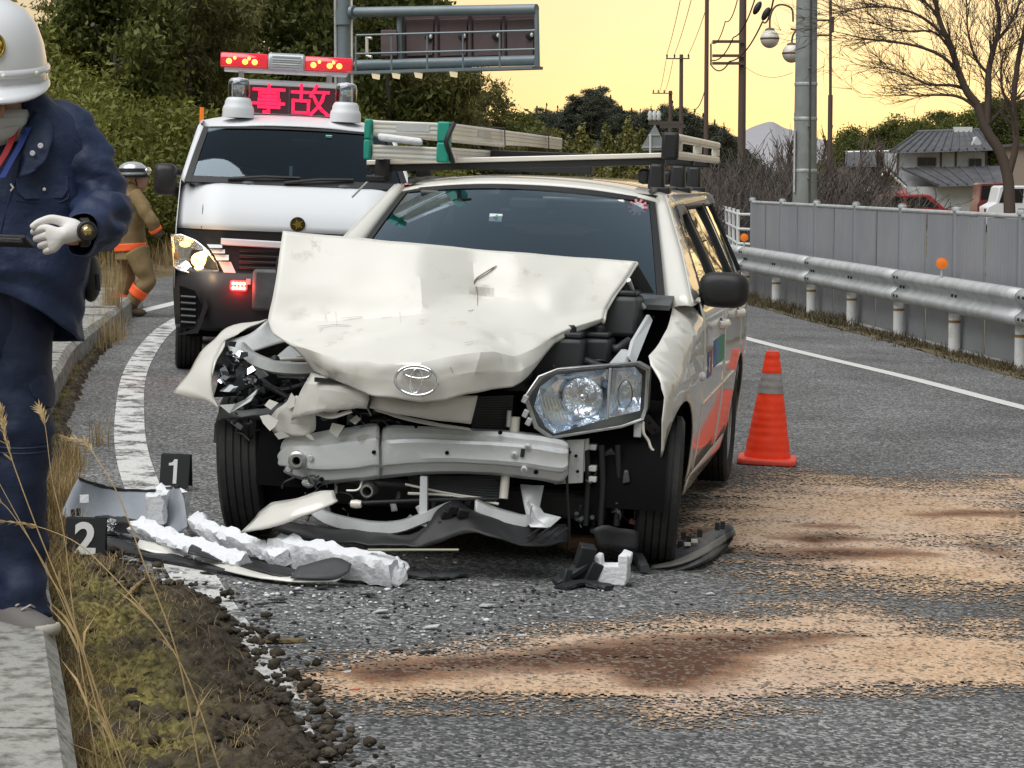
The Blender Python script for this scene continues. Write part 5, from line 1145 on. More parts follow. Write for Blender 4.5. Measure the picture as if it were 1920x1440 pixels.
# ---------------------------------------------------------------- bumper beam
bd = [(517, 846, 880, -.28), (540, 818, 893, -.36), (600, 809, 906, -.46), (660, 801, 903, -.52), (706, 794, 898, -.565), (714, 812, 897, -.535), (726, 798, 896, -.56), (800, 799, 890, -.57), (870, 803, 889, -.56), (930, 806, 892, -.54), (1000, 812, 900, -.50), (1050, 820, 907, -.46), (1066, 828, 893, -.44)]
sec = [(0, .05), (.05, .012), (.15, .0), (.235, .002), (.27, -.026), (.34, -.032), (.5, -.026), (.66, -.032), (.74, -.026), (.775, .002), (.85, .004), (.93, .012), (1, .05)]
rows = []
for s_, dy in sec:
    rows.append([C(px, ya+(yb-ya)*s_, yc+dy) for px, ya, yb, yc in bd])
bg_ = [[crom(r_, k/4) for k in range((len(r_)-1)*4+1)] for r_ in rows]
for r_ in bg_:
    for v in r_: v += noise.noise_vector(v*11)*.0035
g = MB(); g.grid(bg_); bb = g.build('bumper_beam', M['beam'], car, smooth=32, solid=.004, off=1); bb['label'] = 'bare grey steel bumper beam, bent and exposed'
def disc(px, py, yc, r_, m, name, parent, n=14, th=.006, hub=None):
    q = C(px, py, yc); g = MB(); g.lathe([(r_, .004), (r_, -th), (r_*.8, -th-.002), (.001, -th-.002)], n, q, 'Y'); o = g.build(name, m, parent, smooth=40)
    if hub: g = MB(); g.lathe([(r_*.5, -th), (r_*.5, -th-.006), (.001, -th-.006)], 6, q, 'Y'); g.build('bolt_head', hub, o)
    return o
for px, py, yc in ((990, 838, -.535), (965, 853, -.552), (983, 880, -.540)): disc(px, py, yc, .013, M['galv'], 'bolt', bb, hub=M['steel'])
for px, py, yc, r_ in ((701, 848, -.595, .0075), (838, 849, -.60, .007), (1005, 885, -.53, .009), (603, 899, -.49, .009), (934, 899, -.55, .009), (938, 811, -.55, .008), (780, 800, -.58, .006), (530, 878, -.36, .008), (541, 880, -.375, .012), (582, 859, -.475, .012)): disc(px, py, yc, r_, M['black_soft'] if r_ < .0118 else M['galv'], 'hole' if r_ < .0118 else 'bolt', bb, th=.004)
g = MB(); g.box(C(980, 849, -.545), (.014, .012, .03), (0, .1, 0)); g.build('slot', M['black'], bb)
q = C(558, 863, -.45); g = MB(); g.lathe([(.036, .03), (.036, -.012), (.028, -.016), (.026, -.02), (.016, -.02), (.016, .03)], 20, q, 'Y', caps=(False, False)); g.build('tow_eye_socket', M['steel'], bb, smooth=40)
g = MB(); g.lathe([(.017, .0), (.001, .0)], 14, q, 'Y'); g.build('socket_hole', M['black_soft'], bb)
g = MB(); g.prism(CL([(1052, 826, -.40), (1095, 824, -.38), (1092, 905, -.38), (1040, 908, -.41)]), (0, .02, 0)); o = g.build('mounting_plate', M['galv'], car)
for px, py in ((1068, 848), (1080, 855), (1062, 890), (1083, 884)): disc(px, py, -.40, .006, M['black_soft'], 'hole', o, th=.004)
g = MB(); g.prism(CL([(1088, 826, -.36), (1104, 822, -.36), (1104, 842, -.36), (1096, 846, -.36), (1096, 884, -.36), (1089, 884, -.36)]), (0, .015, 0)); g.build('bracket', M['galv'], car)
for py in (838, 878, 898): g = MB(); g.box(C(1112, py, -.33), (.03, .04, .022)); g.build('connector', M['white_post'] if py != 838 else M['galv'], car, bevel=.004)
for l, r_, m_ in (([(1066, 840, -.42), (1063, 900, -.42), (1067, 980, -.42), (1066, 1030, -.42)], .006, 'black'), ([(1098, 900, -.35), (1108, 905, -.35), (1118, 885, -.33)], .004, 'eng2'), ([(1178, 880, -.2), (1172, 930, -.2), (1168, 965, -.2), (1180, 978, -.22)], .0035, 'eng2'), ([(1186, 865, -.2), (1195, 900, -.2), (1200, 950, -.2)], .0035, 'eng2'), ([(505, 800, -.25), (515, 840, -.28), (530, 880, -.3)], .006, 'black'), ([(495, 720, -.3), (540, 745, -.32), (560, 770, -.3)], .011, 'black'), ([(480, 700, -.25), (520, 730, -.3), (575, 720, -.3)], .009, 'eng2'), ([(470, 735, -.3), (500, 760, -.25), (520, 800, -.25)], .007, 'black')):
    g = MB(); g.tube(curve(CL(l), 14), r_, 6); g.build('cable', M[m_], car, smooth=60)
g = MB(); g.box(C(1188, 978, -.22), (.034, .02, .02), (.3, .2, .4)); g.build('plug', mat('pink_plug', (.42, .20, .17), .6), car, bevel=.004)
# ---------------------------------------------------------------- radiator and condenser
def fins(name, quad, n, m, parent, th=.02):
    A, B_, C_, D = CL(quad); g = MB(); g.prism([A, B_, C_, D], (0, th, 0)); o = g.build(name, m, parent)
    g = MB()
    for k in range(n+1):
        t_ = k/n; g.tube([A.lerp(D, t_)+V3((0, -.003, 0)), B_.lerp(C_, t_)+V3((0, -.003, 0))], .0022, 4)
    q = g.build('cooling_fins', M['eng2'], o); q['kind'] = 'stuff'; return o
fins('condenser', [(888, 745, -.5), (962, 742, -.46), (958, 806, -.44), (884, 803, -.48)], 14, M['eng1'], car)
fins('radiator', [(765, 893, -.46), (942, 893, -.42), (936, 936, -.44), (772, 920, -.48)], 9, M['eng2'], car)
g = MB(); g.box((-.11, -.16, .39), (1.46, .04, .54)); g.build('front_shade_sheet', M['black_soft'], car)  # black sheet added as shade below the beam, hiding the road behind
g = MB(); g.tube(CL([(948, 890, -.47), (944, 935, -.49)]), .017, 10); g.build('header_tank', M['alu'], car, smooth=60)
g = MB(); g.tube(CL([(966, 782, -.46), (964, 808, -.46)]), .02, 10); g.build('receiver_tube', M['alu'], car, smooth=60)
g = MB(); g.tube(CL([(955, 770, -.48), (953, 800, -.48)]), .009, 8); g.build('pipe', M['galv'], car, smooth=60)
for l, r_ in (([(760, 908, -.5), (840, 925, -.5), (930, 938, -.5)], .005), ([(765, 925, -.5), (850, 930, -.5), (935, 945, -.5)], .006), ([(650, 920, -.5), (672, 918, -.5), (680, 900, -.48)], .005), ([(630, 900, -.4), (630, 925, -.42)], .006)):
    g = MB(); g.tube(curve(CL(l), 8), r_, 6); g.build('pipe', M['alu'], car, smooth=60)
g = MB(); q = C(690, 920, -.52); g.lathe([(.028, .06), (.028, -.01), (.024, -.02), (.018, -.02), (.016, .05)], 16, q, 'Y', caps=(False, False)); g.build('hose_end', M['steel'], car, smooth=40)
g = MB(); g.tube(CL([(655, 945, -.55), (700, 942, -.55), (820, 937, -.55), (930, 936, -.5)]), .008, 8); g.build('rod', M['black'], car, smooth=60)
g = MB(); g.lathe([(.014, -.02), (.017, 0), (.014, .02)], 10, C(668, 945, -.56), 'X'); g.build('rod_joint', M['alu'], car, smooth=60)
g = MB(); g.prism(CL([(788, 893, -.56), (801, 894, -.56), (800, 988, -.60), (785, 985, -.60)]), (0, .02, 0)); g.build('centre_strut', M['galv'], car)
g = MB(); q = C(580, 905, -.40); g.ell(q, (.03, .03, .022), 10, 8); g.build('bracket_lump', M['galv'], car, jitter=(40, .006))
# lower crossmember: bent pressed steel, two halves
for l, nm in (([(585, 955, -.52), (620, 975, -.58), (690, 990, -.62), (745, 988, -.62), (800, 968, -.60), (845, 950, -.56)], 'lower_crossmember'), ([(890, 948, -.55), (930, 965, -.56), (985, 978, -.54), (995, 960, -.5)], 'lower_crossmember')):
    c = curve(CL(l), 20); g = MB(); g.grid([[v+V3((0, dy, dz)) for v in c] for dy, dz in ((.04, .02), (0, .018), (-.005, -.018), (.01, -.024), (.05, -.024))]); g.build(nm, M['beam'], car, smooth=40, solid=.003, jitter=(9, .004))
g = MB(); g.grid([CL(r_) for r_ in ([(975, 908, -.42), (1000, 910, -.42), (1020, 910, -.42)], [(982, 945, -.45), (992, 940, -.43), (1012, 950, -.43)], [(990, 982, -.52), (1005, 972, -.46), (1020, 962, -.46)], [(995, 988, -.58), (1030, 990, -.52), (1052, 970, -.5)])]); g.build('foot_bracket', M['beam'], car, solid=.004, smooth=30)
# black undertray, torn
ut = [[(520, 975, -.52), (640, 992, -.60), (770, 1000, -.64), (822, 955, -.62), (856, 938, -.58), (900, 962, -.58), (960, 985, -.56), (1060, 985, -.46)], [(515, 990, -.56), (640, 1005, -.66), (765, 1012, -.70), (810, 985, -.68), (862, 965, -.64), (905, 985, -.64), (975, 1008, -.60), (1062, 1002, -.50)], [(540, 1008, -.60), (640, 1018, -.70), (760, 1024, -.74), (820, 1020, -.72), (870, 1000, -.70), (920, 1005, -.70), (990, 1022, -.66), (1064, 1016, -.54)]]
gg = smoothgrid([CL(r_) for r_ in ut], 5, 4)
for r_ in gg:
    for v in r_: v += noise.noise_vector(v*14)*.012
g = MB(); g.grid(gg); tr_ = g.build('undertray', M['black'], car, smooth=35, solid=.005)
for px in (990, 1008, 1026, 1042): g = MB(); g.tube(CL([(px, 1008, -.63), (px+22, 990, -.54)]), .005, 5); g.build('tray_rib', M['black'], tr_)
for px, py in ((838, 965), (850, 955), (868, 962), (828, 985)): g = MB(); g.box(C(px, py, -.66), (.04, .02, .035), (.4, .2, .5)); g.build('torn_clip', M['black'], tr_, bevel=.004)
# white lower bumper shard hanging on the left, torn edge
g = MB(); g.grid(smoothgrid([CL(r_) for r_ in ([(486, 962, -.62), (508, 944, -.64), (530, 940, -.66), (560, 934, -.68), (600, 922, -.68), (626, 920, -.66)], [(470, 982, -.68), (500, 968, -.72), (530, 958, -.74), (560, 950, -.75), (600, 940, -.75), (630, 935, -.70)], [(452, 998, -.70), (490, 992, -.76), (530, 982, -.78), (565, 968, -.79), (600, 955, -.78), (634, 940, -.72)])], 3, 3)); g.build('bumper_shard', CW, car, smooth=40, solid=.006, jitter=(20, .004))
g = MB(); g.tube(CL([(690, 1031, -.95), (860, 1031, -.92)]), .009, 4, flat=.5); g.build('trim_strip', mat('olive_strip', (.30, .30, .22), .6), car)
# ---------------------------------------------------------------- crumpled bumper skin above the beam
def skin(name, rows, su=4, sv=4, m=None, jit=(11, .009), solid=.005, parent=car, smooth=32):
    gg = smoothgrid([CL(r_) for r_ in rows], su, sv)
    for r_ in gg:
        for v in r_: v += noise.noise_vector(v*jit[0])*jit[1]
    g = MB(); g.grid(gg); return g.build(name, m or M['dented'], parent, smooth=smooth, solid=solid)
skin('bumper_skin', [[(583, 700, -.52), (610, 704, -.58), (650, 712, -.62), (697, 722, -.66)], [(572, 722, -.54), (600, 722, -.62), (650, 730, -.66), (694, 740, -.69)], [(556, 752, -.52), (600, 748, -.62), (650, 752, -.655), (692, 762, -.68)], [(546, 788, -.48), (590, 776, -.60), (640, 768, -.63), (684, 764, -.64)]], 3, 3, jit=(22, .007), smooth=12)
skin('bumper_skin', [[(697, 722, -.64), (740, 745, -.68), (790, 755, -.70), (840, 744, -.68), (895, 742, -.62)], [(694, 745, -.66), (745, 765, -.70), (795, 772, -.71), (845, 768, -.69), (890, 765, -.63)], [(688, 764, -.64), (745, 775, -.68), (800, 785, -.69), (845, 790, -.67), (882, 794, -.62)]], jit=(7, .004))
skin('bumper_skin', [[(556, 742, -.46), (575, 752, -.52), (592, 768, -.55)], [(520, 768, -.38), (552, 778, -.46), (590, 792, -.53)], [(505, 790, -.34), (545, 800, -.42), (588, 806, -.50)], [(516, 815, -.34), (550, 818, -.42), (575, 816, -.47)]], 3, 3, jit=(26, .009), smooth=12)
skin('bumper_skin', [[(588, 770, -.56), (620, 778, -.59), (658, 768, -.62)], [(590, 776, -.58), (622, 785, -.60), (660, 773, -.63)]], jit=(16, .002))
skin('bumper_skin', [[(700, 765, -.60), (780, 785, -.62), (880, 803, -.58)], [(704, 770, -.61), (780, 792, -.63), (884, 808, -.58)]], jit=(16, .002))
g = MB(); g.prism(CL([(592, 707, -.61), (655, 714, -.65), (658, 720, -.65), (592, 715, -.61)]), (0, -.02, 0)); g.build('grille_slot', M['black'], car)
g = MB(); g.tube(CL([(696, 722, -.70), (693, 735, -.71), (695, 748, -.705), (690, 765, -.69)]), .005, 5); g.build('crack', M['black'], car)
# ---------------------------------------------------------------- crushed right wing of the car (left in view) and its lamp
skin('crumpled_wing', [[(324, 737, -.28), (360, 685, -.22), (400, 640, -.14), (430, 614, -.05), (500, 596, .02)], [(350, 742, -.34), (385, 690, -.32), (408, 660, -.26), (425, 632, -.15), (470, 612, -.06)], [(385, 752, -.38), (396, 715, -.37), (398, 690, -.36), (408, 655, -.28), (430, 632, -.16)], [(412, 765, -.40), (398, 740, -.39), (396, 720, -.38), (402, 690, -.36), (420, 650, -.26)]], 5, 5, CW, (9, .012))
skin('wing_inner', [[(425, 640, -.15), (470, 625, -.08), (502, 600, 0)], [(430, 655, -.2), (480, 640, -.12), (520, 620, 0)], [(432, 664, -.24), (490, 655, -.14), (548, 640, -.02)]], 4, 4, M['galv'], (8, .01))
g = MB(); gg = curve(CL([(448, 655, -.32), (470, 675, -.36), (510, 690, -.38), (560, 694, -.36), (598, 692, -.34)]), 16); g.grid([[v+V3((0, dy, dz)) for v in gg] for dy, dz in ((.06, .025), (0, .022), (-.004, -.012), (.02, -.022))]); g.build('lamp_support', M['galv'], car, smooth=40, solid=.003)
g = MB(); g.grid([CL(r_) for r_ in ([(505, 680, -.2), (540, 650, -.1), (565, 640, -.05)], [(530, 690, -.22), (555, 670, -.12), (590, 665, -.05)])]); g.build('inner_rail', M['galv'], car, solid=.004)
g = MB(); g.tube(CL([(500, 678, -.3), (530, 674, -.28), (580, 673, -.2)]), .008, 6); g.build('latch_rod', M['alu'], car, smooth=60)
g = MB(); g.ell(C(516, 676, -.31), (.02, .02, .022), 10, 8); g.build('rubber_stop', M['black'], car)
g = MB(); g.prism(CL([(400, 745, -.30), (495, 742, -.25), (520, 720, -.2), (500, 690, -.2), (420, 680, -.25)]), (0, .06, 0)); g.build('lamp_cavity', M['black_soft'], car)
M['refl2'] = mat('broken_mirror', (.80, .84, .90), .08, 1.); M['dk_lens'] = mat('dark_lens_bit', (.04, .045, .05), .1, .2); M['mirror_bits'] = mat('shattered_reflector', (.75, .78, .82), .12, 1., bump=(55, 1., .05))
for i, (px, py, w_, h_) in enumerate([(440, 718, .10, .055), (462, 700, .07, .06), (430, 690, .05, .05), (452, 672, .06, .04), (436, 655, .05, .035), (475, 722, .05, .045), (418, 712, .05, .035)]):
    rs_ = random.Random(i)
    for k in range(5):
        q = C(px+rs_.uniform(-16, 16), py+rs_.uniform(-12, 12), -.36-rs_.uniform(0, .05)); a0 = rs_.uniform(0, 6); E3 = Euler((rs_.uniform(-.7, .7), rs_.uniform(-.6, .6), rs_.uniform(-.7, .7))).to_matrix()
        pts = [q+E3 @ V3((rs_.uniform(.5, 1.1)*w_*.42*math.cos(a0+2*PI*j/4), 0, rs_.uniform(.4, 1.)*h_*.5*math.sin(a0+2*PI*j/4))) for j in range(4)]
        g = MB(); g.prism(pts, (0, .004, 0)); g.build('broken_reflector', M['refl2'] if k % 2 else M['dk_lens'], car)
g = MB(); g.prism(CL([(412, 760, -.42), (440, 758, -.44), (478, 740, -.42), (484, 728, -.40), (470, 752, -.44), (430, 775, -.44)]), (0, .02, 0)); g.build('lamp_rim', M['galv'], car)
skin('torn_liner', [[(418, 765, -.30), (460, 768, -.32), (535, 755, -.30)], [(412, 778, -.30), (470, 780, -.34), (540, 770, -.3)], [(404, 790, -.28), (440, 784, -.3), (500, 790, -.28)]], 4, 3, M['grey_plastic'], (14, .014))
g = MB(); g.prism(CL([(418, 770, -.22), (402, 795, -.24), (400, 830, -.24), (408, 832, -.24), (416, 795, -.22)]), (.01, .012, 0)); g.build('liner_flap', M['grey_plastic'], car)
# ---------------------------------------------------------------- left headlamp of the car (right in view), hanging out
hy = lambda px: -.50+(px-985)/232*.22
def HL(l, o=0.): return [C(px, py, hy(px)+o) for px, py in l]
fr_ = [(983, 745), (1010, 706), (1045, 692), (1195, 680), (1217, 692), (1213, 765), (1206, 787), (1165, 801), (1032, 822), (1003, 802)]
g = MB(); g.prism(HL(fr_, .085), (0, .07, 0)); hl = g.build('headlamp', M['galv'], car, bevel=.008)
P_ = HL(fr_, 0); c = sum(P_, Vector())/len(P_); g = MB(); g.rings([[p+V3((0, .087, 0)) for p in P_], [p+V3((0, -.002, 0)) for p in P_], [c.lerp(p, .945)+V3((0, .004, 0)) for p in P_]], (False, False)); g.build('bezel', M['steel'], hl, smooth=30)
hl['label'] = 'intact headlamp knocked loose'
lens = [(1001, 762), (1012, 726), (1042, 703), (1141, 692), (1136, 786), (1040, 813), (1022, 800)]; ind = [(1149, 691), (1190, 688), (1204, 704), (1200, 770), (1141, 784)]
M['refl'] = mat('headlamp_reflector', (.86, .90, .96), .06, 1., bump=(30, .35, .02)); M['flute'] = mat('fluted_reflector', (.80, .87, .96), .10, 1., bump=(22, .25, .02))
for nm, pl, m_ in (('reflector', lens, M['flute']), ('indicator_reflector', ind, M['refl'])):
    c = Vector((0, 0, 0)); P_ = HL(pl, .006)
    for p in P_: c += p/len(P_)
    g = MB(); rg = [[p+V3((0, .0, 0)) for p in P_], [c.lerp(p, .8)+V3((0, .03, 0)) for p in P_], [c.lerp(p, .45)+V3((0, .045, 0)) for p in P_]]; g.rings(rg, (False, True))
    for q_ in range(len(g.v)): pass
    g.build(nm, m_, hl, smooth=20)
q = C(1093, 744, hy(1093)-.01)
g = MB(); g.lathe([(.078, -.012), (.072, .0), (.055, .012), (.03, .02), (.012, .022)], 28, q+V3((0, .012, 0)), 'Y', caps=(False, True)); g.build('lamp_bowl', M['refl'], hl, smooth=40)
g = MB(); g.lathe([(.013, .03), (.013, -.015), (.008, -.02), (.001, -.021)], 12, q, 'Y'); g.build('bulb', M['chrome'], hl, smooth=60)
for k in range(7): g = MB(); g.tube(HL([(1012+k*7, 740+k*6-4*k), (1026+k*7, 788+k*1.2)], -.004), .0022, 4); g.build('flute', M['chrome'], hl)
q2 = C(1172, 740, hy(1172)-.008); g = MB(); g.ell(q2, (.03, .016, .055), 14, 10); g.build('indicator_bulb', M['lens'], hl, smooth=180)
g = MB(); g.tube(HL([(1145, 690), (1138, 786)], -.022), .006, 6); g.build('divider', M['galv'], hl, smooth=60)
g = MB(); P_ = HL(fr_[:], -.006); g.tube(P_+[P_[0]], .004, 6); g.build('lamp_frame', M['steel'], hl, smooth=60)
for nm, pl in (('lens', lens), ('indicator_lens', ind)):
    P_ = HL(pl, -.03); c = sum(P_, Vector())/len(P_); g = MB(); g.rings([P_, [c.lerp(p, .6)+V3((0, -.012, 0)) for p in P_], [c.lerp(p, .2)+V3((0, -.016, 0)) for p in P_]], (False, True)); g.build(nm, M['lens'], hl, smooth=60)
for px, py in ((986, 775), (992, 790), (985, 748)): g = MB(); g.box(HL([(px, py)])[0], (.02, .03, .03), (0, .4, 0)); g.build('lamp_tab', M['galv'], hl, bevel=.003)
# bracket and liner behind the lamp
g = MB(); g.prism(CL([(1205, 782, -.26), (1216, 778, -.25), (1250, 818, -.22), (1252, 838, -.22), (1240, 836, -.22), (1206, 800, -.26)]), (0, .02, 0)); o = g.build('wing_bracket', M['black'], car, bevel=.003)
for px, py in ((1218, 793), (1228, 806), (1243, 828)): disc(px, py, -.27, .006, M['black_soft'], 'hole', o)
g = MB(); g.tube(curve(CL([(1206, 790, -.29), (1207, 812, -.29), (1216, 826, -.28), (1222, 842, -.28), (1234, 845, -.27)]), 12), .006, 6); g.build('wire_clip', M['alu'], car, smooth=60)
g = MB(); g.box(C(1196, 805, -.28), (.03, .03, .06)); g.build('lamp_mount', M['galv'], car, bevel=.004)
skin('liner', [[(1090, 825, -.30), (1130, 830, -.26), (1196, 815, -.1)], [(1095, 900, -.28), (1140, 910, -.12), (1192, 900, -.05)], [(1100, 990, -.28), (1150, 1000, -.12), (1188, 1012, -.05)]], 6, 6, M['black_soft'], (9, .03))
for px, dy in ((1100, 0), (1128, 0), (1158, .02)): g = MB(); g.tube(CL([(px, 835, -.34+dy), (px+3, 900, -.33+dy), (px-2, 985, -.33+dy)]), .012, 8); g.build('liner_rib', M['black'], car, smooth=60)
skin('torn_liner', [[(1112, 990, -.36), (1150, 985, -.33), (1200, 1000, -.3)], [(1125, 1030, -.36), (1155, 1030, -.33), (1195, 1030, -.3)]], 4, 4, M['black'], (14, .012))
g = MB(); g.ell(C(1090, 1015, -.1), (.10, .06, .05), 14, 8); g.build('rusty_arm', mat('rusty_arm', (.14, .075, .04), .8), car, jitter=(10, .02))
# ---------------------------------------------------------------- roof rack
rack = bpy.data.objects.new('roof_rack', None); COL.objects.link(rack); rack.parent = car
fl_, fr2 = C(690, 305, 1.30), C(1252, 291, 1.30)
g = MB(); g.box((fl_+fr2)/2, ((fr2-fl_).length, .06, .022), (0, -math.atan2(fr2.z-fl_.z, fr2.x-fl_.x), 0)); g.build('crossbar', M['alu'], rack, bevel=.004)
g = MB(); g.box((fl_+fr2)/2+V3((0, .006, -.027)), ((fr2-fl_).length-.02, .05, .03), (0, -math.atan2(fr2.z-fl_.z, fr2.x-fl_.x), 0)); g.build('bar_sleeve', M['black'], rack)
for yy in (2.1, 2.95): g = MB(); g.box((-.07, yy, fr2.z-.02), (1.36, .05, .04)); g.build('crossbar', M['black'], rack, bevel=.004)
q0, q1 = C(858, 313, 2.0), C(1112, 313, 2.0); g = MB(); g.box((q0+q1)/2, ((q1-q0).length, .10, .05)); g.build('toolbox', M['black'], rack, bevel=.006)
for px, py, yy in ((718, 334, 1.28), (796, 322, 1.6), (1232, 322, 1.28), (1272, 322, 2.05), (1302, 320, 2.9)):
    q = C(px, py, yy); zb = 1.44; g = MB(); g.box((q.x, yy, (fr2.z-.04+zb)/2), (.075, .07, fr2.z-.04-zb), None, 0, .85); f_ = g.build('rack_foot', M['black'], rack, bevel=.012)
    g = MB(); g.box((q.x+.02*(1 if q.x > 0 else -1), yy-.02, zb+.01), (.09, .09, .03)); g.build('clamp', M['black'], f_, bevel=.006)
    g = MB(); g.box((q.x-.06, yy+.06, zb+.07), (.06, .07, .07)); g.build('knob', M['black'], f_, bevel=.02)
ya, yb = 1.24, 3.25; xa = C(1258, 270, ya).x+.02; zt, zl = C(1258, 258, ya).z, C(1258, 290, ya).z
for z_, nm in ((zt, 'side_rail'), (zl, 'side_rail')):
    g = MB(); g.box((xa, (ya+yb)/2, z_), (.045, yb-ya, .035)); g.build(nm, M['alu'], rack, bevel=.01)
for y_ in (ya+.10, (ya+yb)/2, yb-.02): g = MB(); g.box((xa, y_, (zt+zl)/2), (.04, .045, zt-zl-.035)); g.build('rail_post', M['alu'], rack, bevel=.006)
g = MB(); g.box((xa-.02, ya-.02, (zt+zl)/2), (.075, .05, zt-zl+.05)); g.build('rail_end_cap', M['black'], rack, bevel=.015)
# aerial and washer nozzle at the left of the roof
g = MB(); g.tube(CL([(660, 370, 1.3), (712, 318, 1.3)]), .005, 6); g.build('aerial', M['galv'], car, smooth=60)
# ---------------------------------------------------------------- stepladder lying on the rack
M['green'] = mat('green_plastic', (.02, .30, .22), .5)
A0, A1 = C(684, 300, 1.02), C(836, 300, 1.02); x0, x1 = A0.x, A1.x; zb = A0.z+.005; zt = C(684, 224, 1.02).z; Ln = 3.25; th = (zt-zb)
lad = thing('stepladder', 'folded aluminium stepladder with green end caps strapped lengthwise on the roof rack', 'ladder', CM @ Vector((0, 0, 0))+CO, CM.to_euler())
hgt = th*.38
for (z0, nm) in ((zb, 0), (zt-hgt, 1)):
    for x_ in (x0+.018, x1-.018):
        g = MB(); g.box((x_, 1.04+Ln/2, z0+hgt/2), (.03, Ln, hgt)); rl = g.build('ladder_rail', M['alu'], lad, bevel=.004)
        for k in (-.25, .05, .3): g = MB(); g.box((x_+(.016 if x_ > (x0+x1)/2 else -.016), 1.04+Ln/2, z0+hgt/2+k*hgt), (.004, Ln-.02, .004)); g.build('rail_groove', M['galv'], rl)
    for k in range(9):
        y_ = 1.045+k*.30; g = MB(); g.box(((x0+x1)/2, y_, z0+hgt/2), (x1-x0-.068, .05, hgt*.92)); st = g.build('step', M['alu'], lad, bevel=.003)
        if k == 0:
            for zz in (-.3, 0, .3): g = MB(); g.box(((x0+x1)/2, y_-.026, z0+hgt/2+zz*hgt), (x1-x0-.07, .004, .006)); g.build('step_ridge', M['galv'], st)
for x_ in (x0+.012, x1-.012):
    right_ = x_ > (x0+x1)/2; wd_ = .055 if right_ else .03
    for z0, z1 in ((zb-.003, zb+hgt+.02), (zt-hgt-.02, zt+.003)): g = MB(); g.box((x_, 1.03, (z0+z1)/2), (wd_, .07, z1-z0)); g.build('end_cap', M['green'], lad, bevel=.008)
    g = MB(); g.ell((x_, 1.03, (zb+zt)/2), (wd_*.5, .03, .035), 12, 8); g.build('hinge', M['green'], lad, smooth=180)
g = MB(); g.tube([(x1+.03, 1.02, zt), (x1+.012, .99, zt-.06), (x1+.005, .985, (zt+zb)/2), (x1+.014, .99, zb+.06), (x1+.03, 1.03, zb)], .012, 6); g.build('foot_strap', M['black'], lad, smooth=60)
for y_ in (2.35, 3.7): g = MB(); q = [(x0-.012, y_, zt+.008), (x1+.012, y_, zt+.008), (x1+.014, y_+.06, zb-.005), (x0-.012, y_, zb-.005)]; g.tube(q+[q[0]], .012, 4, flat=.5); g.build('strap', M['black'], lad)
g = MB(); g.box(((x0+x1)/2-.02, 1.0, (zb+zt)/2+.01), (.2, .03, .035), (0, .12, 0)); g.build('white_rag', M['foam'], lad, bevel=.012, jitter=(20, .02))
for x_, z_, w_ in ((x1+.0005, zt-hgt/2, .2),): g = MB(); g.box((x1-.002, 1.9, z_), (.006, .32, hgt*.5)); g.build('label', M['galv'], lad)
g = MB(); g.box(((x0+x1)/2+.03, 1.018, zt-hgt*.45), (.15, .003, hgt*.42)); g.build('label', M['galv'], lad)

# loose wiring, hoses and torn scraps hanging in the smashed front
rs = random.Random(42)
for (xa, xb, ya_, yb_, yc, n_) in ((425, 600, 690, 800, -.30, 16), (520, 760, 895, 960, -.46, 12), (760, 950, 930, 985, -.50, 6), (1080, 1185, 840, 1000, -.31, 8), (1005, 1130, 610, 700, -.15, 9), (600, 720, 770, 805, -.48, 6)):
    for k in range(n_):
        x_, y_ = rs.uniform(xa, xb), rs.uniform(ya_, yb_); P_ = []
        dx, dy_ = rs.uniform(-1, 1), rs.uniform(-.5, .9)
        for i in range(5): P_.append((x_+dx*i*14+rs.uniform(-7, 7), y_+dy_*i*11+rs.uniform(-6, 6), yc+rs.uniform(-.04, .06)))
        g = MB(); g.tube(curve(CL(P_), 12), rs.choice([.0025, .0035, .005, .009]), 6); g.build('loose_cable', M[rs.choice(['black', 'eng1', 'eng2', 'eng2', 'grey_plastic'])], car, smooth=60)
    for k in range(n_//2):
        q = C(rs.uniform(xa, xb), rs.uniform(ya_, yb_), yc+rs.uniform(-.03, .05)); g = MB(); g.box(q, (rs.uniform(.02, .06), rs.uniform(.01, .03), rs.uniform(.015, .05)), (rs.uniform(-1, 1), rs.uniform(-1, 1), rs.uniform(-1, 1)), 0, rs.uniform(.5, 1)); g.build('torn_scrap', M[rs.choice(['black', 'eng1', 'eng2', 'galv', 'grey_plastic'])], car, bevel=.003, jitter=(22, .012))

for k in range(12):     # torn cream bits of the bumper skin
    px, py = rs.uniform(500, 690), rs.uniform(745, 830); q = C(px, py, -.44-.15*(px-500)/190); E3 = Euler((rs.uniform(-.9, .9), rs.uniform(-.9, .9), rs.uniform(-.9, .9))).to_matrix(); n_ = rs.randint(4, 6); sz = rs.uniform(.018, .045)
    g = MB(); g.prism([q+E3 @ V3((sz*rs.uniform(.6, 1.4)*math.cos(2*PI*j/n_), 0, sz*rs.uniform(.4, 1.)*math.sin(2*PI*j/n_))) for j in range(n_)], (0, .004, 0)); g.build('torn_bumper_bit', M['dented'], car)
# ================================================================ police van behind the car
VO = at(546, 350, 16.35); VO.z = gz(VO.x)
VM = Matrix.Rotation(R(7.5), 3, 'Z') @ Matrix.Rotation(.041, 3, 'Y'); VMI = VM.transposed()
van = thing('police_van', 'white police accident van with red light bar and lit sign on its roof', 'van', VO, VM.to_euler())
VE = VMI @ (CAM-VO)
def VP(px, py, yc): d = VMI @ ray(px, py); return VE + d*((yc-VE.y)/d.y)
def WV(z): return I(z, [.2, .35, .6, 1.05, 1.4, 1.8, 1.93], [.79, .825, .845, .845, .825, .72, .63])
def vf(u, z, y0): return Vector((u*WV(z), y0+.30*max(0, abs(u)-.62)**2/.14, z))
M['van_screen'] = glass('van_windscreen_glass', (.34, .42, .46), 2.0, gc=(.72, .88, 1.)); VW = M['van_white']; M['van_black'] = mat('van_black_bumper', (.022, .021, .024), .42)
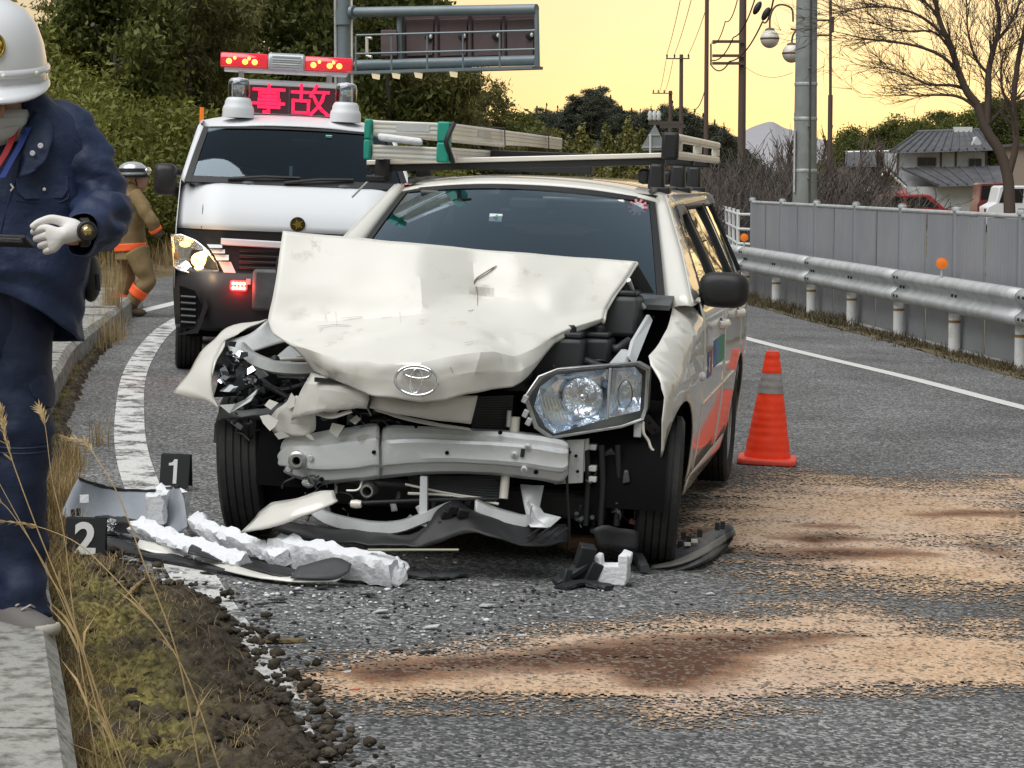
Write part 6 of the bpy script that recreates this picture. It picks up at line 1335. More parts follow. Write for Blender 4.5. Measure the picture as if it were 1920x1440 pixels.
U_ = [-1+k/14 for k in range(29)]
g = MB(); g.grid([[vf(u, z, y) for u in U_] for z, y in ((1.055, .045), (1.10, .05), (1.2, .10), (1.3, .17), (1.365, .235), (1.385, .27))]); g.build('front_panel', VW, van, smooth=50, solid=.006)
for sg in (1, -1):
    g = MB(); g.tube([vf(sg*.79, z, y-.004) for z, y in ((1.06, .045), (1.2, .10), (1.375, .25))], .004, 4); g.build('panel_gap', M['black'], van)
def vws(u, v): z = 1.385+.435*v; hw = .80+(.675-.80)*v; return Vector((u*hw, .27+.50*v+.22*max(0, abs(u)-.5)**2, z+.012*math.sin(PI*v)-.02*u*u*v))
g = MB(); g.grid([[vws(-1+k/10, j/8) for k in range(21)] for j in range(9)]); vwg = g.build('windscreen', M['van_screen'], van, smooth=180)
nv = V3((0, -.006, .005))
for (u0, u1, v0, v1) in ((-1, -.94, 0, 1), (.94, 1, 0, 1), (-.938, .938, .955, 1), (-.938, .938, 0, .10)):
    g = MB(); g.grid([[vws(u0+(u1-u0)*k/16, v0+(v1-v0)*j/6)+nv for k in range(17)] for j in range(7)]); g.build('screen_border', M['black'], vwg, smooth=180)
for sg in (1, -1):
    rows = []
    for j in range(9):
        v = j/8; p = vws(sg, v); z = p.z; e = Vector((sg*WV(z+.03), p.y+.17, z+.03)); rows.append([p.lerp(e, t_)+V3((sg*.012, -.02, .008))*math.sin(PI*t_) for t_ in (0, .3, .65, 1)])
    g = MB(); g.grid(rows); g.build('pillar_skin', VW, van, smooth=60, solid=.004)
    sd = sheet([(.24, .62), (.22, 1.06), (.45, 1.40), (.95, 1.86), (4.4, 1.90), (4.45, .35), (3.75, .35)]+arch(3.35, .38, 0, 180, 10)+[(2.9, .35), (1.1, .35)]+[(1.08, .36), (1.03, .5), (.95, .62), (.82, .70), (.7, .72), (.5, .70), (.35, .66)], lambda y, z: (sg*WV(z), y, z), .25).build('side_body', VW, van, smooth=40, solid=.006)
    for ol in ([(.75, 1.36), (1.10, 1.70), (1.75, 1.72), (1.75, 1.36)], [(1.9, 1.34), (1.9, 1.72), (3.1, 1.72), (3.1, 1.34)], [(3.2, 1.34), (3.2, 1.72), (4.25, 1.70), (4.3, 1.34)]):
        sheet(ol, lambda y, z: (sg*(WV(z)+.006), y, z), .3).build('side_window', M['dk_glass'], van)
    g = MB(); cx, cy, cz = sg*.935, .52, 1.40; rg = []
    for yy, s_ in ((-.08, .6), (-.06, .9), (0, 1), (.05, 1.), (.07, .95)): rg.append([Vector((cx+.085*s_*(abs(math.cos(a))**.5*(1 if math.cos(a) > 0 else -1)), cy+yy, cz+.118*s_*(abs(math.sin(a))**.5*(1 if math.sin(a) > 0 else -1)))) for a in [2*PI*i/24 for i in range(24)]])
    g.rings(rg); mr = g.build('door_mirror', M['van_black'], van, smooth=50)
    g = MB(); g.tube([(sg*.93, .54, 1.36), (sg*.84, .60, 1.30)], .04, 8); g.tube([(sg*.93, .54, 1.46), (sg*.82, .60, 1.46)], .025, 8); g.build('mirror_arm', M['van_black'], mr, smooth=60)
rows = []
for y, z, k in ((.76, 1.832, .93), (.80, 1.85, .97), (.95, 1.89, 1), (1.4, 1.93, 1), (2.5, 1.95, 1), (4.2, 1.94, 1), (4.42, 1.90, .97)):
    rows.append([(u*.70*k, y+.10*u*u*(1 if y < 1 else 0), z-.07*abs(u)**3) for u in [-1+q/8 for q in range(17)]])
g = MB(); g.grid(rows); g.build('roof', VW, van, smooth=60, solid=.006)
g = MB(); g.grid([[(u*WV(z), 4.42, z) for u in (-1, 0, 1)] for z in (.35, 1., 1.5, 1.9)]); g.build('tail_door', VW, van)
g = MB(); g.box((0, 2.3, .33), (1.5, 4, .12)); g.build('floor_pan', M['black_soft'], van)
g = MB(); g.grid([[(x_, y, z) for x_ in (-.76, 0, .76)] for y, z in ((.36, 1.36), (.6, 1.40), (.8, 1.33), (.82, 1.))]); g.build('dashboard', M['dash'], van, solid=.01)
g = MB(); ring = [Vector((-.38+.21*math.cos(a), .95+.14*math.sin(a), 1.40+.10*math.sin(a))) for a in [2*PI*k/24 for k in range(25)]]; g.tube(ring, .015, 8, caps=False); g.build('steering_wheel', M['black'], van, smooth=60)
for x_ in (-.4, .4): g = MB(); g.box((x_, 1.55, 1.25), (.5, .16, .75), (-.15, 0, 0)); st = g.build('seat', M['seat'], van, bevel=.06); g = MB(); g.box((x_, 1.6, 1.72), (.26, .1, .16)); g.build('headrest', M['seat'], st, bevel=.04)
g = MB(); g.box((0, 2.2, 1.2), (1.5, .05, 1.3)); g.build('cab_partition', M['seat'], van)
g = MB(); g.box(vws(.08, .72)+V3((0, .06, 0)), (.2, .03, .06)); g.build('rear_view_mirror', M['black'], van, bevel=.01)
g = MB(); g.box(vws(.33, .86)+nv, (.045, .006, .022), (.7, 0, 0)); g.build('sticker', M['mint'], vwg)
g = MB(); g.box(vws(-.06, .22)+V3((0, .06, 0)), (.022, .01, .09)); g.build('tag', M['white_post'], van)
for (p0, p1) in (((-.62, .05), (.02, .10)), ((-.12, .02), (.50, .11))):
    a, b = vws(*p0)+nv*3, vws(*p1)+nv*3; g = MB(); g.tube([a, (a+b)/2+V3((0, -.004, .012)), b], .013, 6); g.build('wiper', M['black'], van, smooth=60)
for x_ in (-.35, .33): g = MB(); g.ell((x_, .30, 1.39), (.07, .04, .025), 12, 8); g.build('wiper_cover', M['grey_plastic'], van, smooth=180)
# badge
q = vf(0, 1.115, .048); bd_ = bpy.data.objects.new('badge', None); COL.objects.link(bd_); bd_.parent = van; bd_.location = q+V3((0, -.006, 0))
M['gold'] = mat('gold_badge', (.62, .45, .10), .25, 1.)
g = MB(); g.lathe([(.054, .01), (.052, -.008), (.001, -.010)], 24, axis='Y'); g.build('badge_disc', mat('dark_badge', (.06, .05, .02), .3, .6), bd_, smooth=40)
for k in range(10):
    a = 2*PI*k/10; r_ = .046 if k % 2 else .034; g = MB(); g.prism([(0, -.012, 0), (r_*math.cos(a-.2)*.5, -.012, r_*math.sin(a-.2)*.5), (r_*math.cos(a), -.012, r_*math.sin(a)), (r_*math.cos(a+.2)*.5, -.012, r_*math.sin(a+.2)*.5)], (0, -.005, 0)); g.build('ray', M['gold'], bd_)
# grille, chrome bar, slats
g = MB(); g.grid([[vf(u, z, y) for u in [-1+k/14 for k in range(29)]] for z, y in ((1.052, .052), (1.0, .06), (.90, .05), (.76, .03))]); g.build('grille_back', M['black'], van, smooth=60)
def fz(py): return VP(548, py, 0).z
g = MB(); g.rings([[Vector((x_, .005+.10*x_*x_, z_+.02*abs(x_)))+V3((0, dy, dz)) for dy, dz in ((0, .026), (-.03, .018), (-.03, -.018), (0, -.024))] for x_, z_ in [(-.53+.0757*k, fz(461)) for k in range(15)]]); g.build('grille_bar', VW, van, smooth=50)
for py in (473, 484, 495, 506): g = MB(); g.tube([(-.40, .03, fz(py)), (0, .015, fz(py)), (.40, .03, fz(py))], .012, 6); g.build('grille_slat', M['van_black'], van, smooth=60)
for sg in (-1, 1):
    for (xa, xb, ya, yb, s0) in ((392, 420, 458, 465, 0), (398, 425, 467, 475, 0), (405, 432, 477, 488, 0), (413, 452, 490, 528, 1)):
        q = [VP(xa, ya, .03), VP(xb-4*s0*4, ya+1, .03), VP(xb, yb, .0), VP(xa+(18 if s0 else 5), yb, .0)]
        if sg > 0: q = [V3((-p.x, p.y, p.z)) for p in q]
        g = MB(); g.prism(q, (0, -.02, 0)); g.build('grille_wing', VW, van)
# bumper
def bf(u, z, y0): return Vector((u*(WV(z)+.006), y0+.30*max(0, abs(u)-.62)**2/.14, z))
g = MB(); g.grid([[bf(u, z, y) for u in U_] for z, y in ((.775, .03), (.74, -.02), (.60, -.055), (.45, -.06), (.36, -.03), (.33, .05))]); bmp = g.build('bumper', M['van_black'], van, smooth=50, solid=.006)
for sg in (1, -1):
    P_ = [(342, 535), (370, 545), (382, 572), (370, 612), (343, 615)]; q = [VP(x_, y_, -.062+.06*(375-x_)/40) for x_, y_ in P_]
    if sg > 0: q = [V3((-p.x, p.y, p.z)) for p in q]
    g = MB(); g.prism(q, (0, -.012, 0)); fg = g.build('fog_recess', M['black_soft'], bmp)
    for k in range(5):
        a, b = VP(345, 556+k*12, -.03), VP(372, 558+k*12, -.075)
        if sg > 0: a.x *= -1; b.x *= -1
        g = MB(); g.tube([a, b], .010, 5); g.build('slat', M['van_black'], bmp)
    q = [VP(x_, y_, -.09) for x_, y_ in ((384, 545), (394, 575), (376, 625), (340, 628), (372, 615), (385, 574))]
    if sg > 0: q = [V3((-p.x, p.y, p.z)) for p in q]
    g = MB(); g.prism(q, (0, .02, 0)); g.build('bumper_trim', M['van_black'], bmp)
    # headlamp
    HLp = [(327, 441), (345, 440), (372, 452), (395, 470), (408, 492), (418, 520), (380, 517), (345, 508), (331, 500)]
    dl = lambda px: .02+.20*((418-px)/91)**1.6
    q = [VP(x_, y_, dl(x_)) for x_, y_ in HLp]
    if sg > 0: q = [V3((-p.x, p.y, p.z)) for p in q]
    c = sum(q, Vector())/len(q)
    g = MB(); g.rings([q, [c.lerp(p, .9)+V3((0, .02, 0)) for p in q], [c.lerp(p, .4)+V3((0, .06, 0)) for p in q]], (False, True)); hl_ = g.build('headlamp', M['refl'], van, smooth=30)
    g = MB(); g.tube(q+[q[0]], .008, 6); g.build('lamp_rim', M['chrome'], hl_, smooth=60)
    if 'lamp_warm' not in M:
        M['lamp_warm'] = mat('warm_headlight', (1, .8, .4), .3, emit=((1, .55, .13), 3.5)); M['lamp_hot'] = mat('hot_headlight', (1, .9, .6), .3, emit=((1, .78, .36), 9.)); M['amber'] = mat('amber_indicator', (.45, .14, .02), .2)
    for px, py, w_, h_, m_ in ((385, 488, .085, .062, 'lamp_warm'), (385, 478, .03, .026, 'lamp_hot'), (378, 503, .035, .012, 'lamp_hot'), (400, 505, .025, .02, 'lamp_warm'), (352, 458, .040, .022, 'lamp_warm'), (336, 480, .018, .028, 'amber')):
        p = VP(px, py, dl(px)+(.035 if m_ != 'lamp_hot' else .012)); p.x *= -1 if sg > 0 else 1
        g = MB(); g.ell(p, (w_, .02, h_), 14, 8); g.build('bulb', M[m_], hl_, smooth=180)
    p_ = [p+V3((0, -.012, 0)) for p in q]; c = sum(p_, Vector())/len(p_); g = MB(); g.rings([p_, [c.lerp(p, .5)+V3((0, -.015, 0)) for p in p_]], (False, True)); g.build('lens', M['lens'], hl_, smooth=60)
# red flashing lamp in the grille, number-plate holder, tyres
M['led_red'] = mat('lit_red_led', (.8, .02, .02), .4, emit=((1, .015, .015), 12.)); M['led_core'] = mat('lit_led_core', (1, .4, .3), .4, emit=((1, .32, .12), 22.))
p = VP(450, 536, -.07); g = MB(); g.box(p, (.115, .03, .075)); fl2 = g.build('flash_lamp', M['led_red'], van, bevel=.015)
for k in range(4):
    for r_ in (-1, 1): g = MB(); g.ell(p+V3((-.036+.024*k, -.018, .016*r_)), (.010, .006, .010), 10, 6); g.build('led', M['led_core'], fl2, smooth=180)
p = VP(468, 528, -.07); g = MB(); g.box(p, (.03, .03, .04)); g.build('lamp_bracket', M['galv'], fl2)
g = MB(); g.box(VP(520, 545, -.10), (.34, .05, .30)); g.build('radar_cover', M['grey_plastic'], van, bevel=.03)
for sg in (1, -1):
    for y in (.72, 3.35): wheel(van, (sg*.735, y, .325), .325, .19, 0, 0, sg)
# sign and light bar
SB = bpy.data.objects.new('roof_sign', None); COL.objects.link(SB); SB.parent = van
ys = 1.35; a, b = VP(434, 146, ys), VP(640, 222, ys); za, zb_ = a.z, 1.93; xm = (a.x+b.x)/2; wd_ = b.x-a.x
g = MB(); g.box((xm, ys+.05, (za+zb_)/2), (wd_, .10, za-zb_)); g.build('sign_case', VW, SB, bevel=.025)
M['sign_face'] = mat('led_panel', (.035, .022, .028), .5, emit=((.5, .05, .09), .05)); M['led_pink'] = mat('lit_red_characters', (.9, .02, .1), .5, emit=((1, .012, .06), 1.15))
fz0, fz1 = zb_+.01, za-.045
g = MB(); g.box((xm, ys-.004, (fz0+fz1)/2), (wd_-.05, .006, fz1-fz0)); g.build('led_panel', M['sign_face'], SB)
g = MB(); g.box((xm+.02, ys-.009, (fz0+fz1)/2), (.008, .006, fz1-fz0)); g.build('panel_joint', M['grey_plastic'], SB)
chars = [(477, 533, [[(0, .86), (1, .86)], [(.5, 1), (.5, .02), (.36, .02)], [(.2, .74), (.8, .74), (.8, .60), (.2, .60), (.2, .74)], [(.18, .47), (.84, .47), (.84, .20)], [(0, .335), (1, .335)], [(.18, .2), (.84, .2)]]),
         (547, 614, [[(0, .76), (.5, .76)], [(.25, 1), (.25, .46)], [(.03, .46), (.46, .46), (.46, .04), (.03, .04), (.03, .46)], [(.68, 1), (.52, .64)], [(.60, .78), (1, .78)], [(.9, .78), (.84, .5), (.72, .25), (.54, 0)], [(.60, .62), (.7, .38), (.84, .16), (1, 0)]])]
for x0_, x1_, st in chars:
    p0, p1 = VP(x0_, 218, ys).x, VP(x1_, 160, ys).x; z0_, z1_ = VP((x0_+x1_)/2, 220, ys).z, VP((x0_+x1_)/2, 161, ys).z
    z0_ = max(z0_, fz0+.008); g = MB()
    for n_, l in enumerate(st):
        P_ = [Vector((p0+(p1-p0)*a_, ys-.012-.0012*n_, z0_+(z1_-z0_)*b_)) for a_, b_ in l]
        for q0, q1 in zip(P_, P_[1:]):
            d = (q1-q0).normalized()*.012; n2 = Vector((-d.z, 0, d.x))*.95; g.prism([q0-d+n2, q1+d+n2, q1+d-n2, q0-d-n2], (0, .0011, 0))
    o = g.build('sign_character', M['led_pink'], SB); 
yl = 1.42; LB = bpy.data.objects.new('light_bar', None); COL.objects.link(LB); LB.parent = van
a, b = VP(417, 100, yl), VP(656, 137, yl); zc = (VP(537, 104, yl).z+VP(537, 132, yl).z)/2; hh = VP(537, 101, yl).z-VP(537, 130, yl).z
M['red_lens'] = mat('red_lamp_lens', (.62, .012, .03), .12, coat=1., emit=((1, .02, .05), .30)); M['amber_glow'] = mat('glowing_lamp', (1, .3, .1), .3, emit=((1, .22, .03), 6.))
xa_, xb_ = a.x, b.x; c0, c1 = VP(503, 115, yl).x, VP(570, 115, yl).x
for p0, p1, nm, m_ in ((xa_, c0, 'red_lens', 'red_lens'), (c1, xb_, 'red_lens', 'red_lens')):
    g = MB(); g.rings([[Vector((x_, yl+.15*dy, zc+hh*.5*dz)) for dy, dz in ((-1, -.9), (-1, .3), (-.8, .9), (.8, .9), (1, .3), (1, -.9))] for x_ in (p0, p1)]); rl_ = g.build(nm, M[m_], LB, bevel=.012)
    for k, f in enumerate((.18, .30, .52, .60, .72, .76)): 
        if k < 5: g = MB(); g.ell((p0+(p1-p0)*f, yl-.152, zc+hh*(.1 if k % 2 else -.12)), (.012 if k in (1, 3) else .022, .006, .014 if k % 2 else .022), 10, 6); g.build('lamp_glow', M['amber_glow'], rl_, smooth=180)
g = MB(); g.rings([[Vector((x_, yl+.16*dy, zc+hh*.56*dz)) for dy, dz in ((-1, -.95), (-1, .3), (-.8, 1), (.8, 1), (1, .3), (1, -.95))] for x_ in (c0, c0+.03, c1-.03, c1)]); cb = g.build('speaker_box', mat('clear_speaker', (.42, .46, .50), .25, .3), LB, bevel=.015)
for k in range(5): g = MB(); g.box(((c0+c1)/2, yl-.163, zc-hh*.3+k*hh*.15), (c1-c0-.06, .008, .01)); g.build('louvre', M['white_post'] if k % 2 else M['galv'], cb)
g = MB(); g.box(((xa_+xb_)/2, yl, zc-hh*.58), (xb_-xa_-.06, .24, .03)); g.build('bar_base', VW, LB, bevel=.008)
for px in (455, 616): q = VP(px, 142, yl); g = MB(); g.tube([(q.x, yl, zc-hh*.6), (q.x, yl, za-.005)], .022, 10); g.build('bar_stay', VW, LB, smooth=60)
M['clear_dome'] = glass('clear_dome', (.80, .84, .86), 2.2)
for px, py in ((449, 222), (645, 232)):
    p = VP(px, py, .97); zb2 = 1.895; bc = bpy.data.objects.new('beacon', None); COL.objects.link(bc); bc.parent = van; bc.location = (p.x, .97, zb2)
    s_ = 1.06
    g = MB(); g.lathe([(.115, -.01), (.115, .05), (.108, .075), (.100, .085), (.098, .11), (.085, .135), (.07, .145), (.001, .145)], 28); g.build('beacon_base', VW, bc, smooth=35)
    g = MB(); g.lathe([(.078, .145), (.080, .19), (.080, .24), (.072, .272), (.05, .285), (.001, .288)], 28, caps=(False, False)); g.build('dome', M['clear_dome'], bc, smooth=60)
    g = MB(); g.ell((0, 0, .20), (.045, .045, .055), 14, 10); g.build('rotating_mirror', M['refl'], bc, jitter=(30, .01))
    g = MB(); g.lathe([(.074, .262), (.06, .282), (.001, .292)], 24); g.build('dome_cap', VW, bc, smooth=50)
g = MB(); g.tube([(-.70, 2.4, 1.80), (-.70, 2.4, 2.00)], .017, 8); g.build('aerial_stub', M['orange'], van, smooth=60)

# the lit red flasher and headlamps throw their own light on the bumper round them
for nm, p, col_, e_ in (('flasher_light', VP(450, 538, -.13), (1, .02, .02), 2.2), ('headlight_light', VP(385, 488, -.10), (1, .6, .25), 1.6)):
    l_ = bpy.data.lights.new(nm, 'POINT'); l_.energy = e_; l_.color = col_; l_.shadow_soft_size = .04; q = bpy.data.objects.new(nm, l_); COL.objects.link(q); q.parent = van; q.location = p

van.scale = (1.025, 1, 1)
# ================================================================ traffic cone
random.seed(33); np.random.seed(33)
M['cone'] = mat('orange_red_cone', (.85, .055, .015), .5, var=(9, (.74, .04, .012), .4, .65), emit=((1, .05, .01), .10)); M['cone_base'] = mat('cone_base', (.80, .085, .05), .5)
M['band'] = mat('grey_reflective_band', (.36, .345, .34), .45, var=(14, (.28, .27, .265), .4, .65))
cp = gnd(1438, 868); ct = thing('traffic_cone', 'orange traffic cone with a grey band standing beside the rear wheel of the crashed car', 'cone', cp, (0, SLOPE, R(-8)))
H_ = EYE-(657-350)/F*cp.y-cp.z; hb_ = .30
g = MB(); g.rings([[Vector((x_*s_, y_*s_, z_)) for x_, y_ in ((-.16, -.13), (-.13, -.16), (.13, -.16), (.16, -.13), (.16, .13), (.13, .16), (-.13, .16), (-.16, .13))] for s_, z_ in ((1, .004), (1, .026), (.96, .036))]); g.build('base', M['cone_base'], ct, bevel=.005)
rp = lambda t_: .128-(.128-.033)*t_
def cone_seg(nm, a, b, m, off=0.):
    n_ = max(4, int((b-a)*60)); rg = []
    for k in range(n_+1):
        t_ = a+(b-a)*k/n_; z_ = .034+(H_-.034)*t_; wr = .0022*noise.noise(Vector((0, 0, z_*38)))+.0012*math.sin(z_*150)
        rg.append([Vector(((rp(t_)+off+wr+.0025*noise.noise(Vector((math.cos(q)*2, math.sin(q)*2, z_*22))))*math.cos(q), (rp(t_)+off+wr+.0025*noise.noise(Vector((math.cos(q)*2, math.sin(q)*2, z_*22))))*math.sin(q), z_)) for q in [2*PI*i/36 for i in range(36)]])
    g = MB(); g.rings(rg, (False, b >= 1)); g.build(nm, m, ct, smooth=60)
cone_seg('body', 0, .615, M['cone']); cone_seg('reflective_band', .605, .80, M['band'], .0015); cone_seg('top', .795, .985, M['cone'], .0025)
g = MB(); g.lathe([(.037, H_-.016), (.036, H_-.004), (.026, H_), (.018, H_-.004)], 24, caps=(False, False)); g.build('top_ring', M['cone_base'], ct, smooth=40)
# ================================================================ evidence markers
M['plate'] = mat('black_marker_plate', (.014, .015, .017), .55); M['digit'] = mat('white_digit', (.70, .70, .70), .6)
for tx, px0, px1, py0, py1, lb, rz in (('1', 297, 353, 857, 921, 'black number plate marked 1 standing on the white line behind the grey bumper piece', R(-4)), ('2', 120, 196, 978, 1056, 'black number plate marked 2 standing on the mossy verge before the grey bumper piece', R(5))):
    p = gnd((px0+px1)/2, py1); p.z += .012; w_ = (px1-px0)/F*p.y; h_ = (py1-py0)/F*p.y
    t = thing('evidence_marker', lb, 'number marker', p, (0, SLOPE, rz), 'numbered evidence plates')
    g = MB(); g.box((0, .02, h_/2), (w_, .004, h_), (-.16, 0, 0)); g.build('front_plate', M['plate'], t, bevel=.0015)
    g = MB(); g.box((0, .085, h_/2), (w_, .004, h_), (.22, 0, 0)); g.build('back_plate', M['plate'], t, bevel=.0015)
    if tx == '1':
        g = MB(); s1 = h_*.36; g.prism([(-.10*s1, -s1, 0), (.20*s1, -s1, 0), (.20*s1, s1, 0), (-.06*s1, s1, 0), (-.22*s1, .74*s1, 0), (-.50*s1, .66*s1, 0), (-.50*s1, .46*s1, 0), (-.10*s1, .50*s1, 0)], (0, 0, .001))
        o = g.build('digit', M['digit'], t); o.location = (0, .0165, h_*.50); o.rotation_euler = (PI/2-.16, 0, 0)
    else:
        me = text_mesh(tx, h_*1.05, .005, .001); me.materials.append(M['digit']); ob('digit', me, t, (0, .0155, h_*.52), (PI/2-.16, 0, 0))
# ================================================================ wreckage on the road
M['bump_grey'] = mat('grey_inside_of_bumper', (.26, .28, .31), .5, var=(6, (.20, .22, .25), .4, .7)); M['dkgrey'] = mat('dark_grey_sheet', (.05, .053, .057), .6, var=(8, (.08, .083, .088), .45, .7))
def A(l, Y): return [at(px, py, (p[0] if isinstance(p, tuple) else p)) if False else at(px, py, Y if len(q) == 0 else q[0]) for (px, py, *q), p in [(t_, 0) for t_ in l]]
def wskin(name, rows, m, label=None, cat=None, group=None, su=4, sv=4, jit=(16, .004), solid=.005, parent=None, smooth=40):
    gg = smoothgrid([[at(*p) for p in r_] for r_ in rows], su, sv)
    for r_ in gg:
        for v in r_: v += noise.noise_vector(v*jit[0])*jit[1]
    g = MB(); g.grid(gg); o = g.build(name, m, parent, smooth=smooth, solid=solid); return tag(o, label, cat, group)
bc_ = wskin('bumper_corner', [[(148, 897, 9.15), (205, 915, 9.3), (262, 920, 9.35), (300, 918, 9.3), (335, 912, 9.1)], [(130, 930, 9.05), (200, 945, 9.22), (262, 950, 9.25), (300, 948, 9.2), (345, 935, 9.05)], [(116, 962, 8.98), (190, 975, 9.1), (255, 985, 9.12), (305, 985, 9.1), (350, 965, 9.0)], [(125, 975, 8.9), (190, 998, 8.95), (255, 1010, 8.98), (310, 1010, 8.95), (352, 985, 8.9)]], M['bump_grey'], 'curved grey inner side of a torn-off bumper corner behind the plate marked 2', 'bumper piece', 'torn-off bumper pieces', jit=(8, .006))
g = MB(); a = at(158, 935, 9.02); g.box(a, (.035, .003, .032), (-.2, 0, .2)); g.build('sticker', M['foam'], bc_)
for px, py in ((137, 962), (147, 960), (203, 975)): g = MB(); g.box(at(px, py, 8.98), (.014, .02, .03)); g.build('clip', M['black'], bc_)
for px, py in ((215, 982), (225, 992), (203, 990)): g = MB(); g.ell(at(px, py, 8.9), (.03, .02, .02), 10, 8); g.build('lamp_shard', M['mirror_bits'], bc_, jitter=(30, .012))
wskin('black_rim', [[(148, 895, 9.14), (205, 912, 9.29), (262, 917, 9.34), (300, 915, 9.29), (336, 909, 9.09)], [(148, 900, 9.14), (205, 918, 9.29), (262, 924, 9.34), (300, 921, 9.29), (336, 914, 9.09)]], M['black'], parent=bc_, jit=(30, .005))
def foam(name, label, path, hw, hh, jit=.016, m='foam', cat='foam piece', group='broken white foam from the bumper', seed=0, tw=0.):
    """crumbled bar of foam along world points"""
    c = curve(path, len(path)*7); rg = []
    for i, p in enumerate(c):
        t_ = (c[min(i+1, len(c)-1)]-c[max(i-1, 0)]).normalized(); n = t_.cross(V3((0, 0, 1))).normalized(); k = 1+.25*noise.noise(p*9+V3((seed, 0, 0)))
        u = V3((0, 0, 1))*math.cos(tw)+n*math.sin(tw); n2 = n*math.cos(tw)-V3((0, 0, 1))*math.sin(tw)
        q = [(-1, -1), (-1, -.3), (-1, .5), (-.8, 1), (-.3, 1), (.3, 1), (.8, 1), (1, .5), (1, -.3), (1, -1), (0, -1)]
        rg.append([p+n2*(hw*k*a_)+u*(hh*k*(b_+1)) + noise.noise_vector((p+n2*a_*.1+u*b_*.1)*31)*jit for a_, b_ in q])
    g = MB(); g.rings(rg); return tag(g.build(name, M[m], smooth=28), label, cat, group)
def gp(px, py, up=0.): p = gnd(px, py); p.z += up; return p
foam('foam_chunk', 'crumbled white foam lump leaning against the grey bumper corner', [gp(290, 1004, .045), gp(318, 985, .06), (gp(345, 990, .04))], .035, .055, .022, seed=1)
foam('foam_strip', 'thin white foam strip nearest the plate marked 2, tapering to a broken end', [gp(262, 1022, .06), gp(310, 1040, .05), gp(370, 1058, .045), gp(420, 1068, .035), gp(462, 1078, .03)], .035, .022, .016, seed=2, tw=.5)
foam('foam_strip', 'long white foam strip behind the dark sheet, running to the front wheel', [gp(372, 1008, .05), gp(400, 1030, .05), gp(450, 1045, .04), gp(500, 1060, .035), gp(535, 1075, .03)], .030, .025, .016, seed=3, tw=.4)
fd = foam('foam_bar', 'thick curved white foam bar with a broken right end on the asphalt', [gp(525, 1060, .03), gp(575, 1075, .03), gp(630, 1088, .03), gp(690, 1094, .02), gp(742, 1100, .01)], .04, .045, .012, seed=4, tw=.25)
g = MB(); g.ell(gp(735, 1098, .04), (.05, .05, .035), 12, 8); g.build('broken_end', M['foam'], fd, jitter=(26, .03))
g = MB(); g.ell(gp(750, 1088, .05), (.035, .04, .02), 12, 8, (.3, .4, 0)); g.build('broken_end', M['foam'], fd, jitter=(30, .02))
YA, YB, YC = gnd(280, 1048).y, gnd(420, 1075).y, gnd(600, 1098).y
sk = wskin('bumper_skin', [[(262, 1012, YA+.10), (340, 1032, YA), (440, 1058, YB), (540, 1076, YC+.05), (650, 1070, YC+.05)], [(258, 1026, YA+.05), (340, 1044, YA-.04), (440, 1068, YB-.06), (540, 1084, YC-.02), (640, 1084, YC-.03)], [(268, 1030, YA+.04), (345, 1052, YA-.06), (440, 1075, YB-.08), (540, 1091, YC-.04), (630, 1090, YC-.05)]], CW, 'long cream bumper skin lying face down under the foam strips', 'bumper piece', 'torn-off bumper pieces', jit=(9, .004))
wskin('dark_sheet', [[(360, 1020, YB+.15), (430, 1040, YB+.12), (520, 1062, YC+.15), (560, 1070, YC+.1)], [(350, 1036, YB+.02), (430, 1056, YB), (510, 1078, YC), (560, 1082, YC)]], M['black'], parent=sk, jit=(14, .006))
wskin('grey_flap', [[(560, 1062, YC), (600, 1052, YC+.02), (632, 1046, YC+.03), (660, 1058, YC+.02)], [(545, 1084, YC-.05), (600, 1086, YC-.06), (630, 1084, YC-.05), (655, 1072, YC-.02)]], M['dkgrey'], parent=sk, jit=(14, .004))
foam('plastic_strip', 'black plastic strip under the cream bumper skin beside the plate marked 2', [gp(200, 1022, .0), gp(280, 1046, .0), gp(380, 1066, .0), gp(480, 1082, .0)], .05, .012, .006, 'black', 'plastic piece', 'black plastic pieces', 5)
foam('plastic_strip', 'black bar lying from the wheel to the foam strip', [gp(190, 1000, .03), gp(260, 1018, .04), gp(330, 1035, .03)], .03, .02, .01, 'black', 'plastic piece', 'black plastic pieces', 6)
foam('plastic_shard', 'flat dark grey panel right of the thick foam bar', [gp(765, 1078, .004), gp(810, 1086, .006), gp(866, 1080, .008)], .045, .006, .008, 'dkgrey', 'plastic piece', 'black plastic pieces', 7)
# white notched foam block and black bracket before the left front tyre
Yk = gnd(1140, 1098).y
fb = thing('foam_block', 'small white foam block with a notch before the left front tyre', 'foam piece', gnd(1140, 1098), (0, SLOPE, R(-12)), 'broken white foam from the bumper')
g = MB(); g.prism([(-.075, 0, 0), (.06, 0, 0), (.07, 0, .03), (.066, 0, .115), (.035, 0, .118), (.03, 0, .075), (-.03, 0, .07), (-.034, 0, .105), (-.055, 0, .108), (-.058, 0, .085), (-.078, 0, .08)], (0, .085, 0)); g.build('block', M['foam'], fb, bevel=.005, jitter=(25, .006))
g = MB(); g.box((.055, .05, .10), (.04, .06, .045), (.1, .2, 0)); g.build('upper_lug', M['foam'], fb, bevel=.006, jitter=(25, .006))
bk = thing('black_bracket', 'broken black plastic bracket left of the white foam block', 'bracket', gnd(1088, 1098), (0, 0, R(15)), 'black plastic pieces')
for c_, d_, r_ in (((-.02, .02, .05), (.17, .05, .022), (.2, -.45, .2)), ((.02, .03, .08), (.06, .05, .14), (.3, .2, 0)), ((-.06, 0, .03), (.03, .04, .07), (0, .3, .3)), ((.05, .02, .04), (.05, .04, .09), (.2, .4, .2))): g = MB(); g.box(c_, d_, r_); g.build('arm', M['eng1'], bk, bevel=.004)
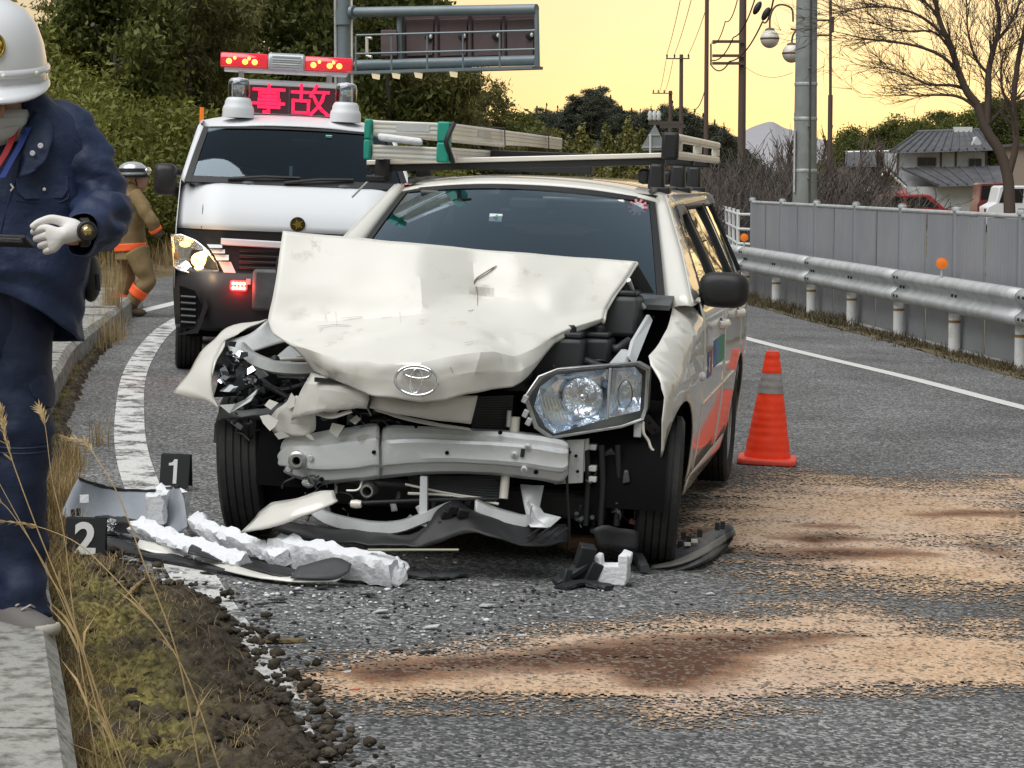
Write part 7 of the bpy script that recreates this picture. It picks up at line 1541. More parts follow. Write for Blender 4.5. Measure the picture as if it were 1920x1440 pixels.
foam('plastic_shard', 'flat black plastic shard lying in front of the white foam block', [gp(1050, 1106, .003), gp(1095, 1100, .012), gp(1142, 1108, .006)], .03, .006, .006, 'eng1', 'plastic piece', 'black plastic pieces', 8)
foam('plastic_shard', 'bent dark plastic arm between the foam block and the tyre', [gp(1150, 1060, .06), gp(1185, 1062, .05), gp(1210, 1078, .01)], .02, .016, .006, 'dkgrey', 'plastic piece', 'black plastic pieces', 9)
# grey bumper corner lying by the tyre
Yg1, Yg2 = gnd(1290, 1070).y, gnd(1375, 1030).y
rb = wskin('bumper_corner', [[(1215, 1056, Yg1+.10), (1250, 1030, Yg1+.22), (1300, 1008, Yg1+.30), (1345, 988, Yg2+.02), (1372, 983, Yg2-.05)], [(1218, 1060, Yg1+.05), (1262, 1044, Yg1+.12), (1310, 1022, Yg1+.18), (1352, 1000, Yg2-.08), (1376, 990, Yg2-.12)], [(1222, 1068, Yg1+.02), (1268, 1066, Yg1), (1320, 1048, Yg1+.05), (1358, 1024, Yg2-.12), (1376, 1005, Yg2-.14)], [(1226, 1072, Yg1+.02), (1268, 1072, Yg1+.01), (1320, 1056, Yg1+.06), (1356, 1032, Yg2-.10), (1374, 1012, Yg2-.12)]], M['grey_plastic'], 'dark grey bumper corner with clips lying against the left front tyre on the sand', 'bumper piece', 'torn-off bumper pieces', jit=(8, .004))
wskin('edge_strip', [[(1222, 1062, Yg1+.0), (1268, 1050, Yg1+.02), (1312, 1030, Yg1+.1), (1352, 1006, Yg2-.12), (1376, 994, Yg2-.16)], [(1222, 1067, Yg1-.01), (1268, 1060, Yg1-.01), (1316, 1042, Yg1+.05), (1356, 1018, Yg2-.14), (1378, 1002, Yg2-.16)]], mat('tan_grey_edge', (.19, .18, .165), .5), parent=rb, jit=(9, .002), solid=.008)
for px, py in ((1282, 1005), (1292, 1012), (1312, 1000), (1345, 987), (1355, 985), (1275, 1022)): g = MB(); g.box(at(px, py, Yg1+.2), (.018, .018, .03)); g.build('clip', M['black'], rb)
for px, py in ((1302, 1014), (1289, 1020)): g = MB(); g.box(at(px, py, Yg1+.16), (.025, .02, .012)); g.build('clip', M['alu'], rb)
foam('plastic_shard', 'small black shard on the sand right of the grey bumper corner', [gp(1345, 1040, .004), gp(1372, 1036, .01)], .012, .006, .004, 'black', 'plastic piece', 'black plastic pieces', 10)
foam('plastic_strip', 'olive strip of trim lying on the road before the dirt clods', [gp(466, 1206, .002), gp(520, 1206, .004), gp(572, 1204, .002)], .016, .005, .003, 'lamp_bits' if 'lamp_bits' in M else 'bank', 'plastic piece', None, 12)
# scattered shards, each a small thin plate
M['clear_bit'] = mat('pale_plastic_shard', (.62, .64, .64), .25, coat=.5); M['red_bit'] = mat('red_shard', (.6, .02, .03), .3)
def shard(px, py, sz, m, seed):
    rs = random.Random(seed); p = gnd(px, py); n = rs.randint(4, 6); a0 = rs.uniform(0, 6); el = rs.uniform(.35, 1.)
    pts = []
    for k in range(n):
        a = a0+2*PI*k/n+rs.uniform(-.3, .3); r_ = sz*rs.uniform(.5, 1.); q = V3((r_*math.cos(a), r_*math.sin(a)*el, 0)); q.z = .25*q.x*rs.uniform(-.6, 1)+sz*.22; pts.append(q)
    g = MB(); g.prism(pts, (0, 0, .0035)); return g.build('shard', M[m], loc=p, bevel=0)
spots = [(715, 1150, .035, 'clear_bit', 'pale shard %s'), (910, 1140, .04, 'clear_bit', ''), (808, 1180, .035, 'clear_bit', ''), (978, 1196, .032, 'clear_bit', ''), (1202, 1180, .02, 'clear_bit', ''), (650, 1265, .028, 'clear_bit', ''), (1330, 1116, .022, 'clear_bit', ''), (1165, 1140, .02, 'clear_bit', ''), (930, 1100, .025, 'clear_bit', ''), (490, 1138, .03, 'black', ''), (520, 1130, .05, 'black', ''), (555, 1112, .03, 'black', ''), (690, 1120, .04, 'black', ''), (605, 1106, .03, 'black', ''), (640, 1158, .018, 'clear_bit', ''), (760, 1140, .02, 'black', ''), (740, 1225, .04, 'black', ''), (800, 1228, .04, 'black', ''), (665, 1297, .018, 'red_bit', ''), (700, 1283, .018, 'black', ''), (740, 1282, .02, 'black', ''), (725, 1312, .014, 'clear_bit', ''), (1245, 1172, .012, 'black', ''), (1558, 1072, .014, 'black', ''), (1570, 1140, .018, 'black', ''), (1380, 1150, .014, 'clear_bit', ''), (880, 1190, .014, 'black', ''), (1040, 1160, .014, 'black', ''), (600, 1240, .016, 'black', ''), (560, 1195, .02, 'black', ''), (395, 1078, .045, 'black', ''), (330, 1085, .035, 'clear_bit', ''), (300, 1070, .03, 'clear_bit', ''), (350, 1100, .03, 'clear_bit', ''), (445, 1200, .028, 'clear_bit', ''), (390, 1185, .02, 'clear_bit', ''), (352, 1268, .016, 'clear_bit', ''), (520, 1302, .018, 'foam', ''), (360, 1290, .014, 'clear_bit', ''), (285, 1080, .04, 'black', ''), (300, 1140, .04, 'eng1', ''), (250, 1055, .03, 'clear_bit', ''), (580, 955, .02, 'foam', ''), (430, 1000, .02, 'foam', ''), (690, 1180, .016, 'clear_bit', ''), (770, 1110, .02, 'eng1', ''), (830, 1105, .025, 'black', ''), (1000, 1110, .02, 'eng1', ''), (1110, 1160, .014, 'clear_bit', ''), (850, 1140, .016, 'black', ''), (480, 1165, .02, 'eng1', ''), (1440, 1190, .012, 'clear_bit', ''), (1775, 1212, .012, 'clear_bit', ''), (905, 1218, .014, 'clear_bit', ''), (1180, 1100, .018, 'black', ''), (1500, 1330, .012, 'clear_bit', '')]
for i, (px, py, sz, m_, _) in enumerate(spots):
    o = shard(px, py, sz, m_, i)
    col_ = {'clear_bit': 'pale plastic shard', 'black': 'black plastic shard', 'red_bit': 'tiny red shard', 'foam': 'white foam crumb', 'eng1': 'dark plastic shard'}[m_]
    pl_ = 'on the mossy verge' if px < 430 else 'below the thick foam bar' if px < 760 and py < 1170 else 'at the left end of the front sand streak' if px < 760 else 'on asphalt before the undertray' if px < 1060 and py < 1160 else 'on the front edge of the sand' if py > 1170 else 'on asphalt below the white foam block'
    tag(o, ('large ' if sz >= .032 else 'small ' if sz < .02 else '')+col_+' '+pl_, 'shard', 'scattered shards from the crash')
sp = []
for i in range(1200):
    px = random.gauss(720, 300); py = random.gauss(1140, 75)
    if py < 1090 or px < 200 or px > 1700 or py > 1440: continue
    p = gnd(px, py); sp.append((p.x, p.y, p.z+.004, random.uniform(.002, .008), .5))
scatter_lumps('glass_crumbs', sp[:len(sp)//2], M['clear_bit']); scatter_lumps('plastic_crumbs', sp[len(sp)//2:], M['black'])
sp = [(p.x, p.y, p.z+.003, random.uniform(.003, .006), .6) for p in [gnd(random.uniform(300, 1900), random.uniform(1040, 1440)) for i in range(150)]]
scatter_lumps('foam_crumbs', [(p.x, p.y, p.z+.005, random.uniform(.004, .013), .6) for p in [gnd(random.gauss(480, 170), random.gauss(1085, 35)) for i in range(90)]], M['foam'])
scatter_lumps('loose_stones', sp, mat('pale_stone', (.38, .36, .31), .8))
# twig and dead leaves on the verge
foam('dead_twig', 'dead branch lying on the mossy verge under the plate marked 2', [gp(205, 1170, .02), gp(235, 1145, .04), gp(270, 1115, .05)], .006, .004, .006, 'dry', 'twig', None, 14)
foam('dead_leaf', 'curled dead brown leaf on the mossy verge', [gp(203, 1118, .02), gp(222, 1112, .03), gp(240, 1106, .02)], .02, .004, .012, 'bank', 'leaf', None, 15)
# ================================================================ dry grasses
Yf = 5.25
def stalk(pts, label, head=0, Y=Yf, r=.0021):
    P_ = curve([at(px, py, Y+.02*i) for i, (px, py) in enumerate(pts)], 30); t = thing('dry_grass_stalk', label, 'grass stalk', P_[0], group='dry grass stalks in the foreground')
    P_ = [p-P_[0] for p in P_]; g = MB(); g.tube(P_, [r*(1-.6*i/30) for i in range(31)], 6); g.build('stem', M['dry_stem'], t, smooth=60)
    g = MB(); rs = random.Random(int(pts[0][0]))
    for k in range(2):
        i = rs.randint(2, 10); d = (P_[i+1]-P_[i]).normalized(); s_ = V3((rs.choice([-1, 1])*.4, rs.uniform(-.4, .4), .2)); L_ = rs.uniform(.06, .14)
        a = P_[i]; b = a+(d+s_).normalized()*L_*.5; c = b+(d*.3+s_).normalized()*L_*.5; n = V3((.0028, 0, .001)); g.add([a-n, a+n, b+n, b-n, c], [(0, 1, 2, 3), (3, 2, 4)])
    g.build('blade', M['dry_stem'], t, kind='stuff')
    if head:
        g = MB()
        for k in range(70):
            i = rs.randint(30-head, 30); d = (P_[i]-P_[i-1]).normalized(); a = P_[i]+d*rs.uniform(0, .01); e = (d+V3((rs.uniform(-1, 1), rs.uniform(-1, 1), rs.uniform(-1, .4)))*.55).normalized()*rs.uniform(.012, .03); n = V3((.0012, 0, .0008)); g.add([a-n, a+n, a+e*.6+n*1.4, a+e], [(0, 1, 2, 3)])
        g.build('seed_head', M['dry_stem'], t)
M['dry_stem'] = mat('straw', (.52, .38, .19), .7, var=(30, (.38, .26, .12), .4, .7))
stalk([(240, 1480), (139, 1168), (67, 984), (17, 845), (3, 778)], 'straw stalk with a bristly head crossing the trouser leg at the left', 9)
stalk([(222, 1480), (139, 1173), (83, 1062), (-10, 890)], 'straw stalk leaving the left edge low across the trousers')
stalk([(425, 1480), (333, 1234), (183, 1051), (94, 995), (-10, 974)], 'long straw stalk bending left in front of the plate marked 2', 6)
stalk([(382, 1480), (333, 1229), (272, 1062), (222, 929), (183, 862), (161, 832), (130, 822)], 'long straw stalk with a feathery drooping head over the grey bumper piece', 8)
stalk([(-20, 1356), (83, 1379), (170, 1409), (215, 1440)], 'low straw stalk lying across the concrete kerb', 0)
stalk([(190, 1480), (142, 1180), (120, 1000), (98, 900), (85, 800), (75, 770)], 'thin straw stalk with an upright head before the trouser leg', 6, r=.0015)
stalk([(250, 1480), (160, 1240), (95, 1080), (20, 960), (-20, 930)], 'thin bent straw stalk nearest the kerb', 5, r=.0016)
random.seed(4)
def tuft_spots(px, py, n, sx, sy, k=1.): return [(q.x+random.gauss(0, sx), q.y+random.gauss(0, sy), q.z, k*random.uniform(.7, 1.2)) for q in [gnd(px, py)]*n]
sp = []
for px, py, n, sx, sy, k in ((118, 975, 14, .04, .15, 1.), (105, 930, 12, .03, .2, .95), (125, 880, 10, .05, .4, .8), (120, 1020, 6, .03, .08, .6)): sp += tuft_spots(px, py, n, sx, sy, k)
grass('dry_grass_tuft', sp, .20, M['dry'], 12, n=36, spread=.03, wd=.0022, bend=.45)
sp = tuft_spots(207, 612, 7, .02, .12, 1.)+tuft_spots(180, 640, 8, .08, .5, .45)+tuft_spots(150, 660, 6, .06, .5, .3)
grass('dry_grass_tuft', sp, .62, M['dry'], 13, n=30, spread=.04, wd=.003, bend=.28)
sp = []
for i in range(90):
    y = random.uniform(5.0, 8.6); x = kerb_x(y)+random.uniform(.0, .10); sp.append((x, y, gz(x)+.01, random.uniform(.4, 1.)))
grass('kerb_grass', sp, .10, M['dry'], 15, n=16, spread=.03, wd=.0016, bend=.9)
sp = []
for i in range(420):
    y = random.uniform(5.0, 8.4); kx_ = kerb_x(y); b = float(np.interp(y, by_, bx_)); x = kx_+(b-kx_)*random.random()**1.6*.8; sp.append((x, y, gz(x)+.02, random.uniform(.3, 1.)))
grass('verge_grass', sp, .055, M['dry'], 19, n=7, spread=.03, wd=.0013, bend=1.6)
sp = []
for i in range(260):
    p = bank_pt(random.uniform(6, 34), random.uniform(.1, 2.6)); sp.append((p.x, p.y, p.z-.02, random.uniform(.5, 1.3)))
grass('bank_grass', sp, .42, M['dry'], 16, n=26, spread=.16, wd=.006, bend=.5)
# ================================================================ people
M['skin'] = mat('skin', (.48, .27, .19), .5); M['navy'] = mat('navy_uniform_cloth', (.014, .026, .070), .58, var=(6, (.020, .036, .095), .4, .7), bump=(11, .45, .03))
M['navy2'] = mat('navy_trouser_cloth', (.011, .020, .055), .62, var=(5, (.016, .027, .07), .4, .7), bump=(10, .45, .03)); M['helmet'] = mat('white_helmet', (.76, .77, .80), .18, coat=1.)
M['mask'] = mat('grey_white_mask', (.52, .52, .52), .8); M['glove'] = mat('white_glove', (.72, .69, .67), .8, bump=(90, .3, .004)); M['hair'] = mat('black_hair', (.015, .013, .012), .6)
M['shoe'] = mat('grey_shoe_cloth', (.17, .16, .155), .8, bump=(60, .3, .004)); M['sole'] = mat('pale_sole', (.52, .48, .42), .7); M['lan_red'] = mat('red_lanyard', (.45, .02, .03), .6); M['lan_blue'] = mat('blue_lanyard', (.02, .05, .28), .6)
def skin_obj(name, joints, edges, m, parent, root=0, sub=2):
    """one continuous surface grown from joints [(point, radius)]"""
    me = bpy.data.meshes.new(name); me.from_pydata([tuple(j[0]) for j in joints], edges, []); me.materials.append(m)
    o = bpy.data.objects.new(name, me); COL.objects.link(o); o.parent = parent
    md = o.modifiers.new('skin', 'SKIN'); md.use_smooth_shade = True
    for i, v in enumerate(me.skin_vertices[0].data):
        r_ = joints[i][1]; v.radius = r_ if isinstance(r_, tuple) else (r_, r_); v.use_root = (i == root)
    s = o.modifiers.new('sub', 'SUBSURF'); s.levels = sub; s.render_levels = sub
    return o
def cloth_tube(name, pts, radii, m, parent, seg=28, n=26, wr=.010, freq=(7, 16), flat=1., bunch=(), seed=0, caps=(False, False), squash=None):
    """trouser leg or sleeve: a swept tube with folds that gather at the bends"""
    P_ = curve(pts, seg); rs = [float(np.interp(i/seg*(len(pts)-1), range(len(radii)), radii)) for i in range(seg+1)]; rg = []; up = None
    for i, p in enumerate(P_):
        t_ = (P_[min(i+1, seg)]-P_[max(i-1, 0)]).normalized()
        if up is None: up = t_.orthogonal()
        a = (up-t_*up.dot(t_)).normalized(); b = t_.cross(a); up = a; q = []
        for k in range(n):
            an = 2*PI*k/n; d = a*math.cos(an)+b*math.sin(an); r_ = rs[i]
            base = p+d*r_; f = i/seg
            bn = sum(math.exp(-((f-c_)/w__)**2)*s_ for c_, w__, s_ in bunch)
            fold = noise.noise(Vector((base.x*freq[0], base.y*freq[0], base.z*freq[1]))+V3((seed, 0, 0)))*wr*(.5+bn) + noise.noise(Vector((base.x*freq[0]*2.3, base.y*freq[0]*2.3, base.z*freq[1]*2.4))+V3((seed, 3, 0)))*wr*.45*(.4+bn)
            v = p+d*(r_+fold)
            q.append(v)
        rg.append(q)
    g = MB(); g.rings(rg, caps); return g.build(name, m, parent, smooth=180, solid=.003)
YO = 6.3
def O(px, py, dy=0.): return at(px, py, YO+dy)
ofc = thing('person', 'police officer in navy uniform and white helmet, head bowed over a device', 'person', O(10, 1180))
bo = ofc.location
def OL(px, py, dy=0.): return at(px, py, YO+dy)-bo
# body: one continuous figure under the clothes
J = [(OL(-12, 590), .13), (OL(-10, 470, .0), .14), (OL(-8, 330, -.02), .15), (OL(-6, 240, -.04), .09), (OL(-4, 215, -.05), .055), (OL(-5, 175, -.08), .065), (OL(-8, 120, -.09), .08), (OL(-9, 80, -.09), .06),
     (OL(112, 262, -.01), .04), (OL(184, 396, -.11), .026), (OL(152, 440, -.35), .028), (OL(122, 442, -.40), .028),
     (OL(-140, 262, -.02), .045), (OL(-215, 398, -.10), .034), (OL(-150, 445, -.36), .034), (OL(-110, 450, -.40), .03),
     (OL(33, 640), .07), (OL(38, 830, -.03), .045), (OL(37, 1110, .015), .03), (OL(38, 1150, .0), .022),
     (OL(-75, 640), .07), (OL(-86, 830, -.03), .045), (OL(-88, 1110, .015), .03), (OL(-86, 1150, .0), .022)]
E_ = [(0, 1), (1, 2), (2, 3), (3, 4), (4, 5), (5, 6), (6, 7), (3, 8), (8, 9), (9, 10), (10, 11), (3, 12), (12, 13), (13, 14), (14, 15), (0, 16), (16, 17), (17, 18), (18, 19), (0, 20), (20, 21), (21, 22), (22, 23)]
body = skin_obj('body', J, E_, M['skin'], ofc)
hc = OL(-4, 200, -.09)
g = MB(); g.ell(hc+V3((0, .0, 0)), (.078, .10, .11), 20, 14, (R(-22), 0, 0)); hd = g.build('head', M['skin'], ofc, smooth=180); RZ = Matrix.Rotation(R(15), 3, 'Z'); hd.rotation_euler = (0, 0, R(15)); hd.location = hc-RZ @ hc
g = MB(); g.ell(hc+V3((0, -.115, -.015)), (.014, .02, .03), 10, 8, (R(-20), 0, 0)); g.build('nose', M['skin'], hd, smooth=180)
for s_ in (-1, 1):
    g = MB(); g.ell(hc+V3((s_*.080, .01, -.0)), (.012, .028, .034), 10, 8); g.build('ear', M['skin'], hd, smooth=180)
    g = MB(); g.ell(hc+V3((s_*.032, -.092, .012)), (.014, .008, .006), 10, 6); g.build('eye', M['hair'], hd, smooth=180)
g = MB(); g.ell(hc+V3((0, .02, -.01)), (.082, .095, .085), 18, 12, (R(-22), 0, 0)); g.build('hair', M['hair'], hd, smooth=180)
rg = []
for k in range(9):
    a = -1.15+2.3*k/8; rg.append([hc+V3((.088*math.sin(a), -.015-.105*math.cos(a)*(1 if i else 1)-[0, .012, .014, .004, -.02][i], [-.012, -.035, -.06, -.085, -.105][i]*(1-.25*abs(a)/1.15)-.0)) for i in range(5)])
g = MB(); g.grid(rg); mk = g.build('mask', M['mask'], ofc, smooth=180, solid=.003, jitter=(40, .002)); mk.rotation_euler = (0, 0, R(15)); mk.location = hc-RZ @ hc
for k in (1, 2): g = MB(); g.tube([r_[k]+V3((0, -.003, 0)) for r_ in rg], .0015, 4); g.build('mask_pleat', M['mask'], mk)
# helmet: dome, rim ridge, brim
hx = OL(-15, 112, -.10)
hl2 = bpy.data.objects.new('helmet', None); COL.objects.link(hl2); hl2.parent = ofc; hl2.location = hx; hl2.rotation_euler = (R(10), R(-2), R(17)); hl2.scale = (1.04, 1.06, 1.13)
g = MB(); g.lathe([(.141, -.055), (.143, -.03), (.140, .0), (.134, .04), (.118, .085), (.090, .12), (.05, .142), (.001, .15)], 36, caps=(False, False)); o = g.build('helmet_shell', M['helmet'], hl2, smooth=60); o.scale = (1, 1.12, 1)
g = MB(); g.lathe([(.140, -.03), (.148, -.025), (.148, -.013), (.141, -.008)], 36, caps=(False, False)); o = g.build('helmet_ridge', M['helmet'], hl2, smooth=60); o.scale = (1, 1.12, 1)
rows = []
for k in range(25):
    a = -1.5+3.0*k/24; c_, s_ = math.cos(a), math.sin(a); rows.append([V3(((.141+e*.30*max(.12, c_))*s_*(1-.0*e), -(.158+e*max(0, c_)**.7)*c_, -.045-e*.55*max(.25, c_))) for e in (0, .02, .04, .058)])
g = MB(); g.grid(rows); g.build('helmet_brim', M['helmet'], hl2, smooth=180, solid=.006)
for a in (.75, .1): g = MB(); g.ell((.147*math.sin(a), -.163*math.cos(a), -.02), (.008, .008, .007), 10, 6); g.build('rivet', M['alu'], hl2, smooth=180)
eb = bpy.data.objects.new('helmet_emblem', None); COL.objects.link(eb); eb.parent = hl2; eb.location = (-.004, -.151, .05); eb.rotation_euler = (R(-16), 0, 0); eb.scale = (.78, .78, .78)
g = MB(); q = [Vector((.030*math.cos(t_), 0, .034*math.sin(t_))) for t_ in [2*PI*k/28 for k in range(29)]]; g.tube(q, .006, 6, caps=False); g.build('emblem_ring', M['gold'], eb, smooth=60)
g = MB(); g.ell((0, -.002, 0), (.022, .006, .024), 14, 8); g.build('emblem_centre', M['gold'], eb, jitter=(120, .006))
for k in range(5): a = 2*PI*k/5+PI/2; g = MB(); g.prism([(0, -.008, 0), (.012*math.cos(a-.5), -.008, .012*math.sin(a-.5)), (.024*math.cos(a), -.008, .024*math.sin(a)), (.012*math.cos(a+.5), -.008, .012*math.sin(a+.5))], (0, -.004, 0)); g.build('emblem_petal', M['gold'], eb)
g = MB(); g.tube(curve([OL(75, 165, -.1), OL(62, 210, -.12), OL(40, 250, -.2)], 8), .004, 5); g.build('chin_strap', M['black'], ofc)
# jacket: loft with folds
lev = [(172, 14, 66, .085, .09, -.05), (192, 10, 100, .10, .10, -.03), (218, 2, 140, .12, .12, -.02), (255, -2, 165, .145, .14, -.01), (320, -4, 172, .165, .15, .0), (390, -5, 176, .175, .15, .0), (460, -6, 182, .18, .15, .0), (520, -8, 180, .185, .15, .0), (580, -10, 172, .18, .15, .01), (640, -12, 165, .175, .15, .01)]
rg = []; lv = [Vector((l[1], l[2], l[3])) for l in lev]; NS = 70; yv = [l[0] for l in lev]; dv = [l[4] for l in lev]; ov = [l[5] for l in lev]
for i in range(NS+1):
    t_ = i/NS*(len(lev)-1); c_ = crom(lv, t_); py = float(np.interp(t_, range(len(lev)), yv)); dy = float(np.interp(t_, range(len(lev)), ov)); db = float(np.interp(t_, range(len(lev)), dv)); q = []
    for k in range(84):
        a = 2*PI*k/84; cx, sx = math.cos(a), math.sin(a)
        lowr = max(0, (py-500)/140); hem = -lowr*95*max(0, -sx)*(1-.75*max(0, cx))   # the front hem rises to the middle
        p = OL(c_.x+c_.y*(abs(cx)**.8)*(1 if cx > 0 else -1), py+hem, dy+(c_.z if sx < 0 else db)*(abs(sx)**.8)*(1 if sx > 0 else -1))
        f = noise.noise(Vector((p.x*9, p.y*6, p.z*5)))*.020+noise.noise(Vector((p.x*20+p.z*11, p.y*12, p.z*9)))*.012-abs(noise.noise(Vector((p.x*6+p.z*7, p.y*5, p.z*3+4))))*.018
        d = V3((cx, sx, 0)); q.append(p+d*f*min(1, i/5))
    rg.append(q)
g = MB(); g.rings(rg, (False, False)); jk = g.build('jacket', M['navy'], ofc, smooth=180, solid=.004)
cloth_tube('sleeve', [OL(70, 222, .02), OL(118, 248, .0), OL(160, 300, -.03), OL(182, 365, -.06), OL(196, 412, -.16), OL(178, 432, -.26), OL(152, 441, -.35)], [.055, .078, .082, .075, .072, .064, .050], M['navy'], ofc, 64, 44, .024, (8, 15), bunch=((.62, .16, 1.3), (.88, .12, 1.), (.3, .15, .5)), seed=2)
cloth_tube('sleeve', [OL(-84, 222, .02), OL(-132, 248, .0), OL(-174, 300, -.03), OL(-196, 365, -.06), OL(-210, 412, -.16), OL(-192, 434, -.26), OL(-156, 447, -.35)], [.055, .078, .082, .075, .072, .064, .050], M['navy'], ofc, 50, 36, .022, (8, 15), bunch=((.55, .16, 1.2), (.85, .15, .8)), seed=5)
def on_front(px, py, lift=.004):
    """point on the jacket's front surface"""
    best = None
    for r_ in rg:
        for v in r_:
            if v.y > .05: continue
            d = (OL(px, py, v.y+0.)-v).length
            if best is None or d < best[0]: best = (d, v)
    return OL(px, py, best[1].y-lift-0.)
def jpatch(name, pts, m, th=.004, parent=None):
    P_ = [on_front(*p) for p in pts]; g = MB(); g.prism(P_, (0, -th, 0)); return g.build(name, m, parent or jk, bevel=.002)
jpatch('pocket_flap', [(30, 334), (128, 330), (130, 355), (118, 372), (48, 374), (32, 360)], M['navy'], .006)
g = MB(); g.ell(on_front(83, 355, .010), (.005, .002, .005), 8, 6); g.build('button', M['alu'], jk, smooth=180)
# collar: a stand of cloth and its lapel
g = MB(); g.grid(smoothgrid([[OL(88, 175, -.02), OL(78, 190, -.09), OL(60, 215, -.15), OL(48, 250, -.18), OL(40, 290, -.185)], [OL(100, 195, -.03), OL(98, 225, -.12), OL(92, 262, -.175), OL(80, 300, -.195), OL(45, 300, -.19)], [OL(92, 222, -.06), OL(95, 262, -.14), OL(94, 275, -.18), OL(68, 318, -.20), OL(35, 335, -.195)]], 5, 5)); g.build('collar', M['navy'], jk, smooth=180, solid=.004)
for px, py in ((61, 287), (76, 273)):
    p = OL(px, py, -.205); g = MB(); g.lathe([(.0075, 0), (.007, -.003), (.003, -.004), (.001, -.002)], 14, p, 'Y'); g.build('snap_button', M['foam'], jk, smooth=40)
g = MB(); p = OL(215, 424, -.235); g.lathe([(.0075, 0), (.007, -.003), (.003, -.004), (.001, -.002)], 14, p, 'Y'); g.build('snap_button', M['foam'], jk, smooth=40)
for l in ([(38, 300), (25, 350), (5, 420), (-10, 500)], [(90, 225), (140, 262), (165, 300)], [(30, 375), (60, 380), (125, 375), (128, 330)]):
    P_ = [on_front(*p, lift=.003) for p in l]; g = MB(); g.tube(curve(P_, 10), .0025, 5); g.build('seam', M['navy2'], jk)
g = MB(); g.tube([on_front(20, 345, .012), on_front(25, 352, .014), on_front(20, 358, .012)], .003, 6); g.build('hook', M['alu'], jk)
for l, m_ in (([(52, 240), (35, 275), (18, 305), (2, 335)], 'lan_blue'), ([(30, 240), (20, 265), (8, 290), (-8, 315)], 'lan_red')):
    P_ = [OL(px, py, -.185-.01*i) for i, (px, py) in enumerate(l)]; g = MB(); g.grid([[p+V3((-.007, 0, 0)) for p in P_], [p+V3((.012, 0, .004)) for p in P_]]); g.build('lanyard', M[m_], ofc, solid=.002)
g = MB(); g.tube([OL(182, 515, -.05), OL(184, 545, -.06)], .008, 6); g.build('strap_end', M['black'], ofc)
g = MB(); g.ell(OL(170, 520, .06), (.03, .06, .07), 12, 8); g.build('belt_pouch', M['black'], ofc, smooth=180)
# trousers
rgp = []
for py, hw, dp in ((500, .17, .13), (560, .172, .135), (620, .165, .13), (665, .14, .115), (700, .09, .09), (715, .03, .05)):
    c0_ = OL(-24, py, .0); rgp.append([c0_+V3((hw*math.cos(a), dp*math.sin(a), 0)) for a in [2*PI*k/28 for k in range(28)]])
g = MB(); g.rings(rgp, (False, True)); g.build('trouser_seat', M['navy2'], ofc, smooth=180)
cloth_tube('trouser_leg', [OL(25, 540, .0), OL(32, 640, -.01), OL(36, 740, -.02), OL(38, 830, -.03), OL(36, 930, -.01), OL(36, 1040, .02), OL(42, 1158, .01)], [.115, .095, .086, .082, .074, .072, .078], M['navy2'], ofc, 60, 32, .016, (8, 15), bunch=((.47, .10, 1.0), (.92, .12, 1.3)), seed=11)
cloth_tube('trouser_leg', [OL(-55, 540, .0), OL(-75, 640, -.01), OL(-85, 740, -.02), OL(-88, 830, -.03), OL(-88, 930, -.01), OL(-88, 1040, .02), OL(-90, 1158, .01)], [.115, .095, .086, .082, .074, .072, .078], M['navy2'], ofc, 50, 28, .016, (8, 15), bunch=((.47, .10, 1.0), (.92, .12, 1.3)), seed=17)
g = MB(); g.grid(smoothgrid([[OL(52, 690, -.085), OL(78, 700, -.06), OL(97, 695, .0)], [OL(54, 725, -.09), OL(84, 745, -.065), OL(102, 735, .0)], [OL(62, 745, -.09), OL(90, 765, -.06), OL(100, 760, .0)]], 4, 4)); g.build('cargo_flap', M['navy2'], ofc, smooth=180, solid=.005)
for zz in (838, 848): g = MB(); g.tube([OL(36+58*math.sin(a), zz+3*math.cos(a*2), -.03-.088*math.cos(a)) for a in [-1.3+2.6*k/12 for k in range(13)]], .003, 5); g.build('knee_seam', M['navy2'], ofc)
# shoes
for cx_, rz in ((24, R(50)), (-100, R(-10))):
    base = OL(cx_, 1186, -.02); sh = bpy.data.objects.new('shoe', None); COL.objects.link(sh); sh.parent = ofc; sh.location = (base.x, base.y, base.z); sh.rotation_euler = (0, 0, rz)
    out = [(0, .10, .038), (.03, .09, .040), (.08, .06, .042), (.11, 0, .046)]
    def ol(k): return [(-.0, .10), (.030, .085), (.038, .03), (.040, -.04), (.048, -.10), (.040, -.155), (.018, -.182), (-.012, -.180), (-.034, -.155), (-.042, -.10), (-.036, -.04), (-.036, .03), (-.028, .085)]
    g = MB(); g.rings([[V3((x_*s_, y_*s_, z_+(.012*max(0, -y_-.10)/.08))) for x_, y_ in ol(0)] for z_, s_ in ((0, .96), (.012, 1.02), (.028, 1.03), (.034, 1.0))]); g.build('sole', M['sole'], sh, smooth=50)
    rr = []
    for y_, wx, hz in ((.10, .02, .07), (.09, .032, .085), (.05, .038, .10), (.0, .038, .098), (-.05, .040, .082), (-.10, .044, .066), (-.145, .038, .056), (-.172, .020, .046)):
        rr.append([V3((wx*math.cos(a), y_, .03+(hz-.03)*max(0, math.sin(a))**.7)) for a in [PI*k/12 for k in range(13)]])
    g = MB(); g.rings(rr, (True, True), closed=False); g.build('upper', M['shoe'], sh, smooth=180)
    g = MB(); [g.tube([(-.024, y_, .10+y_*.35), (0, y_-.01, .112+y_*.35), (.024, y_, .10+y_*.35)], .003, 5) for y_ in (-.02, -.045, -.07)]; lc = g.build('laces', M['sole'], sh); lc['kind'] = 'stuff'
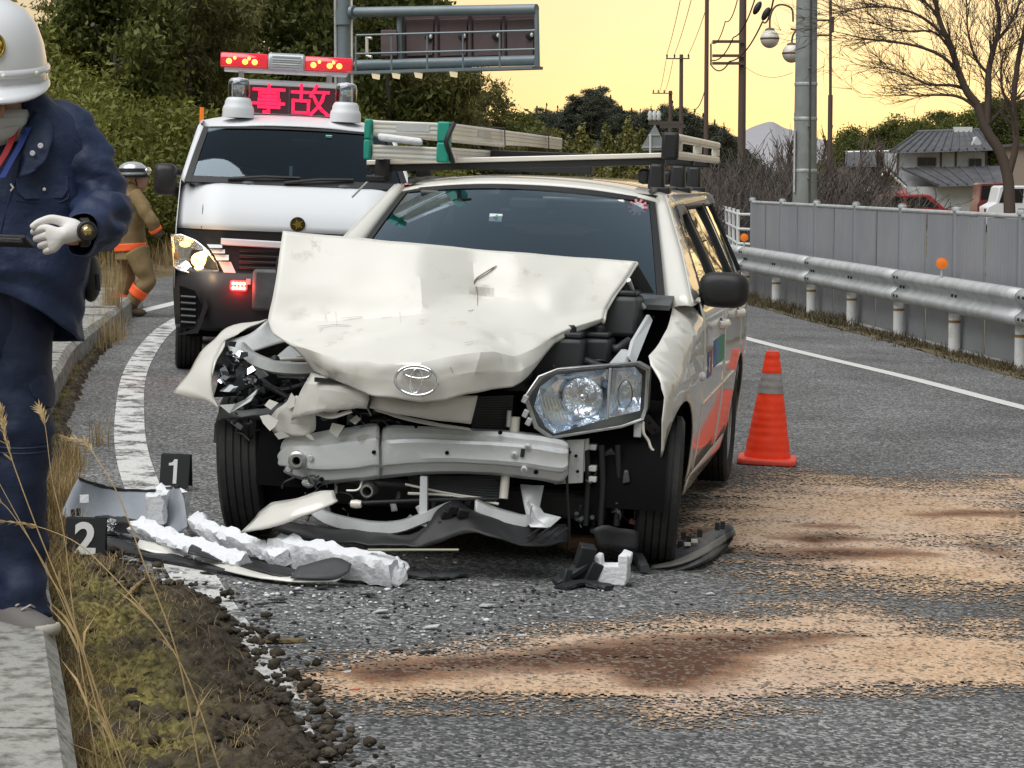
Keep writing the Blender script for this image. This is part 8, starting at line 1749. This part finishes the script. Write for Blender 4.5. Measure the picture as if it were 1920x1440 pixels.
# gloved hand: palm, four bent fingers and a thumb, each its own chain rooted in the palm
def hand(root, sgn, name='glove'):
    """root: function (a, b, c) -> local point; a towards the fingers, b across, c up"""
    Jn = [(root(-.055, 0, .0), (.030, .026)), (root(-.01, 0, .0), (.036, .026)), (root(.03, .0, .0), (.040, .022))]; Ed = [(0, 1), (1, 2)]
    for k, (b, l1, l2, l3, cu) in enumerate([(-.030, .036, .024, .020, .55), (-.010, .040, .027, .021, .62), (.011, .038, .025, .020, .70), (.030, .030, .020, .017, .8)]):
        i0 = len(Jn); Jn.append((root(.045, b, .004), .0115)); a, c = .045, .004; an = -.25
        for L_ in (l1, l2, l3): an -= cu; a += L_*math.cos(an); c += L_*math.sin(an); Jn.append((root(a, b*.95, c), .0100 if L_ > .03 else .0088))
        Ed += [(2, i0), (i0, i0+1), (i0+1, i0+2), (i0+2, i0+3)]
    i0 = len(Jn); Jn += [(root(-.005, -.034*1, -.006), .015), (root(.028, -.050, -.010), .0125), (root(.062, -.046, -.014), .0108), (root(.082, -.036, -.016), .0092)]; Ed += [(1, i0), (i0, i0+1), (i0+1, i0+2), (i0+2, i0+3)]
    return skin_obj(name, Jn, Ed, M['glove'], ofc, 0, 2)
def rootR(a, b, c):   # left hand of the officer: fingers point to image left and toward the camera, thumb on top
    p = OL(124, 440, -.42); X = V3((-.93, -.30, -.22)).normalized(); Zc = V3((.25, -.95, .10)); Zc = (Zc-X*Zc.dot(X)).normalized(); Yb = Zc.cross(X)
    if Yb.z > 0: Yb = -Yb
    return p+X*a+Yb*b+Zc*(c+.0)
hand(rootR, 1)
def rootL(a, b, c):
    p = OL(-118, 448, -.42); X = V3((.93, -.30, -.18)).normalized(); Zc = V3((-.25, -.95, .10)); Zc = (Zc-X*Zc.dot(X)).normalized(); Yb = Zc.cross(X)
    if Yb.z > 0: Yb = -Yb
    return p+X*a+Yb*b+Zc*c
hand(rootL, -1)
wc = bpy.data.objects.new('wrist_watch', None); COL.objects.link(wc); wc.parent = ofc; wc.location = OL(158, 436, -.40); wc.rotation_euler = (0, 0, R(22)); wc.scale = (1.15, 1.1, 1.15)
g = MB(); g.lathe([(.030, -.010), (.033, -.008), (.033, .008), (.030, .010)], 24, axis='X', caps=(False, False)); g.build('watch_strap', M['black'], wc, smooth=40)
g = MB(); g.lathe([(.023, -.026), (.023, -.036), (.020, -.039)], 24, (.0, 0, .004), 'Y'); g.build('watch_case', M['black'], wc, smooth=40)
g = MB(); g.lathe([(.0185, -.0385), (.001, -.041)], 24, (.0, 0, .004), 'Y'); g.build('watch_face', mat('gold_lit_watch_face', (.70, .55, .28), .05, .9), wc, smooth=180)  # golden light on the watch face is put into its colour
# the device in the officer's hands
dv_ = thing('tablet', 'flat black device held level in the gloved hands of the officer', 'tablet', OL(28, 452, -.49)+bo, (R(-12), R(2), 0))
g = MB(); g.box((-.06, 0, 0), (.20, .12, .012)); g.build('tablet_body', M['black'], dv_, bevel=.004)
g = MB(); g.box((-.06, 0, .0068), (.185, .105, .001)); g.build('screen', M['dk_glass'], dv_)
g = MB(); g.box((-.005, -.058, -.010), (.075, .012, .014)); g.build('grip', M['black'], dv_, bevel=.003)
g = MB(); g.box((.012, -.064, -.006), (.03, .003, .004)); g.build('port', M['grey_plastic'], dv_)
# ---------------------------------------------------------------- firefighter running along the far edge of the road
YF = 22.8
ff = thing('person', 'firefighter in tan suit with orange bands running beside the bank', 'person', gnd(242, 594))
fo = ff.location
def FL(px, py, dy=0.): return at(px, py, YF+dy)-fo
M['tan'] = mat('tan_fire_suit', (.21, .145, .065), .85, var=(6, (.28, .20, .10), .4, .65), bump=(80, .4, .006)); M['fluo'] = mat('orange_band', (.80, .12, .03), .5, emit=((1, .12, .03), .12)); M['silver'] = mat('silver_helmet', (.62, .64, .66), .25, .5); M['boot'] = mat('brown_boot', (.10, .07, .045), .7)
J = [(FL(245, 470), .10), (FL(243, 430), .10), (FL(245, 385), .10), (FL(250, 358), .07), (FL(255, 348), .055), (FL(257, 338), .085), (FL(256, 325), .08), (FL(252, 368, -.16), .06), (FL(275, 402, -.22), .05), (FL(290, 432, -.2), .04), (FL(296, 436, -.2), .035), (FL(245, 368, .18), .06), (FL(222, 402, .22), .05), (FL(240, 428, .2), .04),
     (FL(255, 478, -.09), .08), (FL(275, 525, -.1), .055), (FL(245, 565, -.06), .055), (FL(238, 588, -.06), .045), (FL(252, 590, -.06), .04), (FL(240, 480, .09), .08), (FL(235, 530, .1), .055), (FL(222, 570, .1), .055), (FL(225, 590, .1), .045), (FL(240, 592, .1), .04)]
E_ = [(0, 1), (1, 2), (2, 3), (3, 4), (4, 5), (5, 6), (2, 7), (7, 8), (8, 9), (9, 10), (2, 11), (11, 12), (12, 13), (0, 14), (14, 15), (15, 16), (16, 17), (17, 18), (0, 19), (19, 20), (20, 21), (21, 22), (22, 23)]
skin_obj('body', J, E_, M['skin'], ff)
def fsuit(nm, pts, rr, m='tan', wr=.02, sd=0, seg=26): return cloth_tube(nm, [FL(*p) for p in pts], rr, M[m], ff, seg, 18, wr, (6, 9), bunch=((.5, .2, 1),), seed=sd)
fsuit('coat', [(252, 352), (247, 372), (244, 400), (243, 440), (245, 472), (246, 486)], [.07, .15, .165, .145, .15, .155], sd=1)
fsuit('sleeve', [(252, 366, -.12), (265, 384, -.2), (279, 405, -.24), (288, 425, -.22), (294, 436, -.2)], [.075, .072, .064, .056, .048], sd=2)
fsuit('sleeve', [(244, 366, .12), (226, 384, .2), (222, 405, .24), (238, 428, .22)], [.085, .085, .075, .06], sd=3)
fsuit('trouser_leg', [(253, 470, -.08), (268, 500, -.10), (276, 524, -.1), (262, 545, -.08), (246, 568, -.06)], [.12, .10, .085, .075, .066], sd=4)
fsuit('trouser_leg', [(240, 470, .08), (236, 500, .10), (235, 530, .1), (228, 550, .1), (222, 572, .1)], [.12, .10, .085, .075, .066], sd=5)
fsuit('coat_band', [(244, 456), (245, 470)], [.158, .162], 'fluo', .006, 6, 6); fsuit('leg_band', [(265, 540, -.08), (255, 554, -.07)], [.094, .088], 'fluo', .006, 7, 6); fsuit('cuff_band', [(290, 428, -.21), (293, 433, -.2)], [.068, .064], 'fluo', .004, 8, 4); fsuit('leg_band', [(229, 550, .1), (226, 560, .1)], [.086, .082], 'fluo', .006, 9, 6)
fsuit('collar', [(252, 345), (250, 358)], [.075, .09], sd=10, wr=.01, seg=8)
for (a, b, c_) in (((246, 566, -.06), (240, 582, -.06), (254, 590, -.08)), ((222, 570, .1), (224, 586, .1), (240, 592, .08))):
    fsuit('boot', [a, b], [.075, .07], 'boot', .006, 3, 6); g = MB(); g.ell((FL(*b)+FL(*c_))/2+V3((0, 0, .0)), (.15, .06, .05), 14, 8); g.build('boot_foot', M['boot'], ff, smooth=180)
g = MB(); g.ell(FL(296, 437, -.2), (.05, .045, .045), 12, 8, (0, .5, 0)); g.build('glove', M['boot'], ff, smooth=180, jitter=(14, .02))
fhc = FL(258, 338); g = MB(); g.ell(fhc+V3((.02, 0, 0)), (.085, .075, .115), 16, 12); fh = g.build('head', M['skin'], ff, smooth=180); g = MB(); g.ell(fhc+V3((.105, -.005, -.01)), (.018, .012, .022), 8, 6); g.build('nose', M['skin'], fh, smooth=180)
g = MB(); g.ell(fhc+V3((.0, -.074, -.01)), (.022, .012, .034), 10, 8); g.build('ear', M['skin'], fh, smooth=180)
q = FL(249, 326); g = MB(); g.lathe([(.155, -.02), (.15, .02), (.13, .075), (.09, .105), (.04, .12), (.001, .122)], 24, q, caps=(False, False)); hm = g.build('helmet', M['silver'], ff, smooth=60)
g = MB(); g.lathe([(.150, -.035), (.158, -.03), (.158, -.01), (.152, -.004)], 24, q, caps=(False, False)); g.build('helmet_band', M['black'], hm, smooth=60)
g = MB(); g.lathe([(.156, .02), (.168, .025), (.165, .05), (.15, .055)], 24, q, caps=(False, False)); g.build('goggle_strap', M['black'], hm, smooth=60)
g = MB(); g.ell(q+V3((.155, -.02, .03)), (.035, .10, .04), 12, 8); g.build('goggles', M['chrome'], hm, smooth=180)
g = MB(); g.tube([FL(254, 336, -.1), FL(257, 348, -.09)], .008, 5); g.build('chin_strap', M['black'], ff)
